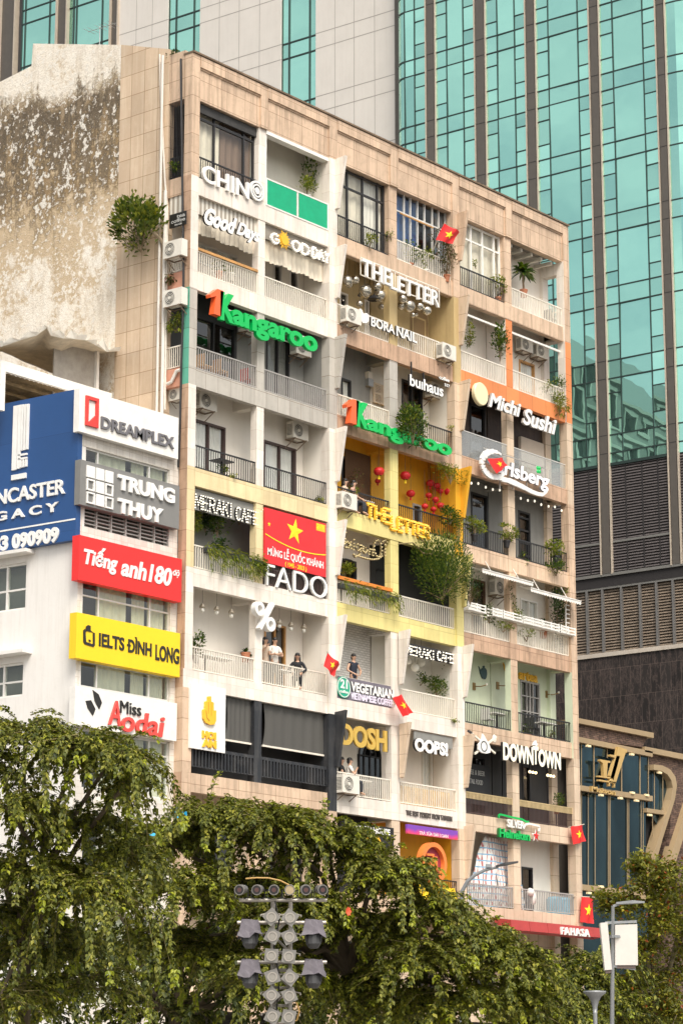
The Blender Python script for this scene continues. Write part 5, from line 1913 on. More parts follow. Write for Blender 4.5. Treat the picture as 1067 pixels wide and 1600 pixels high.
t = sign('round orange emblem sign with a maroon maze mark over yellow letters', 674, 1350, -0.1)
c = at(676, 1349, -0.2)
mb = MB()
MB().lathe((c.x, -0.12, c.z), [(0, 0), (0.62, 0), (0.62, 0.08), (0, 0.08)], 36, 'y').build('emblem_disc', plain('maroon disc', (0.30, 0.035, 0.06), 0.5), t)
ORGR = plain('orange rim', (0.82, 0.22, 0.05), 0.4)
ring(mb, c, 0.58, 0.74, -0.28, -0.02, 40)
mb.build('emblem_rim', ORGR, t)
mb = MB()
for x0, x1, z0, z1 in ((-.34, .1, .26, .34), (.02, .1, -.1, .26), (-.34, -.12, .1, .18), (-.2, -.12, -.3, .1), (-.02, .3, -.3, -.22), (.22, .3, -.22, .22), (.1, .3, .18, .26), (-.34, -.02, -.44, -.36), (-.1, -.02, -.36, 0)):
    mb.box(c.x + x0, c.x + x1, -0.19, -0.125, c.z + z0, c.z + z1)
mb.build('maze_mark', ORGR, t)
lettering(t, plain('lemon letters', (0.88, 0.62, 0.03), 0.4), [('UNITEA', 655, 1403.5, 716, 1382, -0.1, dict(bold=0.05))], depth=0.1)

# right hand section
t = sign('white brush lettered Michi Sushi sign with a pale round disc on orange beam', 805, 640, -0.3)
faced(t, [('Michi', 764, 634, 814, 612, 0, dict(bold=0.03, shear=0.3)), ('Sushi', 817, 661, 870, 636, 0, dict(bold=0.03, shear=0.3))], -0.32, 0.10, SIGNW, RAILG)
c = at(752, 615.5, -0.35)
MB().lathe((c.x, -0.36, c.z), [(0, 0), (0.42, 0), (0.45, 0.03), (0.45, 0.15), (0, 0.15)], 30, 'y').build('pale_disc', plain('cream disc', (0.82, 0.70, 0.44), 0.4, var=0.02), t)
struts(t, [(760, 625), (800, 640), (850, 660)], -0.25)
t = sign('white outlined Carlsberg script sign with a swoosh and green leaf on glass balustrade', 805, 745, -0.2)
WB = SIGNW
mb = MB()
yc = -0.24
ca = at(772, 729, yc)
pts = []
for i in range(15):
    a = math.radians(58 + 262 * i / 14)
    pts.append((771.5 + 19 * math.cos(a), 725.5 - 20 * math.sin(a) + 3 * math.cos(a)))
q = [at(a, b_, yc) for a, b_ in pts]
wd = [0.05, .10, .14, .17, .19, .20, .20, .20, .19, .18, .17, .15, .12, .09, .05]
for i in range(14):
    a, b_ = q[i], q[i + 1]
    mb.bar((a.x, yc, a.z), (b_.x, yc, b_.z), wd[i] * 1.25 + .02, 0.08, up=(0, 1, 0))
mb.build('script_initial', WB, t)
mb = MB()
sw_ = [(774, 747, .03), (783, 748.5, .08), (794, 751, .11), (806, 756, .11), (818, 762, .09), (830, 768.5, .08), (840, 772, .08), (847, 773, .07), (853, 768, .04)]
q = [(at(a, b_, yc), w) for a, b_, w in sw_]
for (a, w), (b_, w2) in zip(q, q[1:]):
    mb.bar((a.x, yc, a.z), (b_.x, yc, b_.z), (w + w2), 0.07, up=(0, 1, 0))
mb.build('swoosh', WB, t)
faced(t, [('arlsberg', 776, 736.5, 858, 714, 0, dict(bold=0.03, shear=0.12, cap=0.74))], yc - 0.03, 0.10, plain('white script', (0.90, 0.88, 0.90), 0.3, var=0.02), plain('script return', (0.20, 0.19, 0.19), 0.5))
mb = MB()
c = at(841, 734, yc)
for a in (50, 140, 230, 320):
    d = Vector((math.cos(math.radians(a)), 0, math.sin(math.radians(a))))
    p = Vector((c.x, yc, c.z)) + d * 0.1
    mb.ball(p, 0.085, 0.03, 0.085, 8)
mb.build('hop_leaf', GREENS, t)
mb = MB()
for px in (780, 800, 822, 846):
    p = at(px, 745, -0.12)
    mb.box(p.x - 0.015, p.x + 0.015, -0.14, -0.11, p.z - 0.5, p.z + 0.4)
p = at(755, 700, -0.12)
mb.box(p.x, xat(852, p.z, -.12), -0.14, -0.11, p.z - 0.02, p.z + 0.02)
mb.build('sign_frame', RAILG, t)
t = sign('yellow artea letters with a yellow teapot emblem on the mint wall', 815, 1055, 1.15)
yb = YB - 0.06
lettering(t, YELLOW, [('artea', 811, 1060, 840, 1049.5, yb, dict(bold=0.03, cap=0.5))], depth=0.06)


def teapot(t, px, py, k, y, mat, name='teapot_emblem'):
    mb = MB()
    P = [(-3, 14), (3, 14.5), (5, 11), (6.5, 3), (5.5, -5), (3.5, -8), (1.2, -9), (1.6, -11.5), (0, -13.5), (-1.6, -12), (-1, -9), (-4, -7), (-6, -1), (-9.5, -7), (-10.5, -10), (-9, -5.5), (-7.5, 3), (-5, 10)]
    pxpoly(mb, [(px + a * k, py + b_ * k + a * k * .2) for a, b_ in P], y, 0.05)
    return fixnormals(mb.build(name, mat, t))


teapot(t, 795, 1044, 0.85, yb, YELLOW)
t = sign('dark teal teapot silhouette hung on the mint wall', 755, 1050, 1.1, name='teapot_ornament')
t['category'] = 'ornament'
teapot(t, 756, 1050, 0.75, YB - 0.05, plain('dark teal', (0.035, 0.075, 0.085), 0.5))
t = sign('cream DOWNTOWN letters with a flaming pan emblem above the dark bar', 815, 1185, -0.2)
faced(t, [('DOWN', 786, 1185.5, 833, 1159, 0, dict(bold=0.045)), ('T', 832.5, 1192, 841, 1165, 0, dict(bold=0.04)), ('OWN', 841, 1195.5, 876, 1170, 0, dict(bold=0.045))], -0.24, 0.12, plain('cream letter face', (0.90, 0.84, 0.68), 0.35, var=0.02, emit=0.06), SIGNB)
fl_ = MB()
pxpoly(fl_, [(834, 1164), (836, 1159), (837.5, 1157), (838.5, 1161), (840, 1163), (838, 1166)], -0.24, 0.1)
fixnormals(fl_.build('flame_tip', SIGNW, t))
mb = MB()
pxpoly(mb, [(747, 1163), (750, 1160), (753, 1154), (754, 1146), (757, 1150), (760, 1156), (763, 1160), (766, 1168), (766, 1176), (760, 1177.5), (752, 1176), (747, 1171)], -0.24, 0.06)
fixnormals(mb.build('pan_emblem', SIGNW, t))
mb = MB()
for a, b_, w in (((738, 1146), (774, 1177), .07), ((776, 1151), (742, 1178), .07)):
    p, q = at(*a, -0.2), at(*b_, -0.2)
    mb.bar((p.x, -0.17, p.z), (q.x, -0.17, q.z), w, 0.05, up=(0, 1, 0))
p = at(773, 1154, -.2)
mb.ball((p.x, -0.17, p.z), 0.13, 0.04, 0.16, 10)
mb.build('crossed_tools', plain('cream tool', (0.80, 0.74, 0.62), 0.4), t)
MB().bar(at(736, 1145, -0.25), at(731, 1142, -0.4), 0.07).build('spot_arm', IRON, t)
mb = MB()
ring(mb, at(756, 1166, -.25), 0.17, 0.2, -0.255, -0.245, 20)
mb.build('pan_line', SIGNB, t)
t = sign('green Heineken Silver sign with a red star on the beige beam', 808, 1300, -0.1)
faced(t, [('Heineken', 780.5, 1307, 828, 1293.5, 0, dict(bold=0.035))], -0.1, 0.12, GREENS, plain('dark green', (0.01, 0.16, 0.04), 0.4))
faced(t, [('SILVER', 793, 1291.5, 819, 1279.5, 0, dict(bold=0.03))], -0.08, 0.06, SIGNW, PLW, 'small_lettering')
mb = MB()
for pts, mt, nm in (([(780, 1278), (779, 1274), (782, 1272.5), (800, 1277), (815, 1280), (822, 1284), (826, 1284)], GREENS, 'green_arc'), ([(818, 1294), (821, 1288.5), (826, 1287), (841, 1290.5), (843, 1293), (842, 1299)], SIGNW, 'white_arc')):
    mb = MB()
    q = [at(a, b_, -0.08) for a, b_ in pts]
    for a, b_ in zip(q, q[1:]):
        mb.bar((a.x, -0.06, a.z), (b_.x, -0.06, b_.z), 0.07, 0.05, up=(0, 1, 0))
    mb.build(nm, mt, t)
mb = MB()
star(mb, at(837, 1306, -0.12), 0.27, -0.10, 0, 0.03)
mb.build('star_outline', SIGNW, t)
mb = MB()
star(mb, at(837, 1306, -0.12), 0.21, -0.135, 0, 0.03)
mb.build('star_emblem', RED, t)
# red book shop fascia
t = thing('shop_fascia', 'long red awning fascia reading FAHASA over the ground floor', 'awning', tuple(at(870, 1460, -0.9)))
A, B_ = at(797, 1437, -0.9), at(797, 1452.5, -0.9)
xe = xat(936, A.z, -0.9)
pr = [(-0.9, A.z), (-0.95, B_.z), (-0.6, B_.z - 0.06), (0.0, A.z + 0.12)]
m, nt, b = newmat('fascia red')
FR = plain('fascia red sheet', (0.40, 0.045, 0.04), 0.45, var=0.1)
fm = MB()
xs = [A.x + (xe - A.x) * i / 5 for i in range(6)]
for a, b_ in zip(xs, xs[1:]):
    a += 0.02
    v = [(x, y, z) for x in (a, b_) for y, z in pr]
    fm.add(v, [(0, 1, 2, 3), (7, 6, 5, 4), (0, 4, 5, 1), (1, 5, 6, 2), (2, 6, 7, 3), (3, 7, 4, 0)])
fixnormals(fm.build('fascia_panel', FR, t))
lettering(t, SIGNW, [('FAHASA', 877, 1459.5, 921.5, 1448, -1.0, dict(bold=0.03, space=1.3))], depth=0.08)
# flank tea sign
t = thing('sign', 'small black board reading tea coffee on the side balcony', 'sign', tuple(atx(278, 355, -0.5)))
P1, P2 = atx(291.5, 333, -0.5), atx(265.5, 356, -0.5)
zt_, zb_ = atx(278, 333, -.5).z, atx(278, 354, -.5).z
MB().box(-0.52, -0.48, P1.y, P2.y, zb_, zt_).build('board', BLK, t)
mb = MB()
for w, a, b_, c_, d in (('tea', .45, .95, .62, .9), ('coffee', .12, .95, .30, .58), ('link', .35, .8, .08, .22)):
    Ly = P2.y - P1.y
    letters(mb, w, a * Ly, b_ * Ly, zb_ + c_ * (zt_ - zb_), zb_ + d * (zt_ - zb_), 0, 0.01, frame=lambda X, Y, Zz: (-0.53 + Y, P2.y - X, Zz))
mb.build('lettering', plain('grey letters', (0.55, 0.55, 0.53), 0.5), t)


# ================================================================== glazing of the top floor, shades, balustrades
def glazed(b, xs, zs_, mat, y=0.30, pane=None, cur=(), t=0.07):
    a, c = BAY[b]
    z0, z1 = Z[9], 35.12
    fr = MB()
    for x in [a + 0.04] + xs + [c - 0.04]:
        fr.box(x - t / 2, x + t / 2, y, y + 0.08, z0, z1)
    for z in zs_:
        fr.box(a, c, y + 0.003, y + 0.077, z - t / 2, z + t / 2)
    w = fr.build('window', mat, apt)
    MB().add([(a, y + .04, z0), (c, y + .04, z0), (c, y + .04, z1), (a, y + .04, z1)], [(0, 1, 2, 3)]).build('pane', pane or GLASS, w)
    for u0, u1, cm_ in cur:
        n = 20
        X = [a + (c - a) * (u0 + (u1 - u0) * q / n) for q in range(n + 1)]
        MB().add([(x, y + 0.22 + 0.03 * math.sin(q * 1.5), z) for z in (z0, z1) for q, x in enumerate(X)], [(q, q + 1, q + n + 2, q + n + 1) for q in range(n)]).build('curtain', cm_, w)
    return w


def zx(px, py, y=0.3):
    p = at(px, py, y)
    return p.x, p.z


glazed(0, [xat(335, 33.5, .3), xat(381, 33.5, .3)], [zx(335, 195)[1], 35.06], IRON, cur=((0.0, 0.48, CURTC), (0.50, 1.0, plain('brown curtain', (0.20, 0.13, 0.09), 0.8))))
MB().box(BAY[0][0], BAY[0][1], 0.2, 0.29, 34.78, 35.1).build('shade_strip', plain('black slatted shade', (0.04, 0.038, 0.036), 0.6, var=0.5), apt)
glazed(2, [xat(543, 33.5, .3), xat(567, 33.5, .3), xat(590, 33.5, .3)], [zx(567, 304)[1], 35.06], IRON, cur=((0.0, 0.66, CURTC), (0.68, 1.0, WHITEP)))
BLUEC = plain('blue film', (0.03, 0.09, 0.24), 0.35, var=0.5)
glazed(3, [xat(p, 33.5, .3) for p in (632, 642, 653, 664, 676, 686, 697)], [zx(660, 346)[1]], ALU, cur=((0.0, 0.52, BLUEC), (0.86, 1.0, plain('grey film', (0.16, 0.19, 0.22), 0.4))), t=0.05)
MB().bar(at(625, 333, 0.24), at(676, 356, 0.24), 0.05).build('curtain_pole', WOOD, apt)
glazed(4, [xat(736, 33.5, .3), xat(754, 33.5, .3), xat(772, 33.5, .3)], [zx(736, 377)[1], 35.06], PLW, cur=((0.0, 1.0, CURTC),))
sfr = MB()
a, c = BAY[1]
for x0, x1 in ((a, (a + c) / 2 - 0.03), ((a + c) / 2 + 0.03, c)):
    MB().box(x0 + 0.05, x1 - 0.03, 0.06, 0.075, Z[9] + 0.06, Z[9] + 0.98).build('railing_panel', plain('green corrugated plastic', (0.0, 0.36, 0.17), 0.4, var=0.12), apt)
sfr.box(a, c, 0.05, 0.1, Z[9] + 0.98, Z[9] + 1.03).box(a, c, 0.05, 0.1, Z[9] + 0.01, Z[9] + 0.06)
for x in (a + 0.025, (a + c) / 2, c - 0.025):
    sfr.box(x - 0.025, x + 0.025, 0.048, 0.102, Z[9] + 0.06, Z[9] + 0.98)
sfr.box(a, c, 0.06, 0.34, 34.98, 35.11).box(a, a + 0.06, 0.1, 0.3, Z[9] + 1.03, 34.98)
sfr.build('railing', PLW, apt)
# slatted pergola ceilings on the right hand loggia
a, c = BAY[5]
for q in range(5):
    x = a + 0.4 + q * 0.7
    MB().box(x, x + 0.12, 0.37, YB, 34.96, 35.10).build('ceiling_beam', CEILW, apt)
# striped shade with ruffled curtain, and the grey valance next to it
m, nt, b = newmat('striped shade')
wv = N(nt, 'ShaderNodeTexWave', wave_type='BANDS', bands_direction='X')
wv.inputs['Scale'].default_value = 1.5
wv.inputs['Distortion'].default_value = 0.0
wcx, _ = wallcoord(nt)
nt.links.new(wcx, wv.inputs['Vector'])
nt.links.new(mixcol(nt, ramp(nt, wv.outputs[0], [(0.48, 0), (0.52, 1)]), (0.70, 0.66, 0.58), (0.36, 0.31, 0.25)), b.inputs['Base Color'])
STRIPE = m


def ruffle(x0, x1, z0, z1, y, mat, amp=0.05, n=60, hang=0.08):
    v = []
    for r in range(3):
        for i in range(n + 1):
            u = i / n
            z = z1 + (z0 - z1) * r / 2 - (hang * abs(math.sin(u * 9)) if r == 2 else 0)
            v.append((x0 + (x1 - x0) * u, y + amp * math.sin(u * (x1 - x0) * 26) * (r / 2), z))
    return MB().add(v, [(r * (n + 1) + i, r * (n + 1) + i + 1, (r + 1) * (n + 1) + i + 1, (r + 1) * (n + 1) + i) for r in range(2) for i in range(n)]).build('ruffled_curtain', mat, apt, smooth=True)


a, c = BAY[0]
zt = Z[9] - 0.6
MB().box(a, c, 0.2, 0.22, zt - 0.62, zt).build('striped_shade', STRIPE, apt)
ruffle(a, c, zt - 1.2, zt - 0.62, 0.3, CURTC)
MB().box(-0.33, -0.30, 0.38, 1.02, zt - 0.65, zt).build('striped_shade', STRIPE, apt)
a, c = BAY[1]
MB().box(a, c, 0.2, 0.22, zt - 0.55, zt).build('valance', plain('taupe valance', (0.28, 0.25, 0.21), 0.8, var=0.2), apt)
ruffle(a, c, zt - 1.25, zt - 0.55, 0.3, CURTC)
MB().box(BAY[0][0], BAY[0][1], 0.08, 0.24, Z[8] + 0.83, Z[8] + 0.92).build('rail_counter', WOOD, apt)
# orange planter shelf on the pale yellow balcony
MB().box(BAY[2][0], BAY[2][1], 0.0, 0.22, Z[5] + 0.83, Z[5] + 0.95).build('rail_counter', plain('orange shelf', (0.72, 0.22, 0.03), 0.5), apt)
# glass balustrade
for b in (4, 5):
    a, c = BAY[b]
    MB().add([(a, .12, Z[7] + .02), (c, .12, Z[7] + .02), (c, .12, Z[7] + 1.0), (a, .12, Z[7] + 1.0)], [(0, 1, 2, 3)]).build('glass_balustrade', GLASSB, apt)
    MB().box(a, c, 0.1, 0.14, Z[7] + 1.0, Z[7] + 1.03).build('handrail', ALU, apt)
MB().add([(22.2, .3, Z[7] + .02), (22.2, 1.04, Z[7] + .02), (22.2, 1.04, Z[7] + 1.0), (22.2, .3, Z[7] + 1.0)], [(0, 1, 2, 3)]).build('glass_balustrade', GLASSB, apt)
# white curtain rails of the white and orange loggia
for b in (4, 5):
    a, c = BAY[b]
    MB().box(a, c, 0.24, 0.30, Z[9] - 1.02, Z[9] - 0.94).build('curtain_rail', PLW, apt)
# wall panel inside the sushi room and a white partition
MB().box(20.3, 21.9, 1.05, 1.19, Z[7], Z[8] - 1.35).build('partition', plain('pale partition', (0.50, 0.42, 0.34), 0.7), apt)
for b in (4, 5):
    rb_ = MB()
    a, c = BAY[b]
    n = int((c - a) / .085)
    for i in range(n + 1):
        x = a + .01 + (c - a - .02) * i / n
        rb_.box(x - .022, x + .022, 0.115, 0.135, Z[3] + .58, Z[3] + .80)
    rb_.box(a + .005, c - .005, .11, .14, Z[3] + .79, Z[3] + .825).build('railing_slat', plain('straw coloured slats', (0.50, 0.38, 0.20), .6, var=.2), apt)
wb_ = MB()
a, c = BAY[3]
for i in range(22):
    x = a + .1 + (c - a - .2) * i / 21
    wb_.box(x - .045, x + .045, .40, .43, Z[3] + .04, Z[3] + .72)
wb_.build('plank_screen', plain('honey planks', (0.62, 0.38, 0.10), .5, var=.25), apt)
# the dark cafe bar glazing: tall black frames
fr = MB()
for x in (18.6, 19.6, 20.4, 21.6):
    fr.box(x - 0.03, x + 0.03, 0.95, 1.0, Z[3], Z[4] - 0.6)
fr.build('window', IRON, apt)
cb = MB().box(BAY[4][0] + 1.2, BAY[4][1] - 0.02, 1.12, 1.17, Z[3] + 0.6, Z[3] + 2.1).build('chalk_board', plain('chalk board', (0.03, 0.032, 0.035), 0.7), apt)
mb = MB()
for i, (w, s_) in enumerate((('COFFEE & BEER', 1.0), ('COCKTAIL FOOD', 0.9))):
    letters(mb, w, BAY[4][0] + 1.35, BAY[4][0] + 1.35 + 1.4 * s_, Z[3] + 1.7 - i * 0.35, Z[3] + 1.88 - i * 0.35, 1.11, 0.008, bold=-0.005)
mb.build('chalk_lettering', plain('chalk', (0.45, 0.45, 0.43), 0.8), cb)
# arch window of the gold lettered cafe
aw_ = MB()
c_ = at(578, 1182, YB - 0.05)
for r in (0.62, 0.34):
    aw_.tube([(c_.x + r * math.cos(math.pi * i / 14), YB - 0.05, c_.z + r * math.sin(math.pi * i / 14)) for i in range(15)], 0.03, 5)
for dx in (-.62, -.34, 0, .34, .62):
    aw_.box(c_.x + dx - 0.02, c_.x + dx + 0.02, YB - 0.07, YB - 0.03, Z[3], c_.z + (0.0 if dx else 0.34))
aw_.box(c_.x - .62, c_.x + .62, YB - 0.07, YB - 0.03, c_.z - 0.02, c_.z + 0.02)
w = aw_.build('arched_window', IRON, apt)
pp_ = MB()
pp_.prism([(c_.x + .6 * math.cos(math.pi * i / 14), c_.z + .6 * math.sin(math.pi * i / 14)) for i in range(15)], YB - 0.03, YB - 0.01)
pp_.box(c_.x - .6, c_.x + .6, YB - 0.03, YB - 0.01, Z[3], c_.z)
pp_.build('pane', GLASSD, w)
# arched niches behind the disco balls
for px, py, w_, h_ in ((655, 500, 0.55, 1.3), (697, 520, 0.5, 1.2)):
    p = at(px, py, YB - .02)
    pl_ = [(p.x - w_, Z[8]), (p.x + w_, Z[8]), (p.x + w_, p.z)] + [(p.x + w_ * math.cos(math.pi * i / 10), p.z + w_ * math.sin(math.pi * i / 10)) for i in range(1, 11)]
    MB().prism(pl_, YB - 0.02, YB - 0.005).build('arched_niche', plain('brown niche', (0.26, 0.17, 0.08), 0.7), apt)
# curved black window frames of the script sign cafe
for px0, px1, pyt in ((533, 556, 872), (586, 609, 888)):
    p, q = at(px0, pyt, YB - .04), at(px1, pyt, YB - .04)
    MB().tube([(p.x, YB - .04, Z[5] + .3), (p.x, YB - .04, p.z - .25), (p.x + .08, YB - .04, p.z - .08), (p.x + .25, YB - .04, p.z), (q.x - .25, YB - .04, p.z), (q.x - .08, YB - .04, p.z - .08), (q.x, YB - .04, p.z - .25), (q.x, YB - .04, Z[5] + .3)], 0.035, 6).build('window_frame', IRON, apt)
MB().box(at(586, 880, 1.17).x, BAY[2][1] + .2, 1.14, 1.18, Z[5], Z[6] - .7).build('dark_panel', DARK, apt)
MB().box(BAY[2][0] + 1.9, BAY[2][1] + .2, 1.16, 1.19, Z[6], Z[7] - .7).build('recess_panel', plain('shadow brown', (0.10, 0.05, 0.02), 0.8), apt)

# ================================================================== air conditioners
ACW = plain('air conditioner white', (0.70, 0.66, 0.58), 0.45, var=0.1)
ACG = plain('air conditioner grille', (0.10, 0.095, 0.085), 0.5)


def make_ac():
    t = thing('air_conditioner', 'x', 'air conditioner', (0, 0, 0), 'outdoor air conditioner units')
    MB().box(-.42, .42, -.15, .15, 0, .58).build('casing', ACW, t, local=True)
    g_ = MB().lathe((-.12, -.152, .29), [(0, 0), (.235, 0), (.235, .01), (0, .01)], 24, 'y')
    g_.build('fan_well', ACG, t, local=True)
    f_ = MB()
    for r in (.07, .12, .17, .225):
        ring(f_, Vector((-.12, 0, .29)), r - .012, r, -.165, -.150, 24)
    f_.lathe((-.12, -.17, .29), [(0, 0), (.05, 0), (.05, .015), (0, .015)], 12, 'y')
    f_.build('fan_guard', ACW, t, local=True)
    v_ = MB()
    for i in range(9):
        v_.box(-.425, -.42, -.1, .12, .1 + i * .045, .12 + i * .045)
    v_.build('side_vent', ACG, t, local=True)
    b_ = MB()
    for x in (-.3, .3):
        b_.box(x - .02, x + .02, -.17, .3, -.04, 0)
        b_.bar((x, -.12, -.03), (x, .3, -.3), .025)
    b_.box(-.3, .3, .26, .3, -.04, -.005).box(-.3, .3, -.14, -.11, -.035, -.005)
    b_.build('bracket', plain('rusty bracket', (0.22, 0.16, 0.11), 0.6), t, local=True)
    return t


AC0 = make_ac()
first = [True]


def ac(px, py, y, label, rz=0, s=1.0, x=None):
    t = AC0 if first[0] else copytree(AC0)
    first[0] = False
    p = at(px, py, y) if x is None else atx(px, py, x)
    t.location = (p.x, p.y, p.z)
    t.rotation_euler = (0, 0, rz)
    t.scale = (s, s, s)
    t['label'] = label
    return t


ac(321, 641, 0.85, 'air conditioner under the ceiling left of the curtained doors on the white balcony')
ac(465, 687, 0.85, 'air conditioner on the white wall above the widest curtained door')
ac(390, 521, 0.85, 'air conditioner half hidden behind the first green Kangaroo sign')
ac(470, 556, 0.8, 'air conditioner below the last letters of the upper Kangaroo sign')
ac(548, 506, -0.12, 'air conditioner hung outside the cream railing left of BORA NAIL')
ac(697, 562, -0.12, 'air conditioner hung outside the cream railing right of BORA NAIL')
ac(819, 550, 0.9, 'left one of the twin air conditioners above the wooden framed window', s=.95)
ac(843, 560, 0.9, 'right one of the twin air conditioners above the wooden framed window', s=.95)
ac(679, 623, 0.85, 'air conditioner with hanging cables on the wall under buihaus')
ac(541, 796, -0.12, 'air conditioner outside the black railing of the orange lantern balcony')
ac(779, 931, 0.85, 'air conditioner on the white wall under the lace edged awning')
ac(543, 1240, -0.12, 'air conditioner outside the cream railing below DOSH', s=1.08)
ac(274, 403, 0, 'upper air conditioner on the side balcony above the dry hanging plant', -math.pi / 2, 1.0, -0.62)
ac(274, 479, 0, 'lower air conditioner on the side balcony below the dry hanging plant', -math.pi / 2, 1.0, -0.62)
ac(277, 626, 0, 'small air conditioner tucked under the bent white drain pipe', -math.pi / 2, .7, -0.1)

# ================================================================== flags


def flag(label, TL, TR, BR, BL, y, pole):
    t = thing('flag', label, 'flag', tuple(at(pole[0][0], pole[0][1], y)), 'red flags with a yellow star')
    c4 = [at(p[0], p[1], y) for p in (TL, TR, BR, BL)]

    def F(u, v, o=0.0):
        p = c4[0].lerp(c4[1], u).lerp(c4[3].lerp(c4[2], u), v)
        return (p.x, p.y + 0.06 * math.sin(u * 7 + v * 2.5) * (0.3 + u) + o, p.z + 0.012 * math.sin(u * 9))
    n, k = 12, 8
    MB().add([F(i / n, j / k) for j in range(k + 1) for i in range(n + 1)], [(j * (n + 1) + i, j * (n + 1) + i + 1, (j + 1) * (n + 1) + i + 1, (j + 1) * (n + 1) + i) for j in range(k) for i in range(n)]).build('cloth', RED, t, smooth=True)
    W, H = (c4[1] - c4[0]).length, (c4[3] - c4[0]).length
    r = 0.27 * min(W, H)
    for o in (-0.012, 0.012):
        pts = [F(.5, .5, o)] + [F(.5 + (r if i % 2 == 0 else r * .4) * math.sin(math.pi * i / 5) / W, .5 - (r if i % 2 == 0 else r * .4) * math.cos(math.pi * i / 5) / H, o) for i in range(10)]
        MB().add(pts, [(0, 1 + (i + 1) % 10, 1 + i) for i in range(10)]).build('star', STARY, t)
    MB().tube([at(pole[0][0], pole[0][1], 0.1), at(pole[1][0], pole[1][1], y)], 0.022, 6).build('pole', plain('flag pole', (0.5, 0.45, 0.36), 0.5), t)


flag('red flag with yellow star flying from the top floor plant balcony', (694, 349), (719, 363), (707, 381), (681, 375), -0.5, ((676, 392), (695, 347)))
flag('red flag with yellow star draped over the first letter of Carlsberg', (761, 717), (786.5, 715), (792.5, 727.6), (775.8, 740), -0.45, ((757, 727), (761, 715)))
flag('red flag with yellow star on the white fin beside the standing man in black', (512, 1020), (532, 1039), (522.6, 1057.7), (506, 1041), -0.5, ((529, 1068), (511, 1018)))
flag('red flag with yellow star at the end of the vegetarian cafe banner', (613.5, 1091), (628.6, 1083.5), (645.4, 1114), (629.7, 1120), -0.4, ((617, 1100), (612, 1089)))
flag('red flag with yellow star at the right corner below DOWNTOWN', (891, 1291.8), (911, 1288.5), (915, 1314.5), (895.5, 1319.6), -0.15, ((887, 1293), (912, 1288)))
flag('red flag with yellow star hanging straight above the FAHASA fascia', (908, 1402), (928.6, 1402), (927.4, 1443.5), (906.4, 1441), -0.15, ((894, 1400.5), (929, 1402)))

# ================================================================== hanging lamps, lanterns, balls
LRED = plain('lantern red silk', (0.60, 0.018, 0.02), 0.5)


def lantern(px, py, r, y, label):
    p = at(px, py, y)
    t = thing('lantern', label, 'lantern', tuple(p), 'red paper lanterns on the orange balcony')
    MB().lathe(p, [(r * .45, -r * .75), (r * .8, -r * .55), (r, -r * .1), (r * .97, r * .2), (r * .7, r * .6), (r * .4, r * .72)], 14).build('shade', LRED, t, smooth=True)
    MB().tube([(p.x, y, p.z + r * .7), (p.x, y, min(p.z + 1.4, Z[7] - .2))], 0.008, 4).build('cord', IRONB, t)
    MB().tube([(p.x, y, p.z - r * .75), (p.x, y, p.z - r * 1.5)], [0.025, 0.045], 5).build('tassel', STARY if r > .18 else LRED, t)


for a in ((592, 736.4, .20, .45, 'large red lantern left of the yellow middle pillar'), (590, 751.5, .11, .95, 'small red lantern hanging low behind the left large lantern'), (633, 743, .20, .45, 'large red lantern right of the yellow middle pillar'),
          (641.5, 771, .17, .9, 'dark red lantern against the back wall above the small door'), (669.5, 774, .13, .8, 'red lantern on the left edge of the lantern cluster'), (672, 754.7, .16, .95, 'topmost dim lantern of the cluster under the vine'),
          (682.5, 759, .14, .8, 'red lantern second from top in the cluster'), (689, 767.6, .13, .7, 'red lantern left of the big one under the vine'), (702, 768.7, .21, .4, 'largest red lantern on the right below the vine'),
          (680, 780.6, .14, .7, 'red lantern in the middle of the cluster'), (688, 790, .15, .55, 'red lantern low right of the cluster above the leaves'), (663.5, 791, .13, .65, 'red lantern low left just above the black railing'), (677, 795.6, .12, .7, 'lowest red lantern of the cluster behind the railing')):
    lantern(*a)
CHROME = plain('mirror ball', (0.62, 0.58, 0.50), 0.12, 0.9)
for i, (x, y, r, dy, lab) in enumerate(((150, 275, .21, .35, 'silver ball nearest the white fin'), (207, 265, .17, .6, 'silver ball second from the white fin'), (165, 300, .13, .7, 'small silver ball low beside the white fin'), (280, 350, .25, .5, 'large silver ball above the black lampshade'),
                                        (295, 318, .13, .9, 'small silver ball just above the large left one'), (368, 315, .20, .5, 'silver ball under the letters THE'), (390, 382, .24, .45, 'large silver ball left of the middle pillar'), (240, 440, .13, .6, 'low silver ball above the emblem of the nail shop'),
                                        (395, 460, .12, .9, 'dim silver ball behind BORA'), (450, 480, .11, .8, 'dim silver ball touching the middle pillar'), (550, 405, .18, .4, 'silver ball just right of the middle pillar'), (540, 455, .17, .6, 'silver ball partly behind the middle pillar'),
                                        (597, 457, .25, .4, 'largest silver ball right of the pillar'), (672, 460, .18, .5, 'silver ball below the letters ETTER'), (725, 490, .20, .4, 'silver ball furthest right over the arched niche'), (625, 522, .11, .7, 'left of two small balls over NAIL'), (648, 515, .11, .8, 'right of two small balls over NAIL'))):
    p = at(510 + x * .2156, 380 + y * .2156, dy)
    t = thing('mirror_ball', lab, 'mirror ball', tuple(p), 'hanging silver balls')
    MB().ball(p, r, n=16).build('ball', CHROME, t, smooth=True)
    MB().tube([(p.x, p.y, p.z + r), (p.x, p.y, Z[9] - .18)], 0.006, 4).build('cord', IRON, t)
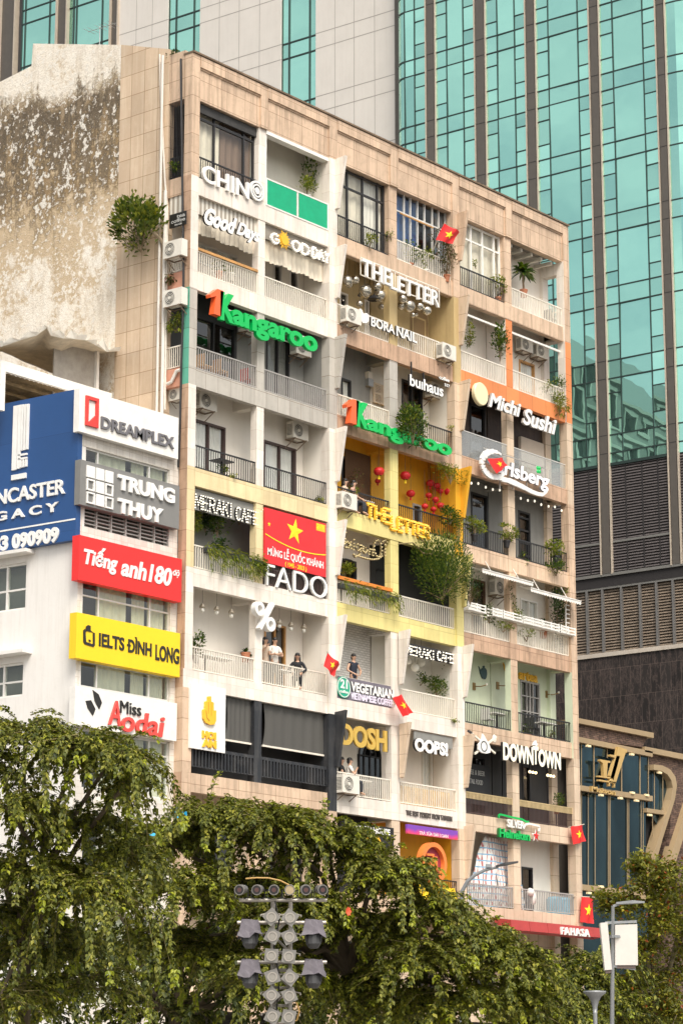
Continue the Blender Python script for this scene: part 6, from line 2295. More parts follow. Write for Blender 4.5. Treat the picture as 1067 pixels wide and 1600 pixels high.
for x, y, lab in ((275, 378, 'left black dome lampshade below the silver balls'), (345, 410, 'right black dome lampshade below the silver balls')):
    p = at(510 + x * .2156, 380 + y * .2156, .6)
    t = thing('pendant_lamp', lab, 'lamp', tuple(p))
    MB().lathe(p, [(.26, 0), (.2, .1), (.06, .17), (.03, .22)], 14).build('shade', IRON, t, smooth=True)
    MB().tube([(p.x, p.y, p.z + .2), (p.x, p.y, Z[9] - .18)], 0.008, 4).build('cord', IRON, t)
for x, y, lab in ((245, 78, 'first pendant bulb from the left under the white ceiling'), (327, 92, 'second pendant bulb from the left under the white ceiling'), (411, 110, 'third pendant bulb left of the percent sign'), (686, 170, 'pendant bulb just right of the percent sign'), (753, 185, 'pendant bulb in the middle of the right bay'), (826, 196, 'pendant bulb nearest the white fin in the right bay')):
    p = at(250 + x * .2718, 930 + y * .2718, .6)
    t = thing('pendant_lamp', lab, 'lamp', tuple(p), 'pendant bulbs of the white balcony')
    MB().lathe(p, [(.03, .18), (.10, .10), (.11, .04), (.02, .02)], 12).build('shade', plain('brass cap', (0.55, 0.48, 0.38), 0.3, 0.6), t, smooth=True)
    MB().ball(p - Vector((0, 0, .05)), .075, n=10).build('bulb', BULBO, t, smooth=True)
    MB().tube([(p.x, p.y, p.z + .18), (p.x, p.y, Z[5] - .17)], 0.007, 4).build('cord', IRONB, t)
t = thing('string_lights', 'string of small bulbs slung under the beam over the dark grey balcony', 'string lights', tuple(at(800, 775, .25)))
pts = [at(700 + x * .1968, 720 + y * .1968, .3) for x, y in ((183, 178), (238, 180), (297, 210), (353, 228), (408, 232), (467, 260), (520, 285), (575, 298), (631, 315), (685, 320), (737, 348), (795, 362), (845, 366), (898, 395))]
w_ = []
for a, b_ in zip(pts, pts[1:]):
    w_ += [a + Vector((0, 0, .07)), (a + b_) / 2 + Vector((0, 0, .1))]
w_.append(pts[-1] + Vector((0, 0, .07)))
MB().tube(w_, 0.012, 4).build('wire', IRON, t)
for p in pts:
    MB().ball(p, .042, .042, .06, 8).build('bulb', BULB, t, smooth=True)
for x, y, r, lab in ((640, 290, .17, 'round paper lamp in the middle by the hanging fern'), (686, 257, .17, 'round paper lamp highest under the bulb letters'), (592, 245, .13, 'round paper lamp beside the white fin')):
    p = at(510 + x * .2156, 980 + y * .2156, .85)
    t = thing('paper_lamp', lab, 'lamp', tuple(p), 'round paper lamps')
    MB().ball(p, r, n=14).build('globe', BULBO, t, smooth=True)
    MB().tube([(p.x, p.y, p.z + r), (p.x, p.y, Z[5] - .17)], 0.006, 4).build('cord', IRON, t)
for x, y, lab in ((205, 368, 'brass wall lamp left of the dark teapot'), (392, 362, 'brass wall lamp left of the window grid'), (782, 432, 'brass wall lamp near the right corner pillar')):
    p = at(700 + x * .1968, 1000 + y * .1968, YB - .02)
    t = thing('wall_lamp', lab, 'lamp', tuple(p), 'brass wall lamps of the mint balcony')
    MB().box(p.x - .08, p.x + .08, YB - .04, YB - .001, p.z - .14, p.z + .14).build('plate', plain('aged brass', (0.30, 0.2, 0.08), 0.4, .6), t)
    MB().tube([(p.x, YB - .04, p.z), (p.x + .1, YB - .25, p.z - .02), (p.x + .3, YB - .35, p.z + .05)], 0.02, 6).build('arm', plain('aged brass', (0.30, 0.2, 0.08), 0.4, .6), t)
    MB().ball((p.x + .33, YB - .36, p.z + .08), .05, n=8).build('bulb', BULBO, t)
for x, y, lab in ((670, 432, 'lit lamp cluster left in the dark bar'), (812, 460, 'lit lamp cluster right in the dark bar')):
    p = at(700 + x * .1968, 1120 + y * .1968, .7)
    t = thing('chandelier', lab, 'lamp', tuple(p))
    MB().tube([p - Vector((.2, 0, 0)), p + Vector((.2, 0, 0))], .015, 5).tube([p, (p.x, p.y, Z[4] - .62)], .012, 5).build('arm', IRON, t)
    for q in (-.2, 0, .2):
        MB().ball((p.x + q, p.y, p.z - .04), .06, n=8).build('bulb', plain('warm lit bulb', (1, .78, .42), .3, emit=1.6), t)

# ================================================================== lace edged awnings and planter racks
for n_, (A, B_, lab) in enumerate((((735.5, 886.5), (815, 908), 'left white lace edged awning over the plant balcony'), ((811, 916), (890, 936), 'right white lace edged awning over the plant balcony'))):
    p, q = at(A[0], A[1], 0.02), at(B_[0], B_[1], 0.02)
    x1, z = q.x, p.z
    t = thing('awning', lab, 'awning', ((p.x + x1) / 2, 0.0, z - .2), 'lace edged awnings')
    s_ = MB()
    n = 40
    v = []
    for i in range(n + 1):
        x = p.x + (x1 - p.x) * i / n
        v += [(x, 0.05, z), (x, -0.5, z - 0.12), (x, -0.5, z - 0.24 - 0.05 * abs(math.sin(i * math.pi / 2)))]
    s_.add(v, [(3 * i, 3 * i + 1, 3 * i + 4, 3 * i + 3) for i in range(n)] + [(3 * i + 1, 3 * i + 2, 3 * i + 5, 3 * i + 4) for i in range(n)])
    s_.build('awning_sheet', plain('lace white sheet', (0.78, 0.74, 0.68), 0.6, var=0.12), t)
    MB().box(p.x, x1, -0.52, -0.49, z - 0.14, z - 0.11).box(p.x, x1, 0.03, 0.07, z - 0.02, z + 0.02).build('frame', PLW, t)
    h = MB()
    for u in (.3, .85):
        x = p.x + (x1 - p.x) * u
        h.bar((x, .1, z + .45), (x, -.2, z - .04), .02)
    h.build('stay', PLW, t)
for A, B_, lab in (((729, 950), (757, 958), 'first white planter rack from the yellow fin'), ((767, 959), (783, 963.5), 'short white planter rack second from the yellow fin'), ((784.5, 964), (814, 973.5), 'white planter rack just left of the pillar'), ((815, 974), (845, 984), 'white planter rack just right of the pillar'), ((845.5, 984), (872, 991), 'white planter rack before the right hand plants'), ((874, 992), (897, 998), 'last white planter rack at the right corner')):
    p, q = at(A[0], A[1], -.1), at(B_[0], B_[1], -.1)
    z = Z[5] + 0.82
    t = thing('planter_rack', lab, 'planter', ((p.x + q.x) / 2, -.1, z), 'white planter racks on the railing')
    r_ = MB()
    for zz in (z + .02, z + .14, z + .26):
        r_.box(p.x, q.x, -.16, -.13, zz, zz + .05).box(p.x, q.x, .07, .1, zz, zz + .05)
    for x in (p.x, (p.x + q.x) / 2 - .02, q.x - .05):
        r_.box(x, x + .05, -.165, -.125, z + .0, z + .33)
    r_.box(p.x, q.x, -.13, .07, z + .0, z + .02)
    r_.build('rack', PLW, t)
tr = thing('trellis', 'white ladder trellis standing at the right corner of the plant balcony', 'trellis', tuple(at(885, 985, .1)))
tm = MB()
a, b_ = at(883, 945, .05), at(892, 945, .05)
for x in (a.x, b_.x):
    tm.box(x - .025, x + .025, .03, .07, Z[5] + .9, a.z)
for i in range(7):
    z = Z[5] + 1.0 + i * (a.z - Z[5] - 1.0) / 6
    tm.box(a.x, b_.x, .035, .065, z - .02, z + .02)
tm.build('trellis_bars', PLW, tr)

# ================================================================== tarpaulin, blue drums, small furniture
m, nt, b = newmat('striped tarpaulin')
g_ = N(nt, 'ShaderNodeNewGeometry')
sx = N(nt, 'ShaderNodeSeparateXYZ')
nt.links.new(g_.outputs['Position'], sx.inputs[0])


def stripes(ch, scale, c1, base, w):
    mm = N(nt, 'ShaderNodeMath', operation='MULTIPLY')
    nt.links.new(sx.outputs[ch], mm.inputs[0])
    mm.inputs[1].default_value = scale
    fr_ = N(nt, 'ShaderNodeMath', operation='FRACT')
    nt.links.new(mm.outputs[0], fr_.inputs[0])
    return mixcol(nt, ramp(nt, fr_.outputs[0], [(0, 1), (w, 1), (w + .02, 0)]), base, c1)


c = stripes(0, 5.0, (0.45, 0.14, 0.14), (0.78, 0.76, 0.72), .22)
c = stripes(2, 4.2, (0.22, 0.42, 0.60), c, .20)
nt.links.new(c, b.inputs['Base Color'])
b.inputs['Roughness'].default_value = 0.5
tp_ = thing('tarpaulin', 'striped red and blue tarpaulin pitched like a tent behind the railing', 'tarpaulin', tuple(at(770, 1415, .7)))


def cloth(pts, name, mat, par, n=8):
    """patch between four corners with small folds"""
    a, b_, c_, d = [Vector(p) for p in pts]
    v = []
    rr = random.Random(4)
    for j in range(n + 1):
        for i in range(n + 1):
            p = a.lerp(b_, i / n).lerp(d.lerp(c_, i / n), j / n)
            v.append((p.x, p.y + 0.05 * math.sin(i * 1.7 + j * .8) + rr.uniform(-.02, .02), p.z + rr.uniform(-.02, .02)))
    return MB().add(v, [(j * (n + 1) + i, j * (n + 1) + i + 1, (j + 1) * (n + 1) + i + 1, (j + 1) * (n + 1) + i) for j in range(n) for i in range(n)]).build(name, mat, par, smooth=True)


cloth([at(757, 1306, .5), at(758, 1306, .5), at(779, 1386, .35), at(728, 1392, .75)], 'tarp_side', m, tp_)
cloth([at(757, 1306, .5), at(800, 1318, .8), at(803, 1382, .8), at(779, 1386, .35)], 'tarp_side', m, tp_)
cloth([at(728, 1392, .75), at(779, 1386, .35), at(779, 1418, .35), at(726, 1418, .7)], 'tarp_skirt', m, tp_)
cloth([at(779, 1386, .35), at(806, 1384, .8), at(812, 1420, .8), at(779, 1418, .35)], 'tarp_skirt', m, tp_)
cloth([at(812, 1382, .8), at(815, 1383, .8), at(818, 1425, .8), at(812, 1424, .8)], 'tarp_skirt', m, tp_)
t = thing('cloth_bundle', 'white cloth bundle lying over the railing beside the tarpaulin', 'cloth', tuple(at(828, 1400, .2)))
MB().ball(at(828, 1394, .15), .2, .15, .16, 8).ball(at(832, 1402, .2), .15, .12, .3, 8).build('bundle', plain('white cloth', (0.72, 0.68, 0.63), .8, var=.15), t, smooth=True)
for px, r, lab in ((866, .3, 'left blue plastic drum behind the lowest railing'), (879, .3, 'right blue plastic drum behind the lowest railing')):
    p = at(px, 1428, .55)
    t = thing('blue_drum', lab, 'drum', (p.x, .55, Z[2]), 'blue plastic drums')
    MB().lathe((p.x, .55, Z[2]), [(r * .9, 0), (r, .05), (r, .3), (r * 1.03, .32), (r, .34), (r, .6), (r * .9, .66)], 16).build('drum', plain('light blue plastic', (0.16, 0.50, 0.68), .4), t)
    MB().lathe((p.x, .55, Z[2] + .66), [(r * .8, 0), (r * .8, .03), (.05, .05)], 16).build('lid', plain('light blue plastic lid', (0.20, 0.55, 0.72), .4), t)


def table(px, b, k, lab, mat=PLW, y=.65, w=.35, x=None):
    x = x if x is not None else xat(px, Z[k] + .7, y)
    t = thing('table', lab, 'table', (x, y, Z[k]))
    MB().box(x - w, x + w, y - .25, y + .25, Z[k] + .68, Z[k] + .72).build('tabletop', mat, t)
    MB().box(x - .03, x + .03, y - .03, y + .03, Z[k] + .03, Z[k] + .68).box(x - .2, x + .2, y - .2, y + .2, Z[k], Z[k] + .03).build('pedestal', IRON, t)


def chair(px, k, lab, mat, y=.7, x=None):
    x = x if x is not None else xat(px, Z[k] + .6, y)
    z = Z[k]
    t = thing('chair', lab, 'chair', (x, y, z))
    MB().box(x - .2, x + .2, y - .2, y + .2, z + .42, z + .46).build('seat', mat, t)
    for sx_ in (-.18, .18):
        for sy in (-.18, .18):
            MB().bar((x + sx_, y + sy, z), (x + sx_ * .9, y + sy * .9, z + .42), .03).build('leg', mat, t)
    MB().box(x - .2, x - .17, y - .2, y + .2, z + .46, z + .85).build('backrest', mat, t)


table(0, 0, 6, 'small black table among the potted plants of the white balcony', IRON, x=xat(345, 22.8, .7))
chair(497, 6, 'dark metal chair at the right end of the white balcony', IRON)
chair(320, 7, 'wooden chair nearest the corner behind the grey railing', WOOD)
chair(345, 7, 'wooden chair next to the corner one behind the grey railing', WOOD)
chair(388, 7, 'small red chair behind the grey railing by the pillar', plain('red plastic', (.5, .05, .03), .4))
table(505, 2, 6, 'white table by the two women on the orange balcony', x=xat(572, 22.9, .5))
table(776, 4, 4, 'white cafe table behind the black railing left of the mint pillar', w=.5)
table(850, 5, 4, 'white cafe table behind the black railing under the artea letters', w=.5)
chair(762, 4, 'white cafe chair behind the black railing left of the mint pillar', PLW)
chair(832, 4, 'dark cafe chair behind the black railing right of the mint pillar', IRON)
table(475, 1, 4, 'white table in front of the seated woman in black', x=xat(452, 16.1, .35))
table(375, 0, 4, 'long white bench table behind the white railing', w=1.2, x=1.3)
chair(860, 9, 'dark metal chair on the white top floor loggia', IRON)
table(590, 2, 3, 'white table by the two seated women below DOSH', x=xat(572, 12.8, .4))
sh_ = thing('shutter', 'cream double louvred shutter standing open on the grey balcony', 'shutter', tuple(at(595, 610, .9)))
s_ = MB()
p, q = at(583, 592, YB - .1), at(609, 630, YB - .1)
z1, z0 = at(583, 597, YB - .1).z, at(583, 628, YB - .1).z
for a, b_ in ((p.x, (p.x + q.x) / 2 - .02), ((p.x + q.x) / 2 + .02, q.x)):
    s_.box(a, a + .06, YB - .14, YB - .08, z0, z1).box(b_ - .06, b_, YB - .14, YB - .08, z0, z1)
    s_.box(a + .06, b_ - .06, YB - .138, YB - .082, z0, z0 + .06).box(a + .06, b_ - .06, YB - .138, YB - .082, z1 - .06, z1).box(a + .06, b_ - .06, YB - .138, YB - .082, (z0 + z1) / 2 - .03, (z0 + z1) / 2 + .03)
    z = z0 + .08
    while z < z1 - .08:
        s_.box(a + .06, b_ - .06, YB - .13, YB - .1, z, z + .03)
        z += .06
s_.build('louvres', plain('cream shutter', (.68, .55, .40), .5), sh_)
mt_ = thing('meter_box', 'grey electricity meter box beside the cream shutter', 'meter box', tuple(at(578, 603, 1.1)))
p = at(577, 604, YB - .1)
MB().box(p.x - .14, p.x + .14, YB - .18, YB, p.z, p.z + .28).build('box', STEEL, mt_)
MB().box(p.x - .12, p.x + .1, YB - .16, YB, p.z + .3, p.z + .55).build('upper_box', RAILW, mt_)


# ================================================================== balcony plants
def pxm(y, px, py):
    """metres per photo pixel at a plane"""
    a, b_ = at(px, py, y), at(px, py + 1, y)
    return abs(a.z - b_.z)


def plant(px, py, rx, rz, y, n, label, mat=None, size=.14, ry=None, pot=None, cat='plant', x=None, name='potted_plant', droop=.3, stem=True, width=.45, cl=0, sp=.3):
    p = at(px, py, y) if x is None else atx(px, py, x)
    k = pxm(y if x is None else p.y, px, py)
    RX, RZ = rx * k * 1.7, rz * k * 1.3
    n = int(n * 2.1)
    RY = ry or min(RX, .36)
    base = p - Vector((0, 0, RZ * .9))
    t = thing(name, label, cat, tuple(base))
    clumps = [Vector((RN.gauss(0, .5), RN.gauss(0, .5), RN.gauss(0, .5))) for _ in range(cl or max(3, n // 40))]

    def place(rr):
        c = rr.choice(clumps)
        q = c * .8 + Vector((rr.gauss(0, sp), rr.gauss(0, sp), rr.gauss(0, sp)))
        if q.length > 1:
            q = q / q.length * rr.uniform(.7, 1)
        w = Vector((p.x + q.x * RX, p.y + q.y * RY, p.z + q.z * RZ))
        return w, (w - base)
    leaves(n, place, size, RN.randint(0, 9999), droop, .4, width).build('foliage', mat or LEAF, t)
    if stem:
        st = MB()
        for c in clumps[:6]:
            w = Vector((p.x + c.x * RX * .7, p.y + c.y * RY * .7, p.z + c.z * RZ * .6))
            st.tube([base, base.lerp(w, .5) + Vector((RN.uniform(-.04, .04), 0, .05)), w], [.016, .012, .006], 4)
        st.build('stem', plain('plant stem', (.16, .11, .06), .8), t)
    if pot:
        h = .28
        MB().lathe((base.x, base.y, base.z - h), [(.09, 0), (.13, h * .8), (.15, h * .82), (.15, h), (.12, h)], 12).build('pot', pot, t)
    return t


def trailing(p0, p1, y, L, n, label, mat=None, size=.16, box=None, width=.22):
    """fringe of hanging stems along a railing"""
    a, b_ = at(p0[0], p0[1], y), at(p1[0], p1[1], y)
    z = a.z
    t = thing('trailing_plant', label, 'plant', ((a.x + b_.x) / 2, y, z))
    nx = max(6, int((b_.x - a.x) / .07))
    lens = [L * RN.uniform(.35, 1.15) for _ in range(nx)]

    def place(rr):
        i = rr.randrange(nx)
        f = rr.random() ** .8
        return Vector((a.x + (b_.x - a.x) * (i + .5) / nx + rr.gauss(0, .05), y - .10 - .10 * math.sin(min(1, f * 1.5) * 1.6) + rr.gauss(0, .03), z + .12 - lens[i] * f + (.14 * (1 - f) * rr.random()))), (rr.uniform(-.4, .4), -.5, -.9 + (1 - f) * .9)
    leaves(n, place, size, RN.randint(0, 9999), .3, .2, width).build('foliage', mat or LEAF, t)
    MB().box(a.x, b_.x, y - .06, y + .14, z - .12, z + .05).build('planter_box', box or plain('dark planter', (.05, .05, .05), .6), t)
    return t


def spiky(px, py, r, y, n, label, mat=None, trunk=0.0, pot=TERRA, name='palm', up=.55):
    p = at(px, py, y)
    k = pxm(y, px, py)
    R_ = r * k * 1.2
    t = thing(name, label, 'plant', (p.x, p.y, p.z - trunk))
    mb = MB()
    for i in range(n):
        az, el = RN.uniform(0, 6.28), RN.uniform(-.1, 1.3) * up / .55
        d = Vector((math.cos(az) * math.cos(el), math.sin(az) * math.cos(el) * .7, math.sin(el)))
        s = d.cross(Vector((0, 0, 1))).normalized() * (.028 * R_ / .4 + .008)
        L = R_ * RN.uniform(.75, 1.1)
        q = [p + d * L * f - Vector((0, 0, L * .42 * f * f)) for f in (0, .35, .7, 1)]
        mb.add([q[0] - s * .6, q[0] + s * .6, q[1] + s, q[1] - s, q[2] + s * .8, q[2] - s * .8, q[3]], [(0, 1, 2, 3), (3, 2, 4, 5), (5, 4, 6)])
    mb.build('foliage', mat or LEAF, t)
    if trunk:
        MB().tube([(p.x + .03, p.y, p.z - trunk), (p.x - .02, p.y, p.z - trunk * .5), (p.x, p.y, p.z)], [.05, .04, .045], 7).build('trunk', plain('palm trunk', (.22, .16, .1), .9), t)
    if pot:
        MB().lathe((p.x, p.y, p.z - trunk - .32), [(.11, 0), (.16, .26), (.17, .28), (.17, .32), (.13, .32)], 12).build('pot', pot, t)
    return t


WPOT = plain('white pot', (.66, .63, .58), .5)
t = plant(222, 350, 27, 38, 0, 560, 'bushy wild tree rooted in a crack of the flank wall', leafmat('wall tree leaf', (.05, .085, .012), (.16, .19, .025), (.30, .29, .03)), .24, ry=1.1, x=-1.0, name='wall_tree', cat='tree', width=.55, cl=9, sp=.2)
q0, q1 = atx(262, 392, -.4), atx(250, 372, -.6)
MB().tube([q0, q1, atx(238, 362, -.8), atx(222, 352, -1)], [.07, .06, .04, .02], 6).tube([q1, atx(252, 340, -.7), atx(245, 325, -.8)], [.05, .03, .015], 5).build('trunk', plain('grey bark', (.28, .22, .15), .9), t)
plant(493, 275, 18, 26, .75, 170, 'climbing plant on the right side of the green panelled loggia', LEAF, .16, stem=True)
plant(503, 245, 10, 13, .8, 70, 'hanging creeper high in the corner of the green panelled loggia', LEAFB, .13)
plant(480, 292, 12, 11, .4, 110, 'round leafy pot plant just above the green panel', LEAFY, .14, pot=WPOT)
plant(577, 378, 9, 9, .0, 60, 'small weed like plant on the black top floor railing', LEAFY, .12)
plant(611, 367, 5, 7, .0, 40, 'tiny plant at the right end of the black top floor railing', LEAFY, .1)
plant(640, 393, 12, 16, .25, 110, 'leafy pot plant behind the left of the cream top railing', LEAF, .13, pot=TERRA)
plant(664, 405, 10, 14, .25, 90, 'pot plant behind the middle of the cream top railing', LEAFY, .12, pot=WPOT)
plant(697, 398, 12, 27, .1, 240, 'tall dry shrub at the right end of the cream top railing', LEAFB, .12, pot=TERRA)
plant(682, 372, 8, 12, .0, 60, 'dry flowering shrub just left of the top floor flag', LEAFB, .1)
plant(777, 447, 8, 15, .25, 90, 'pot plant behind the black railing of the pale framed window', LEAFY, .12, pot=TERRA)
plant(743, 410, 4, 9, .28, 24, 'thin twig with a few leaves before the pale window', LEAFY, .1)
spiky(817, 425, 24, .45, 130, 'spiky palm on two bare trunks in the white top loggia', LEAF, .75)
plant(342, 414, 7, 9, .3, 45, 'small plant behind the wood topped cream railing', LEAF, .12, pot=TERRA)
plant(361, 420, 5, 6, .3, 30, 'yellow flowering plant behind the wood topped cream railing', LEAFY, .1, pot=WPOT)
plant(733, 520, 6, 16, .25, 90, 'creeper hanging beside the beige fin over white railings', LEAFY, .14)
plant(780, 533, 12, 27, .35, 260, 'dense green hanging plant left of the orange fronted pillar', LEAF, .16)
plant(853, 606, 10, 9, .2, 80, 'seedlings behind the right part of the white railing', LEAFY, .1)
plant(873, 602, 8, 12, .2, 100, 'tall seedlings at the right end of the white railing', LEAF, .11)
plant(873, 632, 12, 15, -.05, 210, 'grassy creeper spilling over the orange beam at the right', LEAFY, .16, width=.2, droop=.9)
plant(645, 664, 21, 26, -.45, 520, 'dense bush covering the middle letters of the lower Kangaroo sign', LEAF, .15, ry=.35)
plant(637, 645, 12, 9, -.35, 90, 'light green shoots rising above the bush over the Kangaroo sign', LEAFY, .14)
plant(706, 668, 4, 4, .0, 20, 'tiny weed on the right end of the lower Kangaroo balcony', LEAFY, .1)
plant(556, 752, 8, 15, .8, 34, 'sparse dry plant before the orange wall by the women', LEAFB, .12)
plant(553, 768, 6, 6, .2, 40, 'small leafy plant between the women and the white table', LEAFY, .1)
plant(703, 741, 30, 13, -.15, 260, 'wispy flowering vine across the top right of the orange balcony', LEAFY, .11, width=.35)
plant(702, 806, 16, 12, -.05, 190, 'leafy creeper over the right end of the lantern railing', LEAF, .14)
plant(716, 826, 7, 22, -.1, 110, 'creeper hanging down the yellow fin beside the lantern railing', LEAFY, .11)
plant(741, 822, 15, 11, .0, 170, 'yellow green planter bush by the left of the dark railing', LEAFY, .14, pot=IRON)
plant(791, 833, 13, 10, .0, 150, 'yellow green planter bush left of the pillar on the dark railing', LEAFY, .14, pot=IRON)
plant(868, 857, 14, 10, -.05, 170, 'yellow green planter bush at the right end of the dark railing', LEAFY, .14, pot=IRON)
plant(868, 886, 12, 12, -.05, 140, 'hanging green plant below the right end of the dark railing', LEAF, .13)
plant(818, 872, 5, 8, .2, 40, 'broad leaved plant behind the dark railing by the pillar', LEAF, .16)
plant(347, 735, 6, 8, .3, 45, 'small pot plant behind the black railing of the white balcony', LEAF, .13, pot=WPOT)
plant(497, 782, 6, 7, .3, 45, 'grassy pot plant at the right end of the white balcony', LEAFY, .12, pot=TERRA)
plant(364, 745, 5, 4, .1, 30, 'low weeds at the foot of the black railing', LEAFY, .1)
trailing((318, 857), (410, 881), .12, .75, 620, 'long row of trailing ferns over the railing below MERAKI CAFÉ', LEAFY, .2, width=.16)
plant(345, 852, 10, 7, .25, 90, 'dark leafy pot plant above the trailing fern row', LEAFD, .13)
plant(307, 805, 7, 17, .5, 90, 'yellow green hanging fern at the left end below MERAKI', LEAFY, .2, width=.2, droop=.8)
plant(321, 815, 9, 15, .8, 90, 'dark hanging fern second from the left below MERAKI', LEAFD, .15)
plant(340, 822, 11, 15, .6, 130, 'hanging basket fern below the letters ERAKI', LEAF, .15, droop=.7)
plant(374, 812, 7, 7, .6, 50, 'small hanging fern below the word CAFÉ', LEAF, .13)
plant(405, 885, 8, 13, .0, 100, 'drooping plant at the right end of the fern row', LEAF, .13)
trailing((530, 913), (621, 940), .02, .62, 560, 'row of trailing grass plants under the orange shelf', LEAFY, .18, width=.16)
plant(540, 886, 8, 9, .25, 90, 'bright yellow green bush beside the rounded window', LEAFY, .14)
plant(690, 885, 38, 44, -.3, 2300, 'huge feathery bush spilling from the dark pale yellow balcony', LEAF, .15, ry=.9, width=.3)
plant(733, 905, 16, 34, -.7, 120, 'sparse outer twigs of the huge bush before the pillar', LEAFD, .14, width=.3)
tw_ = thing('bare_vine', 'bare woody vine running along the pale yellow beam', 'plant', tuple(at(690, 850, -.1)))
vm = MB()
for pts in ([(648, 832), (660, 845), (668, 856), (666, 866)], [(666, 866), (690, 862), (706, 854), (717, 838), (718, 815)], [(690, 848), (680, 858), (672, 862)], [(622, 850), (645, 848), (660, 864), (690, 870)]):
    vm.tube([at(a, b_, -.08) for a, b_ in pts], .025, 5)
vm.build('vine_stem', plain('vine bark', (.22, .17, .08), .9), tw_)
plant(743, 936, 12, 15, .4, 120, 'dry reddish shrub behind the first white planter rack', LEAFB, .13)
plant(764, 960, 10, 12, .1, 110, 'green tuft between the first two white planter racks', LEAF, .13)
plant(797, 935, 6, 26, .15, 150, 'climber twining up the cord beside the pillar', LEAF, .11)
plant(806, 960, 10, 9, .1, 90, 'leafy plant behind the rack left of the pillar', LEAFY, .12)
spiky(848, 973, 13, .25, 40, 'fan palm behind the rack right of the pillar', LEAFD, .3)
plant(869, 955, 9, 26, .4, 240, 'tall dark green shrub in the right corner behind the racks', LEAFD, .13)
plant(876, 925, 10, 7, .3, 80, 'creeper under the beam at the top right corner', LEAF, .12)
plant(822, 992, 9, 9, .05, 80, 'trailing plant hanging below the racks right of the pillar', LEAFY, .1)
plant(785, 980, 12, 7, .05, 90, 'yellow green trailing plant below the racks left of the pillar', LEAFY, .1)
plant(307, 1004, 8, 16, .3, 90, 'small potted tree at the left end of the white railing', LEAF, .16, pot=WPOT)
spiky(384, 1020, 13, .3, 46, 'spiky plant in a pot near the white pillar', LEAFD, .0, name='yucca')
plant(656, 1060, 6, 10, .85, 70, 'small fern on the wall beside the paper lamps', LEAF, .13)
plant(681, 1074, 15, 13, .7, 220, 'mossy green wall planting low under the bulb letters', LEAF, .13)
plant(700, 1052, 9, 17, .7, 170, 'upper part of the green wall planting near the pillar', LEAFY, .13)
plant(710, 1126, 6, 3, .02, 45, 'tuft of weeds at the foot of the railing by the pillar', LEAFY, .08)
plant(824, 1138, 6, 8, .5, 50, 'pot plant by the white table behind the black railing', LEAF, .12, pot=TERRA)
plant(858, 1148, 5, 6, .4, 40, 'pot plant at the right behind the black mint balcony railing', LEAFY, .1, pot=TERRA)
plant(869, 1250, 8, 9, .4, 90, 'leafy shrub above the brown railing at the right corner', LEAF, .11, pot=TERRA)
plant(800, 1420, 5, 6, .3, 50, 'green pot plant under the end of the tarpaulin', LEAF, .12, x=None)
plant(276, 505, 8, 13, 0, 80, 'yellowish hanging plant under the lower side air conditioner', LEAFY, .16, x=-.35, droop=.8)
plant(265, 437, 7, 8, 0, 60, 'dry brown hanging plant between the two side air conditioners', LEAFB, .14, x=-.5, droop=.9)
plant(276, 262, 8, 7, 0, 70, 'green plant inside the top side window cage', LEAF, .12, x=-.3)
plant(268, 84, 9, 5, 0, 60, 'weeds growing on the roof edge above the flank', LEAFD, .12, x=-.3)
cg = MB()
for i in range(9):
    yy = .4 + i * .07
    cg.box(-.40, -.38, yy, yy + .014, Z[9] + .1, 35.1)
cg.build('window_cage', IRON, apt)

# ================================================================== people
SKIN = plain('skin', (0.50, 0.30, 0.20), .5, var=.04)
HAIR = plain('black hair', (0.012, 0.010, 0.009), .4)
BLKC = plain('black cloth', (0.012, 0.013, 0.016), .8)
NAVY = plain('dark navy cloth', (0.012, 0.016, 0.03), .8)
WHTC = plain('white cloth shirt', (0.74, 0.70, 0.64), .8)
BEIC = plain('beige cloth', (0.62, 0.48, 0.36), .8)
JEAN = plain('dark trousers', (0.03, 0.032, 0.04), .8)
PINKC = plain('dusty pink cloth', (0.60, 0.34, 0.28), .8)


def skin(name, verts, edges, radii, mat, parent, sub=1):
    me = bpy.data.meshes.new(name)
    me.from_pydata(verts, edges, [])
    o = bpy.data.objects.new(name, me)
    col.objects.link(o)
    md = o.modifiers.new('Skin', 'SKIN')
    if not me.skin_vertices:
        me.attributes.new('x', 'FLOAT', 'POINT')
    for i, d in enumerate(me.skin_vertices[0].data):
        r = radii[i]
        d.radius = r if isinstance(r, tuple) else (r, r)
        d.use_root = (i == 0)
    sb = o.modifiers.new('Sub', 'SUBSURF')
    sb.levels = sb.render_levels = sub
    dg = bpy.context.evaluated_depsgraph_get()
    m2 = bpy.data.meshes.new_from_object(o.evaluated_get(dg))
    bpy.data.objects.remove(o)
    bpy.data.meshes.remove(me)
    m2.name = name
    m2.materials.clear()
    m2.materials.append(mat)
    m2.polygons.foreach_set('use_smooth', [True] * len(m2.polygons))
    o = bpy.data.objects.new(name, m2)
    col.objects.link(o)
    o.parent = parent
    return o


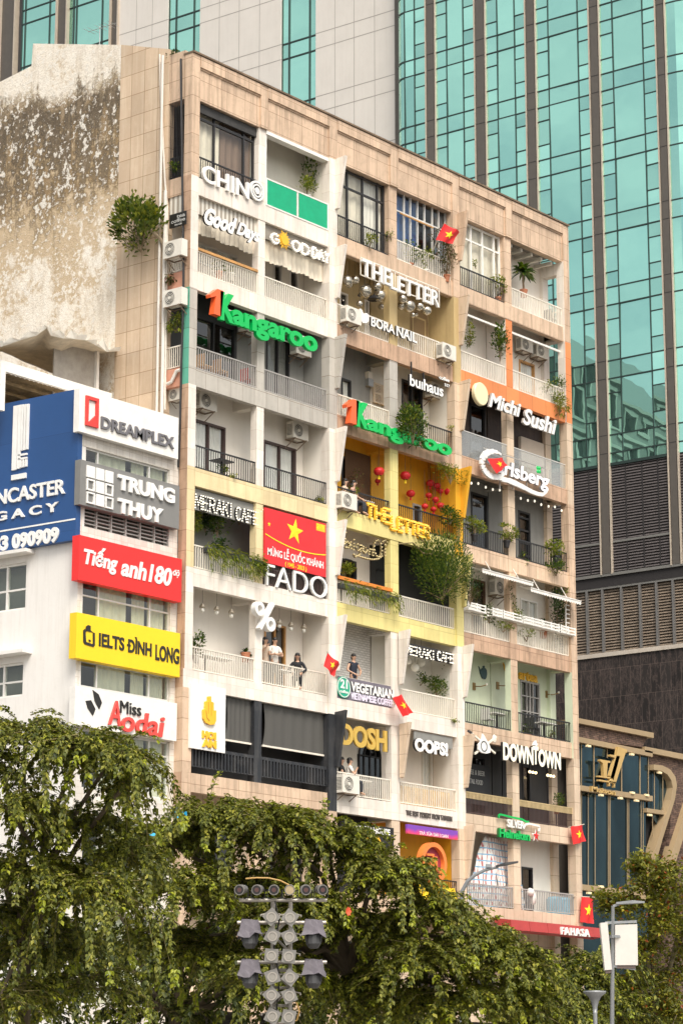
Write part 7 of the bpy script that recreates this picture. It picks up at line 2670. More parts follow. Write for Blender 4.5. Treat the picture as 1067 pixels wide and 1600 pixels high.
def person(label, loc, rz, top, bottom, arms, sit=False, lean=0.0, long_hair=False, sleeves='short', head=(0, 0), s=1.0, beard=False):
    """faces -Y before turning; arms = ((elbow), (wrist)) for right (-x) and left (+x)"""
    t = thing('person', label, 'person', loc)
    t.rotation_euler = (0, 0, rz)
    t.scale = (s, s, s)
    hz = .93 if not sit else .50
    dz = hz - .93
    L = Vector((0, -lean, 0))
    V = [(0, 0, hz), (0, -lean * .3, 1.12 + dz), (0, -lean * .7, 1.30 + dz), (0, -lean, 1.44 + dz), (0, -lean - .01, 1.50 + dz)]
    Rr = [(.155, .105), (.13, .095), (.165, .105), (.10, .07), (.05, .05)]
    E_ = [(0, 1), (1, 2), (2, 3), (3, 4)]
    hx, hy = head
    V += [(hx * .3, -lean - .02 + hy * .3, 1.57 + dz), (hx, -lean - .03 + hy, 1.65 + dz), (hx, -lean - .02 + hy, 1.71 + dz)]
    Rr += [(.062, .075), (.078, .095), (.058, .07)]
    E_ += [(4, 5), (5, 6), (6, 7)]
    hands = []
    for sx, (el, wr) in ((-1, arms[0]), (1, arms[1])):
        i = len(V)
        sh = (sx * .175, -lean * .95, 1.405 + dz)
        el = (el[0], el[1] - lean, el[2] + dz)
        wr = (wr[0], wr[1] - lean, wr[2] + dz)
        V += [sh, el, wr]
        Rr += [(.056, .056), (.040, .040), (.028, .026)]
        E_ += [(3, i), (i, i + 1), (i + 1, i + 2)]
        d = (Vector(wr) - Vector(el)).normalized()
        side = d.cross(Vector((0, 1, .2))).normalized()
        pal = Vector(wr) + d * .06
        j = len(V)
        V.append(tuple(pal))
        Rr.append((.032, .02))
        E_.append((i + 2, j))
        for q, (o_, ln) in enumerate(((-.026, .07), (-.009, .08), (.009, .075), (.026, .06))):
            k = len(V)
            b0 = pal + side * o_ + d * .035
            V += [tuple(b0), tuple(b0 + d * ln * .6 + Vector((0, -.012, -.01)))]
            Rr += [(.009, .009), (.0075, .0075)]
            E_ += [(j, k), (k, k + 1)]
        k = len(V)
        th = pal + side * (-.042 * sx) - d * .01
        V += [tuple(th), tuple(th + side * (-.02 * sx) + d * .035)]
        Rr += [(.011, .011), (.009, .009)]
        E_ += [(j, k), (k, k + 1)]
    legs = []
    for sx in (-1, 1):
        i = len(V)
        if sit:
            P = [(sx * .09, -.02, hz - .02), (sx * .11, -.42, hz - .02), (sx * .11, -.40, .10), (sx * .12, -.55, .04)]
        else:
            P = [(sx * .09, 0, .86), (sx * .10, -.01, .48), (sx * .105, .02, .09), (sx * .12, -.13, .035)]
        V += P
        Rr += [(.085, .09), (.055, .06), (.038, .042), (.035, .03)]
        E_ += [(0, i), (i, i + 1), (i + 1, i + 2), (i + 2, i + 3)]
        legs.append(P)
    skin('body', V, E_, Rr, SKIN, t)
    # shirt
    sv = [(V[0][0], V[0][1], V[0][2] - (.10 if not sit else .02)), V[1], V[2], V[3]]
    sr = [(.17, .12), (.15, .115), (.182, .122), (.115, .085)]
    se = [(0, 1), (1, 2), (2, 3)]
    k0 = 8
    for a in range(2):
        i = k0 + a * (3 + 1 + 8 + 2)
        sh, el, wr = Vector(V[i]), Vector(V[i + 1]), Vector(V[i + 2])
        j = len(sv)
        if sleeves == 'long':
            sv += [tuple(sh), tuple(el), tuple(wr)]
            sr += [(.068, .068), (.052, .052), (.04, .04)]
            se += [(3, j), (j, j + 1), (j + 1, j + 2)]
        else:
            f = .12 if sleeves == 'none' else .65
            sv += [tuple(sh), tuple(sh.lerp(el, f))]
            sr += [(.068, .068), (.060, .060)]
            se += [(3, j), (j, j + 1)]
    skin('shirt', sv, se, sr, top, t)
    tv = [(0, 0, hz + .05), (0, 0, hz - .02)]
    tr_ = [(.165, .115), (.165, .118)]
    te = [(0, 1)]
    for P in legs:
        j = len(tv)
        tv += [P[0], P[1], P[2]]
        tr_ += [(.098, .105), (.07, .075), (.055, .06)]
        te += [(1, j), (j, j + 1), (j + 1, j + 2)]
    skin('trousers', tv, te, tr_, bottom, t)
    hc = Vector(V[6])
    hb_ = MB()
    hb_.ball(hc + Vector((0, .025, .045)), .092, .105, .085, 12)
    hb_.ball(hc + Vector((0, .06, -.02)), .082, .065, .09, 10)
    if long_hair:
        hb_.tube([hc + Vector((0, .07, 0)), hc + Vector((0, .10, -.14)), hc + Vector((.02, .09, -.32))], [.08, .085, .05], 8)
        for q in (-1, 1):
            hb_.tube([hc + Vector((q * .075, .02, .03)), hc + Vector((q * .085, .03, -.14)), hc + Vector((q * .08, .03, -.26))], [.035, .035, .015], 6)
    hb_.build('hair', HAIR, t, local=True, smooth=True)
    f_ = MB()
    for q in (-1, 1):
        f_.ball(hc + Vector((q * .032, -.088, .01)), .012, .008, .008, 6)
        f_.box(hc.x + q * .032 - .018, hc.x + q * .032 + .018, hc.y - .098, hc.y - .088, hc.z + .027, hc.z + .034)
    f_.build('eye', HAIR, t, local=True)
    MB().add([hc + Vector(v) for v in ((-.014, -.092, -.022), (.014, -.092, -.022), (0, -.118, -.02), (0, -.094, .022))], [(0, 1, 2), (0, 2, 3), (1, 3, 2), (0, 3, 1)]).build('nose', SKIN, t, local=True)
    MB().box(hc.x - .026, hc.x + .026, hc.y - .093, hc.y - .08, hc.z - .052, hc.z - .042).build('mouth', plain('lips', (.36, .12, .10), .5), t, local=True)
    for q in (-1, 1):
        MB().ball(hc + Vector((q * .083, .0, -.005)), .012, .02, .03, 6).build('ear', SKIN, t, local=True)
    return t


DOWN = ((-.27, .02, 1.15), (-.28, -.06, .90))
CROSS = (((-.27, -.10, 1.14), (.06, -.20, 1.18)), ((.27, -.10, 1.12), (-.08, -.22, 1.15)))
LEAN = (((-.30, -.12, 1.16), (-.18, -.34, 1.02)), ((.30, -.12, 1.16), (.16, -.34, 1.02)))
xp = xat(429, 16.3, .45)
person('man in white shirt and dark trousers standing with folded arms on the white balcony', (xp, .45, Z[4]), -.3, WHTC, JEAN, CROSS, sleeves='short')
xp = xat(415, 16.3, .6)
person('person in beige half hidden behind the white pillar with hand raised', (xp, .62, Z[4]), -.2, BEIC, JEAN, (((-.27, -.1, 1.14), (-.1, -.22, 1.4)), DOWN), long_hair=True)
xp = xat(465, 16.2, .5)
person('woman with long hair in black seated at the white balcony table', (xp, .5, Z[4] + .05), -.9, BLKC, BLKC, LEAN, sit=True, long_hair=True, lean=.12, sleeves='long', head=(0, -.04))
xp = xat(553, 16.6, .35)
person('man in sleeveless black top standing at the vegetarian cafe railing', (xp, .38, Z[4]), -.25, NAVY, JEAN, (((-.30, -.05, 1.15), (-.12, -.26, 1.0)), ((.30, -.05, 1.15), (.10, -.26, 1.0))), sleeves='none')
xp = xat(543, 12.9, .5)
person('woman in white with dark hair drinking below the DOSH sign', (xp, .42, Z[3] + .08), .9, WHTC, JEAN, (((-.28, -.12, 1.14), (-.05, -.25, 1.36)), ((.28, -.12, 1.14), (.06, -.25, 1.34))), sit=True, long_hair=False, sleeves='short')
xp = xat(533, 12.9, .6)
person('person in black beside the fin, left of the woman in white', (xp, .6, Z[3] + .1), .5, BLKC, JEAN, LEAN, sit=True, long_hair=True)
xp = xat(549, 22.9, .5)
person('woman in pink top resting at the black railing of the orange balcony', (xp, .42, Z[6] - .02), .4, PINKC, JEAN, LEAN, sit=True, long_hair=True)
xp = xat(537, 22.9, .55)
person('woman nearest the white fin looking down on the orange balcony', (xp, .5, Z[6] - .02), .3, BEIC, JEAN, LEAN, sit=True, long_hair=True)


# ================================================================== street trees
BARK = paint('tree bark', (.15, .115, .075), .9, .4, .2, None, (.05, .04, .03))
TLEAF = leafmat('street tree leaf', (.072, .088, .011), (.205, .21, .03), (.32, .30, .04), .5)
TTIP = leafmat('young tip leaf', (.16, .20, .016), (.33, .35, .025), None, .4)
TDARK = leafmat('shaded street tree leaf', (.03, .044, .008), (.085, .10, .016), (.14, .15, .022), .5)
OLIVE = leafmat('small olive leaf', (.085, .10, .013), (.22, .215, .028), (.36, .30, .035), .5)


class LeafSoup:
    """leaf blades gathered in arrays, linked as one crown"""
    def __init__(s):
        s.V, s.F, s.M = [], [], []
        s.k = 0

    def blade(s, p, d, nrm, L, w, m):
        side = d.cross(nrm)
        mid = p + d * (L * .48)
        tip = p + d * L - nrm * (L * .12)
        a, b_ = mid - side * w + nrm * (w * .25), mid + side * w + nrm * (w * .25)
        s.V += [p.x, p.y, p.z, a.x, a.y, a.z, tip.x, tip.y, tip.z, b_.x, b_.y, b_.z]
        k = s.k
        s.F += [k, k + 1, k + 2, k, k + 2, k + 3]
        s.M += [m, m]
        s.k += 4

    def build(s, name, mats, parent):
        me = bpy.data.meshes.new(name)
        n = len(s.M)
        off = rootloc(parent)
        v = np.array(s.V).reshape(-1, 3) - np.array(off)
        me.vertices.add(len(v))
        me.vertices.foreach_set('co', v.ravel())
        me.loops.add(n * 3)
        me.loops.foreach_set('vertex_index', np.array(s.F, dtype=np.int32))
        me.polygons.add(n)
        me.polygons.foreach_set('loop_start', np.arange(0, n * 3, 3, dtype=np.int32))
        for mt in mats:
            me.materials.append(mt)
        me.polygons.foreach_set('material_index', np.array(s.M, dtype=np.int32))
        me.update()
        me.validate()
        o = bpy.data.objects.new(name, me)
        col.objects.link(o)
        o.parent = parent
        return o


TR = random.Random(21)


def plume(sp, tw, p, d, L, droop, leafL=.11, dens=1.0, dark=0, tip=True, curl=0.0):
    """a leafy shoot: leaves in ranks all along a drooping twig, paler at the growing tip"""
    n = max(6, int(L / .12))
    pts, q, dd = [p.copy()], p.copy(), d.normalized()
    st = L / n
    for i in range(n):
        dd = (dd + Vector((TR.uniform(-.06, .06) + curl, TR.uniform(-.06, .06), -droop * st * (0.5 + 1.2 * i / n)))).normalized()
        q = q + dd * st
        pts.append(q.copy())
    step = .026 / dens
    m = int(L / step)
    yl = tip and TR.random() < .3
    for i in range(m):
        f = (i + TR.random()) / m
        x = f * n
        j = min(int(x), n - 1)
        a = pts[j].lerp(pts[j + 1], x - j) + Vector((TR.gauss(0, .022), TR.gauss(0, .022), TR.gauss(0, .022)))
        ax = (pts[j + 1] - pts[j]).normalized()
        up = Vector((0, 0, 1)) - ax * ax.z
        if up.length < .2:
            up = Vector((-.6, -.7, .2)) - ax * ax.dot(Vector((-.6, -.7, .2)))
        up.normalize()
        sd_ = ax.cross(up)
        env = min(1, .35 + 2.2 * f) * (1.0 if f < .8 else 1.25 - f * .3)
        for sgn in (-1, 1):
            ang = TR.uniform(-.75, 1.2)
            o_ = sd_ * (sgn * math.cos(ang)) + up * math.sin(ang)
            d_ = (ax * TR.uniform(.5, 1.0) + o_ * TR.uniform(.6, 1.0) + Vector((0, 0, -.35))).normalized()
            nr = (up * .9 + o_ * .3 + Vector((TR.uniform(-.35, .35), TR.uniform(-.35, .35), .35)))
            nr = nr - d_ * nr.dot(d_)
            if nr.length < .05:
                continue
            nr.normalize()
            l_ = leafL * env * TR.uniform(.5, 1.45)
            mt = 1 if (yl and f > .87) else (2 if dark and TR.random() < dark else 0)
            sp.blade(a, d_, nr, l_, l_ * .29, mt)
    if tw is not None:
        tw.tube([pts[0], pts[n // 2], pts[-1]], [.012, .008, .003], 4, cap=False)
    return pts


def wp(px, py, depth):
    return atd(px, py, depth / 1.0)


def street_tree(label, trunk_px, depth, lobes, droop, plen, npl, leafL, seed, dens=1.0, vdir=None, dark=.15, hang=0.0, trunk_r=.2, split=4.2):
    global TR
    TR = random.Random(seed)
    base = wp(trunk_px, 1800, depth)
    base.z = 0
    t = thing('street_tree', label, 'tree', tuple(base))
    sp, tw, lb = LeafSoup(), MB(), MB()
    fork = Vector((base.x, base.y, split))
    lb.tube([base, base + Vector((.05, 0, split * .5)), fork], [trunk_r * 1.25, trunk_r, trunk_r * .8], 9)
    for (px, py, r, dz, w) in lobes:
        c = wp(px, py, depth + dz)
        k = depth / CF
        R_ = r * k
        mid = fork.lerp(c, .5) + Vector((TR.uniform(-.3, .3), TR.uniform(-.3, .3), .5))
        lb.tube([fork, fork.lerp(mid, .5) + Vector((0, 0, .15)), mid, c], [trunk_r * .55, trunk_r * .45, trunk_r * .3, .03], 6)
        for i in range(int(npl * w)):
            az = TR.uniform(0, 2 * math.pi)
            el = TR.uniform(-.35, 1.1)
            d = Vector((math.cos(az) * math.cos(el), math.sin(az) * math.cos(el), math.sin(el)))
            if vdir is not None:
                d = (d + vdir * TR.uniform(.2, 1.0)).normalized()
            p = c + Vector((d.x * R_ * .55, d.y * R_ * .55, d.z * R_ * .40)) * TR.uniform(.1, 1.0)
            dd = Vector((d.x + TR.uniform(-.3, .3), d.y + TR.uniform(-.3, .3), d.z * .28 + .06))
            L = plen * TR.uniform(.4, 1.3)
            if hang and TR.random() < hang:
                dd = Vector((d.x * .4, d.y * .4, .05))
                L *= 2.3
            pts = plume(sp, tw, p, dd, L, droop * TR.uniform(.6, 1.4), leafL, dens, dark)
    sp.build('crown', [TLEAF, TTIP, TDARK], t)
    lb.build('trunk', BARK, t)
    tw.build('twigs', plain('green brown twig', (.20, .17, .06), .8), t)
    return t


RV = RT * 1.0
LA = [(40, 1150, 95, 0, 1.1), (130, 1165, 80, -.6, 1.1), (-40, 1200, 95, .5, 1.0), (10, 1260, 80, -1.0, 1.0), (120, 1285, 70, .6, .9), (185, 1170, 36, -.8, .5), (205, 1215, 28, -.5, .4), (50, 1360, 95, -.6, 1.2), (-20, 1430, 90, .3, 1.0),
      (130, 1390, 80, -1.0, 1.0), (70, 1480, 85, .8, .9), (200, 1330, 55, .2, .7), (0, 1560, 80, -.8, .8), (130, 1540, 70, .5, .7)]
street_tree('weeping street tree with long hanging leafy strands at the left edge', 30, 44, LA, 1.7, .85, 92, .085, 5, 1.1, None, .2, .14, .15)
LB_ = [(250, 1310, 75, .5, 1.0), (330, 1280, 75, 0, 1.1), (420, 1290, 80, -.5, 1.2), (510, 1320, 85, 0, 1.2), (600, 1365, 75, -.6, 1.0), (665, 1420, 70, 0, .9), (280, 1390, 85, -1.0, 1.1), (370, 1390, 90, .8, 1.1), (460, 1420, 95, -.8, 1.2),
       (560, 1455, 90, .6, 1.1), (650, 1500, 85, -.6, 1.0), (740, 1470, 65, .3, .9), (790, 1500, 50, 0, .6), (320, 1490, 85, .3, 1.0), (420, 1520, 90, -.8, 1.0), (520, 1545, 90, .6, 1.0), (620, 1570, 85, .2, .9), (710, 1560, 75, -.3, .9), (790, 1570, 60, .4, .6), (250, 1470, 70, .8, .7)]
street_tree('broad street tree with layered drooping sprays spreading behind the light mast', 545, 50, LB_, 1.25, .85, 145, .088, 8, 1.1, RT * .5, .18, .06, .17)
LC_ = [(840, 1550, 55, 0, 1.0), (905, 1530, 50, .5, 1.0), (880, 1590, 60, -.5, 1.0), (945, 1570, 45, .6, .8), (820, 1600, 50, .4, .7), (930, 1500, 35, 1.0, .5)]
street_tree('darker street tree low between the light mast tree and the lamp post', 880, 56, LC_, 1.3, .8, 120, .09, 13, 1.1, None, .4, .15, .14, 3.0)
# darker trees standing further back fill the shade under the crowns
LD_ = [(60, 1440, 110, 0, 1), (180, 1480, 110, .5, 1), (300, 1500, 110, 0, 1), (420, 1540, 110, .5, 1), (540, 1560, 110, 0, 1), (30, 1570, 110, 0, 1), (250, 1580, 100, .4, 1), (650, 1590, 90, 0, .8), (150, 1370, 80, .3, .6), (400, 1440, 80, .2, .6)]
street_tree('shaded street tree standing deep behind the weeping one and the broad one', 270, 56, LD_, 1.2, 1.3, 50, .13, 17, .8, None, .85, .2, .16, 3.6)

# bushy olive green tree at the right edge, small rounded leaves on visible branches
base = wp(1030, 1800, 62)
base.z = 0
t = thing('street_tree', 'bushy yellowish small leaved tree at the right edge behind the lamp post', 'tree', tuple(base))
sp, lb = LeafSoup(), MB()
TR = random.Random(31)
fork = Vector((base.x, base.y, 3.6))
lb.tube([base, base + Vector((.1, 0, 1.8)), fork], [.2, .17, .15], 8)
for (px, py, r, dz) in ((1015, 1385, 45, 0), (1055, 1375, 40, -.5), (975, 1420, 42, .4), (1030, 1435, 50, -.6), (1070, 1450, 45, .3), (990, 1480, 48, -.3), (1045, 1510, 52, .4), (1005, 1550, 50, -.4), (1065, 1570, 50, 0), (970, 1540, 40, .6), (960, 1590, 45, 0), (1030, 1600, 50, .5), (1000, 1350, 22, .2), (950, 1405, 18, .1)):
    c = wp(px, py, 62 + dz)
    R_ = r * 62 / CF
    mid = fork.lerp(c, .55) + Vector((TR.uniform(-.3, .3), TR.uniform(-.3, .3), .2))
    lb.tube([fork, fork.lerp(mid, .5), mid, c], [.09, .07, .05, .02], 6)
    for j in range(11):
        d = Vector((TR.gauss(0, 1), TR.gauss(0, 1), TR.gauss(0, .8))).normalized()
        e = c + d * R_ * TR.uniform(.5, 1.15)
        lb.tube([c, c.lerp(e, .5) + Vector((0, 0, .05)), e], [.02, .014, .006], 4, cap=False)
        for i in range(int(85 * (r / 40) + 10)):
            p = c.lerp(e, TR.uniform(.35, 1.08)) + Vector((TR.gauss(0, .12), TR.gauss(0, .12), TR.gauss(0, .10)))
            dd = Vector((TR.gauss(0, 1), TR.gauss(0, 1), TR.gauss(-.2, .6))).normalized()
            nr = Vector((TR.gauss(0, .6), TR.gauss(0, .6), 1))
            nr = (nr - dd * nr.dot(dd)).normalized()
            L = TR.uniform(.08, .15)
            sp.blade(p, dd, nr, L, L * .27, 0 if TR.random() > .04 else 1)
sp.build('crown', [OLIVE, leafmat('rusty leaf', (.22, .05, .01), (.35, .10, .02))], t)
lb.build('trunk', plain('pale branch bark', (.20, .165, .10), .9), t)
for px, py, dp, lab in ((285, 1272, 48.5, 'blue plastic scrap caught higher in the broad tree'), (238, 1308, 48.0, 'blue plastic scrap caught lower in the broad tree')):
    p = wp(px, py, dp)
    t = thing('plastic_scrap', lab, 'scrap', tuple(p))
    mb = MB()
    for i in range(6):
        q = p + Vector((RN.uniform(-.1, .1), RN.uniform(-.05, .05), RN.uniform(-.07, .07)))
        a, b_ = Vector((RN.uniform(-.1, .1), RN.uniform(-.1, .1), RN.uniform(-.08, .1))), Vector((RN.uniform(-.1, .1), RN.uniform(-.05, .05), RN.uniform(-.08, .1)))
        mb.add([q, q + a, q + a + b_, q + b_], [(0, 1, 2, 3)])
    mb.build('film', plain('sky blue plastic film', (.03, .33, .56), .35), t)
p = wp(543, 1424, 47)
t = thing('red_flower', 'single orange red blossom among the broad tree leaves', 'flower', tuple(p))
mb = MB()
for i in range(7):
    a = 6.28 * i / 7
    d = Vector((math.cos(a), -.3, math.sin(a))) * .09
    s = Vector((-math.sin(a), 0, math.cos(a))) * .04
    mb.add([p, p + d * .6 + s, p + d, p + d * .6 - s], [(0, 1, 2, 3)])
mb.build('petals', plain('orange red petal', (.70, .10, .04), .6), t)

# ================================================================== stage light mast
SIL = plain('silver lamp housing', (.21, .20, .185), .38, .35)
TUBE = plain('dull aluminium tube', (.36, .33, .29), .4, .4)
LENS = plain('lamp lens', (.30, .28, .25), .12, .3)
DL = 40.0


def mp(px, py, d=0.0):
    return atd(px, py, DL + d)


VX = RT.copy()
VY = Vector((math.cos(YAW), math.sin(YAW), 0))
K = DL / CF
foot = mp(439.5, 1800)
foot.z = 0
mast = thing('light_mast', 'aluminium truss mast with cross bars carrying stage lights before the trees', 'mast', tuple(foot))
c0 = [mp(425.6, 1500), mp(453.4, 1500)]
ztop = mp(440, 1408).z
gap = (c0[1] - c0[0]).length
tm = MB()
for c in c0:
    for dep in (0, gap):
        b_ = Vector((c.x, c.y, 0)) + VY * dep
        tm.tube([b_, b_ + Vector((0, 0, ztop))], .03, 8)
tm.build('truss_chord', TUBE, mast)
bm = MB()
dz = gap * .98
z = .2
i = 0
while z + dz < ztop:
    A, B_ = Vector((c0[0].x, c0[0].y, z)), Vector((c0[1].x, c0[1].y, z))
    for dep in (0, gap):
        o_ = VY * dep
        bm.tube([A + o_, B_ + o_], .02, 6)
        if i % 2:
            bm.tube([A + o_, B_ + o_ + Vector((0, 0, dz))], .016, 5)
        else:
            bm.tube([B_ + o_, A + o_ + Vector((0, 0, dz))], .016, 5)
    bm.tube([A, A + VY * gap + Vector((0, 0, dz))], .014, 5)
    bm.tube([B_, B_ + VY * gap + Vector((0, 0, dz))], .014, 5)
    z += dz
    i += 1
bm.build('truss_brace', TUBE, mast)
for x0, x1, y in ((374, 511, 1406.5), (371, 509.5, 1441.5), (371, 510.5, 1503.5)):
    A, B_ = mp(x0, y, -.1), mp(x1, y, -.1)
    B_.z = A.z
    MB().tube([A, B_], .03, 8).build('cross_bar', TUBE, mast)
MB().box(-.1, .1, -.1, .1, 0, .1).build('base_plate', TUBE, mast, local=True)


def floodlight(px, py, lab, rot):
    p = mp(px, py, -.28)
    t = thing('floodlight', lab, 'stage light', tuple(p), 'square floodlights on the mast')
    a = math.radians(rot)
    u, v = VX * math.cos(a) + Vector((0, 0, math.sin(a))), -VX * math.sin(a) + Vector((0, 0, math.cos(a)))
    f = VY * -1 + Vector((0, 0, -.25))
    f.normalize()
    h = .105
    mb = MB()
    front = [p + f * .08 + u * h * x + v * h * y for x, y in ((-1, -1), (1, -1), (1, 1), (-1, 1))]
    back = [p - f * .14 + u * h * .55 * x + v * h * .55 * y for x, y in ((-1, -1), (1, -1), (1, 1), (-1, 1))]
    mb.add(front + back, [(0, 1, 2, 3), (7, 6, 5, 4), (0, 4, 5, 1), (1, 5, 6, 2), (2, 6, 7, 3), (3, 7, 4, 0)])
    mb.build('housing', SIL, t)
    lm, rm = MB(), MB()
    n = 18
    for r0, r1, o_, mbx in ((0, .058, .088, lm), (.058, .078, .10, rm)):
        vv = []
        for r in (r0, r1):
            vv += [p + f * o_ + (u * math.cos(6.283 * q / n) + v * math.sin(6.283 * q / n)) * max(r, .001) for q in range(n)]
        mbx.add(vv, [(q, (q + 1) % n, n + (q + 1) % n, n + q) for q in range(n)])
    lm.build('lens', LENS, t)
    rm.build('lens_ring', TUBE, t)
    MB().tube([p - VX * .17, p - VX * .17 - f * .1, p - f * .2 + Vector((0, 0, .02)), p + VX * .17 - f * .1, p + VX * .17], .012, 5).build('yoke', TUBE, t)
    return t


ROW = ['top', 'second', 'third', 'fourth', 'fifth', 'sixth']
for i, y in enumerate((1431, 1461, 1491.5, 1524.5, 1553, 1586)):
    floodlight(424.5 + (i % 2) * 1.5, y, 'left hand square floodlight in the %s row of the mast' % ROW[i], 40 + i * 23)
    floodlight(453.5 - (i % 3), y + 1, 'right hand square floodlight in the %s row of the mast' % ROW[i], 55 - i * 31)
for i, (x, lab) in enumerate(((377.5, 'leftmost dark can light on the top bar of the mast'), (403.5, 'second can light from the left on the top bar'), (429, 'third can light from the left on the top bar'), (452.5, 'pale open faced can light fourth on the top bar'), (476.5, 'fifth can light from the left on the top bar'), (501.5, 'rightmost dark can light on the top bar of the mast'))):
    p = mp(x, 1390, -.1)
    t = thing('can_light', lab, 'stage light', tuple(p), 'can lights on the top bar')
    f = (VY * -1 + VX * (.25 * (i - 2.5) / 2.5) + Vector((0, 0, -.12))).normalized()
    MB().tube([p - f * .2, p - f * .16, p + f * .1, p + f * .12], [.04, .065, .085, .08], 14).build('can', plain('weathered can housing', (.17, .155, .145), .45, .3) if i != 3 else TUBE, t, smooth=True)
    e1 = f.cross(Vector((0, 0, 1))).normalized()
    e2 = e1.cross(f)
    for r0, r1, o_, mt, nm in ((.001, .035, .126, plain('red brown lens', (.10, .055, .05), .2), 'lens'), (.035, .068, .124, plain('dark reflector', (.03, .028, .03), .25), 'reflector'), (.068, .082, .13, SIL, 'lens_ring')):
        vv = []
        for r in (r0, r1):
            vv += [p + f * o_ + (e1 * math.cos(6.283 * q / 16) + e2 * math.sin(6.283 * q / 16)) * r for q in range(16)]
        MB().add(vv, [(q, (q + 1) % 16, 16 + (q + 1) % 16, 16 + q) for q in range(16)]).build(nm, mt if not (i == 3 and nm != 'lens_ring') else plain('amber reflector', (.42, .33, .20), .3), t)
    q = mp(x, 1406.5, -.1)
    MB().tube([p - e1 * .11, p - e1 * .11 - Vector((0, 0, .12)), q, p + e1 * .11 - Vector((0, 0, .12)), p + e1 * .11], .01, 5).build('yoke', IRON, t)
for pts_, m_ in (([(384, 1373), (402, 1371.5), (420, 1372), (438, 1376), (452, 1383)], 'old amber cable'), ([(463, 1566), (468, 1580), (464, 1594), (456, 1597)], 'old amber cable'), ([(430, 1408), (436, 1440), (428, 1480), (437, 1530), (430, 1600)], 'black cable')):
    MB().tube([mp(a_, b_, -.2) for a_, b_ in pts_], .012, 5).build('cable', plain(m_, (.45, .27, .08) if 'amber' in m_ else (.02, .02, .02), .5), mast)
HOOD = plain('grey purple rain cover', (.105, .092, .108), .6, var=.3)
for x, y, lab, sg in ((391, 1441.5, 'upper left moving light under a grey rain cover', -1), (490, 1441.5, 'upper right moving light under a grey rain cover', 1), (391, 1503.5, 'lower left moving light under a grey rain cover', -1), (490, 1503.5, 'lower right moving light under a grey rain cover', 1)):
    p = mp(x, y, -.1)
    t = thing('moving_light', lab, 'stage light', tuple(p), 'moving lights under rain covers')
    hm = MB()
    v = []
    n = 16
    for r, (w, dz_) in enumerate(((.15, .03), (.175, -.06), (.19, -.14), (.225, -.21))):
        for q in range(n):
            a = 6.283 * q / n
            cx_, cy_ = math.cos(a), math.sin(a)
            sq = max(abs(cx_), abs(cy_))
            ww = w / sq * .88
            v.append(p + VX * (cx_ * ww) + VY * (cy_ * ww * .8) + Vector((0, 0, dz_ + .025 * math.sin(q * 2.3 + r) + (.035 * math.sin(q * 1.1 + sg) if r == 3 else 0))))
    hm.add(v, [(r * n + q, r * n + (q + 1) % n, (r + 1) * n + (q + 1) % n, (r + 1) * n + q) for r in range(3) for q in range(n)] + [tuple(range(n))])
    hm.build('rain_cover', HOOD, t)
    hd = MB()
    hd.tube([p + Vector((0, 0, -.12)), p + Vector((0, 0, -.22)), p + Vector((0, 0, -.33)), p + Vector((0, 0, -.40))], [.10, .12, .12, .07], 12)
    hd.build('lamp_head', plain('dark lamp head', (.05, .05, .052), .45), t)
    bx = MB()
    bx.obox(p + Vector((0, 0, -.2)), VX * .13, VY * .05, Vector((0, 0, .09)))
    bx.build('yoke', IRON, t)

# ================================================================== street lamps and the antenna post
POLE = plain('grey lamp post', (.27, .28, .29), .45, .3)


def tubeat(pts, depth, r, n=8):
    q = [atd(x, y, depth) for x, y in pts]
    return MB().tube(q, r, n), q


b0 = atd(955.5, 1600, 50)
t = thing('lamp_post', 'grey lamp post carrying white antenna boxes at the lower right', 'lamp post', (b0.x, b0.y, 0))
pt = atd(957, 1416, 50)
MB().tube([(b0.x, b0.y, 0), (b0.x, b0.y, b0.z), pt], [.06, .045, .035], 10).build('pole', POLE, t)
mb = MB()
q0, q1 = atd(962, 1413.5, 50), atd(1006, 1411, 50)
s = VY * .13
h = Vector((0, 0, .03))
m1 = q0.lerp(q1, .55)
mb.add([q0 - s * .5, q0 + s * .5, m1 + s, q1 + s * .4, q1 - s * .4, m1 - s, q0 - s * .5 + h * 1.5, q0 + s * .5 + h * 1.5, m1 + s + h * 2, q1 + s * .4 + h, q1 - s * .4 + h, m1 - s + h * 2],
       [(0, 1, 2, 3, 4, 5), (11, 10, 9, 8, 7, 6), (0, 6, 7, 1), (1, 7, 8, 2), (2, 8, 9, 3), (3, 9, 10, 4), (4, 10, 11, 5), (5, 11, 6, 0)])
mb.build('lamp_head', POLE, t)
MB().bar(atd(957, 1416, 50), atd(967, 1412.5, 50), .05).build('lamp_arm', POLE, t)
MB().bar(atd(945, 1442, 50), atd(994, 1440, 50), .05).build('bracket', POLE, t)
MB().bar(atd(948, 1508, 50), atd(992, 1514, 50), .05).build('bracket', POLE, t)
ABOX = plain('antenna box white', (.74, .70, .65), .45, var=.06)
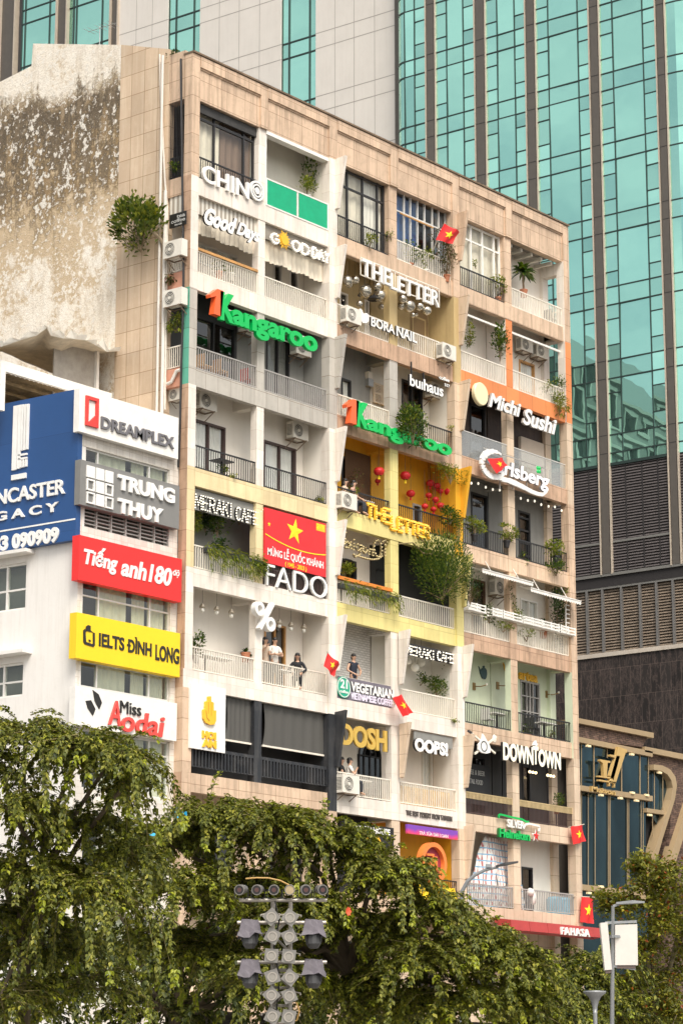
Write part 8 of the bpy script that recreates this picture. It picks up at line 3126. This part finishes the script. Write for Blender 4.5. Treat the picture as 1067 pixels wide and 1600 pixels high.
for cs, dd, lab, nm in ((((937, 1442), (948.5, 1441), (955.5, 1515), (944.5, 1516)), -.12, 'narrow tilted white antenna box left of the lamp post', 'edge'), (((960.5, 1445), (995, 1444), (996, 1508), (960.5, 1508)), -.05, 'wide white antenna box right of the lamp post', 'face')):
    q = [atd(x, y, 50 + dd) for x, y in cs]
    tb = thing('antenna_box', lab, 'antenna', tuple(q[3]), 'white antenna boxes')
    o_ = VY * .24
    vv = q + [p + o_ for p in q]
    fixnormals(MB().add(vv, [(0, 1, 2, 3), (4, 5, 6, 7), (0, 4, 5, 1), (1, 5, 6, 2), (2, 6, 7, 3), (3, 7, 4, 0)]).build('box', ABOX, tb))
    n1, n2 = q[3].lerp(q[2], .1), q[3].lerp(q[2], .9)
    MB().bar(n1 - Vector((0, 0, .03)) + VY * .1, n2 - Vector((0, 0, .03)) + VY * .1, .16, .06).build('connector', plain('dark connector strip', (.10, .07, .06), .5), tb)
    MB().bar(q[1].lerp(q[2], .3) + VY * .26, Vector((pt.x, pt.y, q[1].lerp(q[2], .3).z)) + VY * .02, .05).build('mount', POLE, tb)
b0 = atd(929.5, 1600, 53)
t = thing('funnel_lamp', 'grey funnel topped garden lamp post left of the antenna post', 'lamp post', (b0.x, b0.y, 0))
zt = atd(929.5, 1548, 53).z
kk = 53 / CF
MB().tube([(b0.x, b0.y, 0), (b0.x, b0.y, zt - 30 * kk)], .045, 10).build('pole', POLE, t)
MB().lathe((b0.x, b0.y, zt), [(.045, -34 * kk), (.05, -26 * kk), (.075, -18 * kk), (.13, -9 * kk), (.235, -3 * kk), (.24, 0), (.0, .01)], 20).build('funnel', POLE, t, smooth=True)
b0 = atd(719.5, 1420, 60)
t = thing('street_lamp', 'curved grey street lamp reaching over the tarpaulin balcony from behind the tree', 'street lamp', (b0.x, b0.y, 0))
mb, q = tubeat([(720, 1425), (722, 1392), (730, 1377), (742, 1367), (757, 1359.5), (778, 1354.5)], 60, [.06, .05, .045, .042, .04, .035])
mb.build('arm', POLE, t)
MB().tube([(b0.x, b0.y, 0), q[0]], [.08, .06], 10).build('pole', POLE, t)
q0, q1 = atd(774, 1355, 60), atd(809, 1348, 60)
m1 = q0.lerp(q1, .4)
s, h = VY * .16, Vector((0, 0, .035))
MB().add([q0 - s * .5, q0 + s * .5, m1 + s, q1 + s * .5, q1 - s * .5, m1 - s, q0 - s * .5 + h, q0 + s * .5 + h, m1 + s + h * 1.6, q1 + s * .5 + h, q1 - s * .5 + h, m1 - s + h * 1.6],
         [(0, 1, 2, 3, 4, 5), (11, 10, 9, 8, 7, 6), (0, 6, 7, 1), (1, 7, 8, 2), (2, 8, 9, 3), (3, 9, 10, 4), (4, 10, 11, 5), (5, 11, 6, 0)]).build('lamp_head', plain('dark lamp head', (.05, .05, .052), .45), t)
MB().obox(atd(763, 1353, 60), VX * .07, VY * .05, Vector((0, 0, .04))).build('sensor', POLE, t)
# little round neon sign under the trees
p = at(245, 1564, -.6)
t = thing('round_sign', 'small round neon shop sign with orange rim seen under the trees', 'sign', tuple(p))
MB().lathe((p.x, -.6, p.z), [(0, 0), (.30, 0), (.30, .08), (0, .08)], 24, 'y').build('disc', plain('sign rust disc', (.42, .09, .03), .4), t)
mb = MB()
ring(mb, p, .28, .32, -.62, -.59, 26)
mb.build('rim', plain('neon orange', (.95, .45, .12), .4, emit=.8), t)
mb = MB()
letters(mb, 'FOOD', p.x - .2, p.x + .2, p.z - .08, p.z + .08, -.62, .015, bold=.04)
mb.build('lettering', plain('neon pale blue', (.45, .75, .85), .4, emit=.8), t)
MB().box(p.x - .2, p.x + .2, -.615, -.6, p.z + .12, p.z + .2).build('amber_bar', plain('neon amber', (.95, .55, .1), .4, emit=.6), t)
MB().bar((p.x, -.55, p.z), (p.x, .3, p.z), .05).build('bracket', IRON, t)
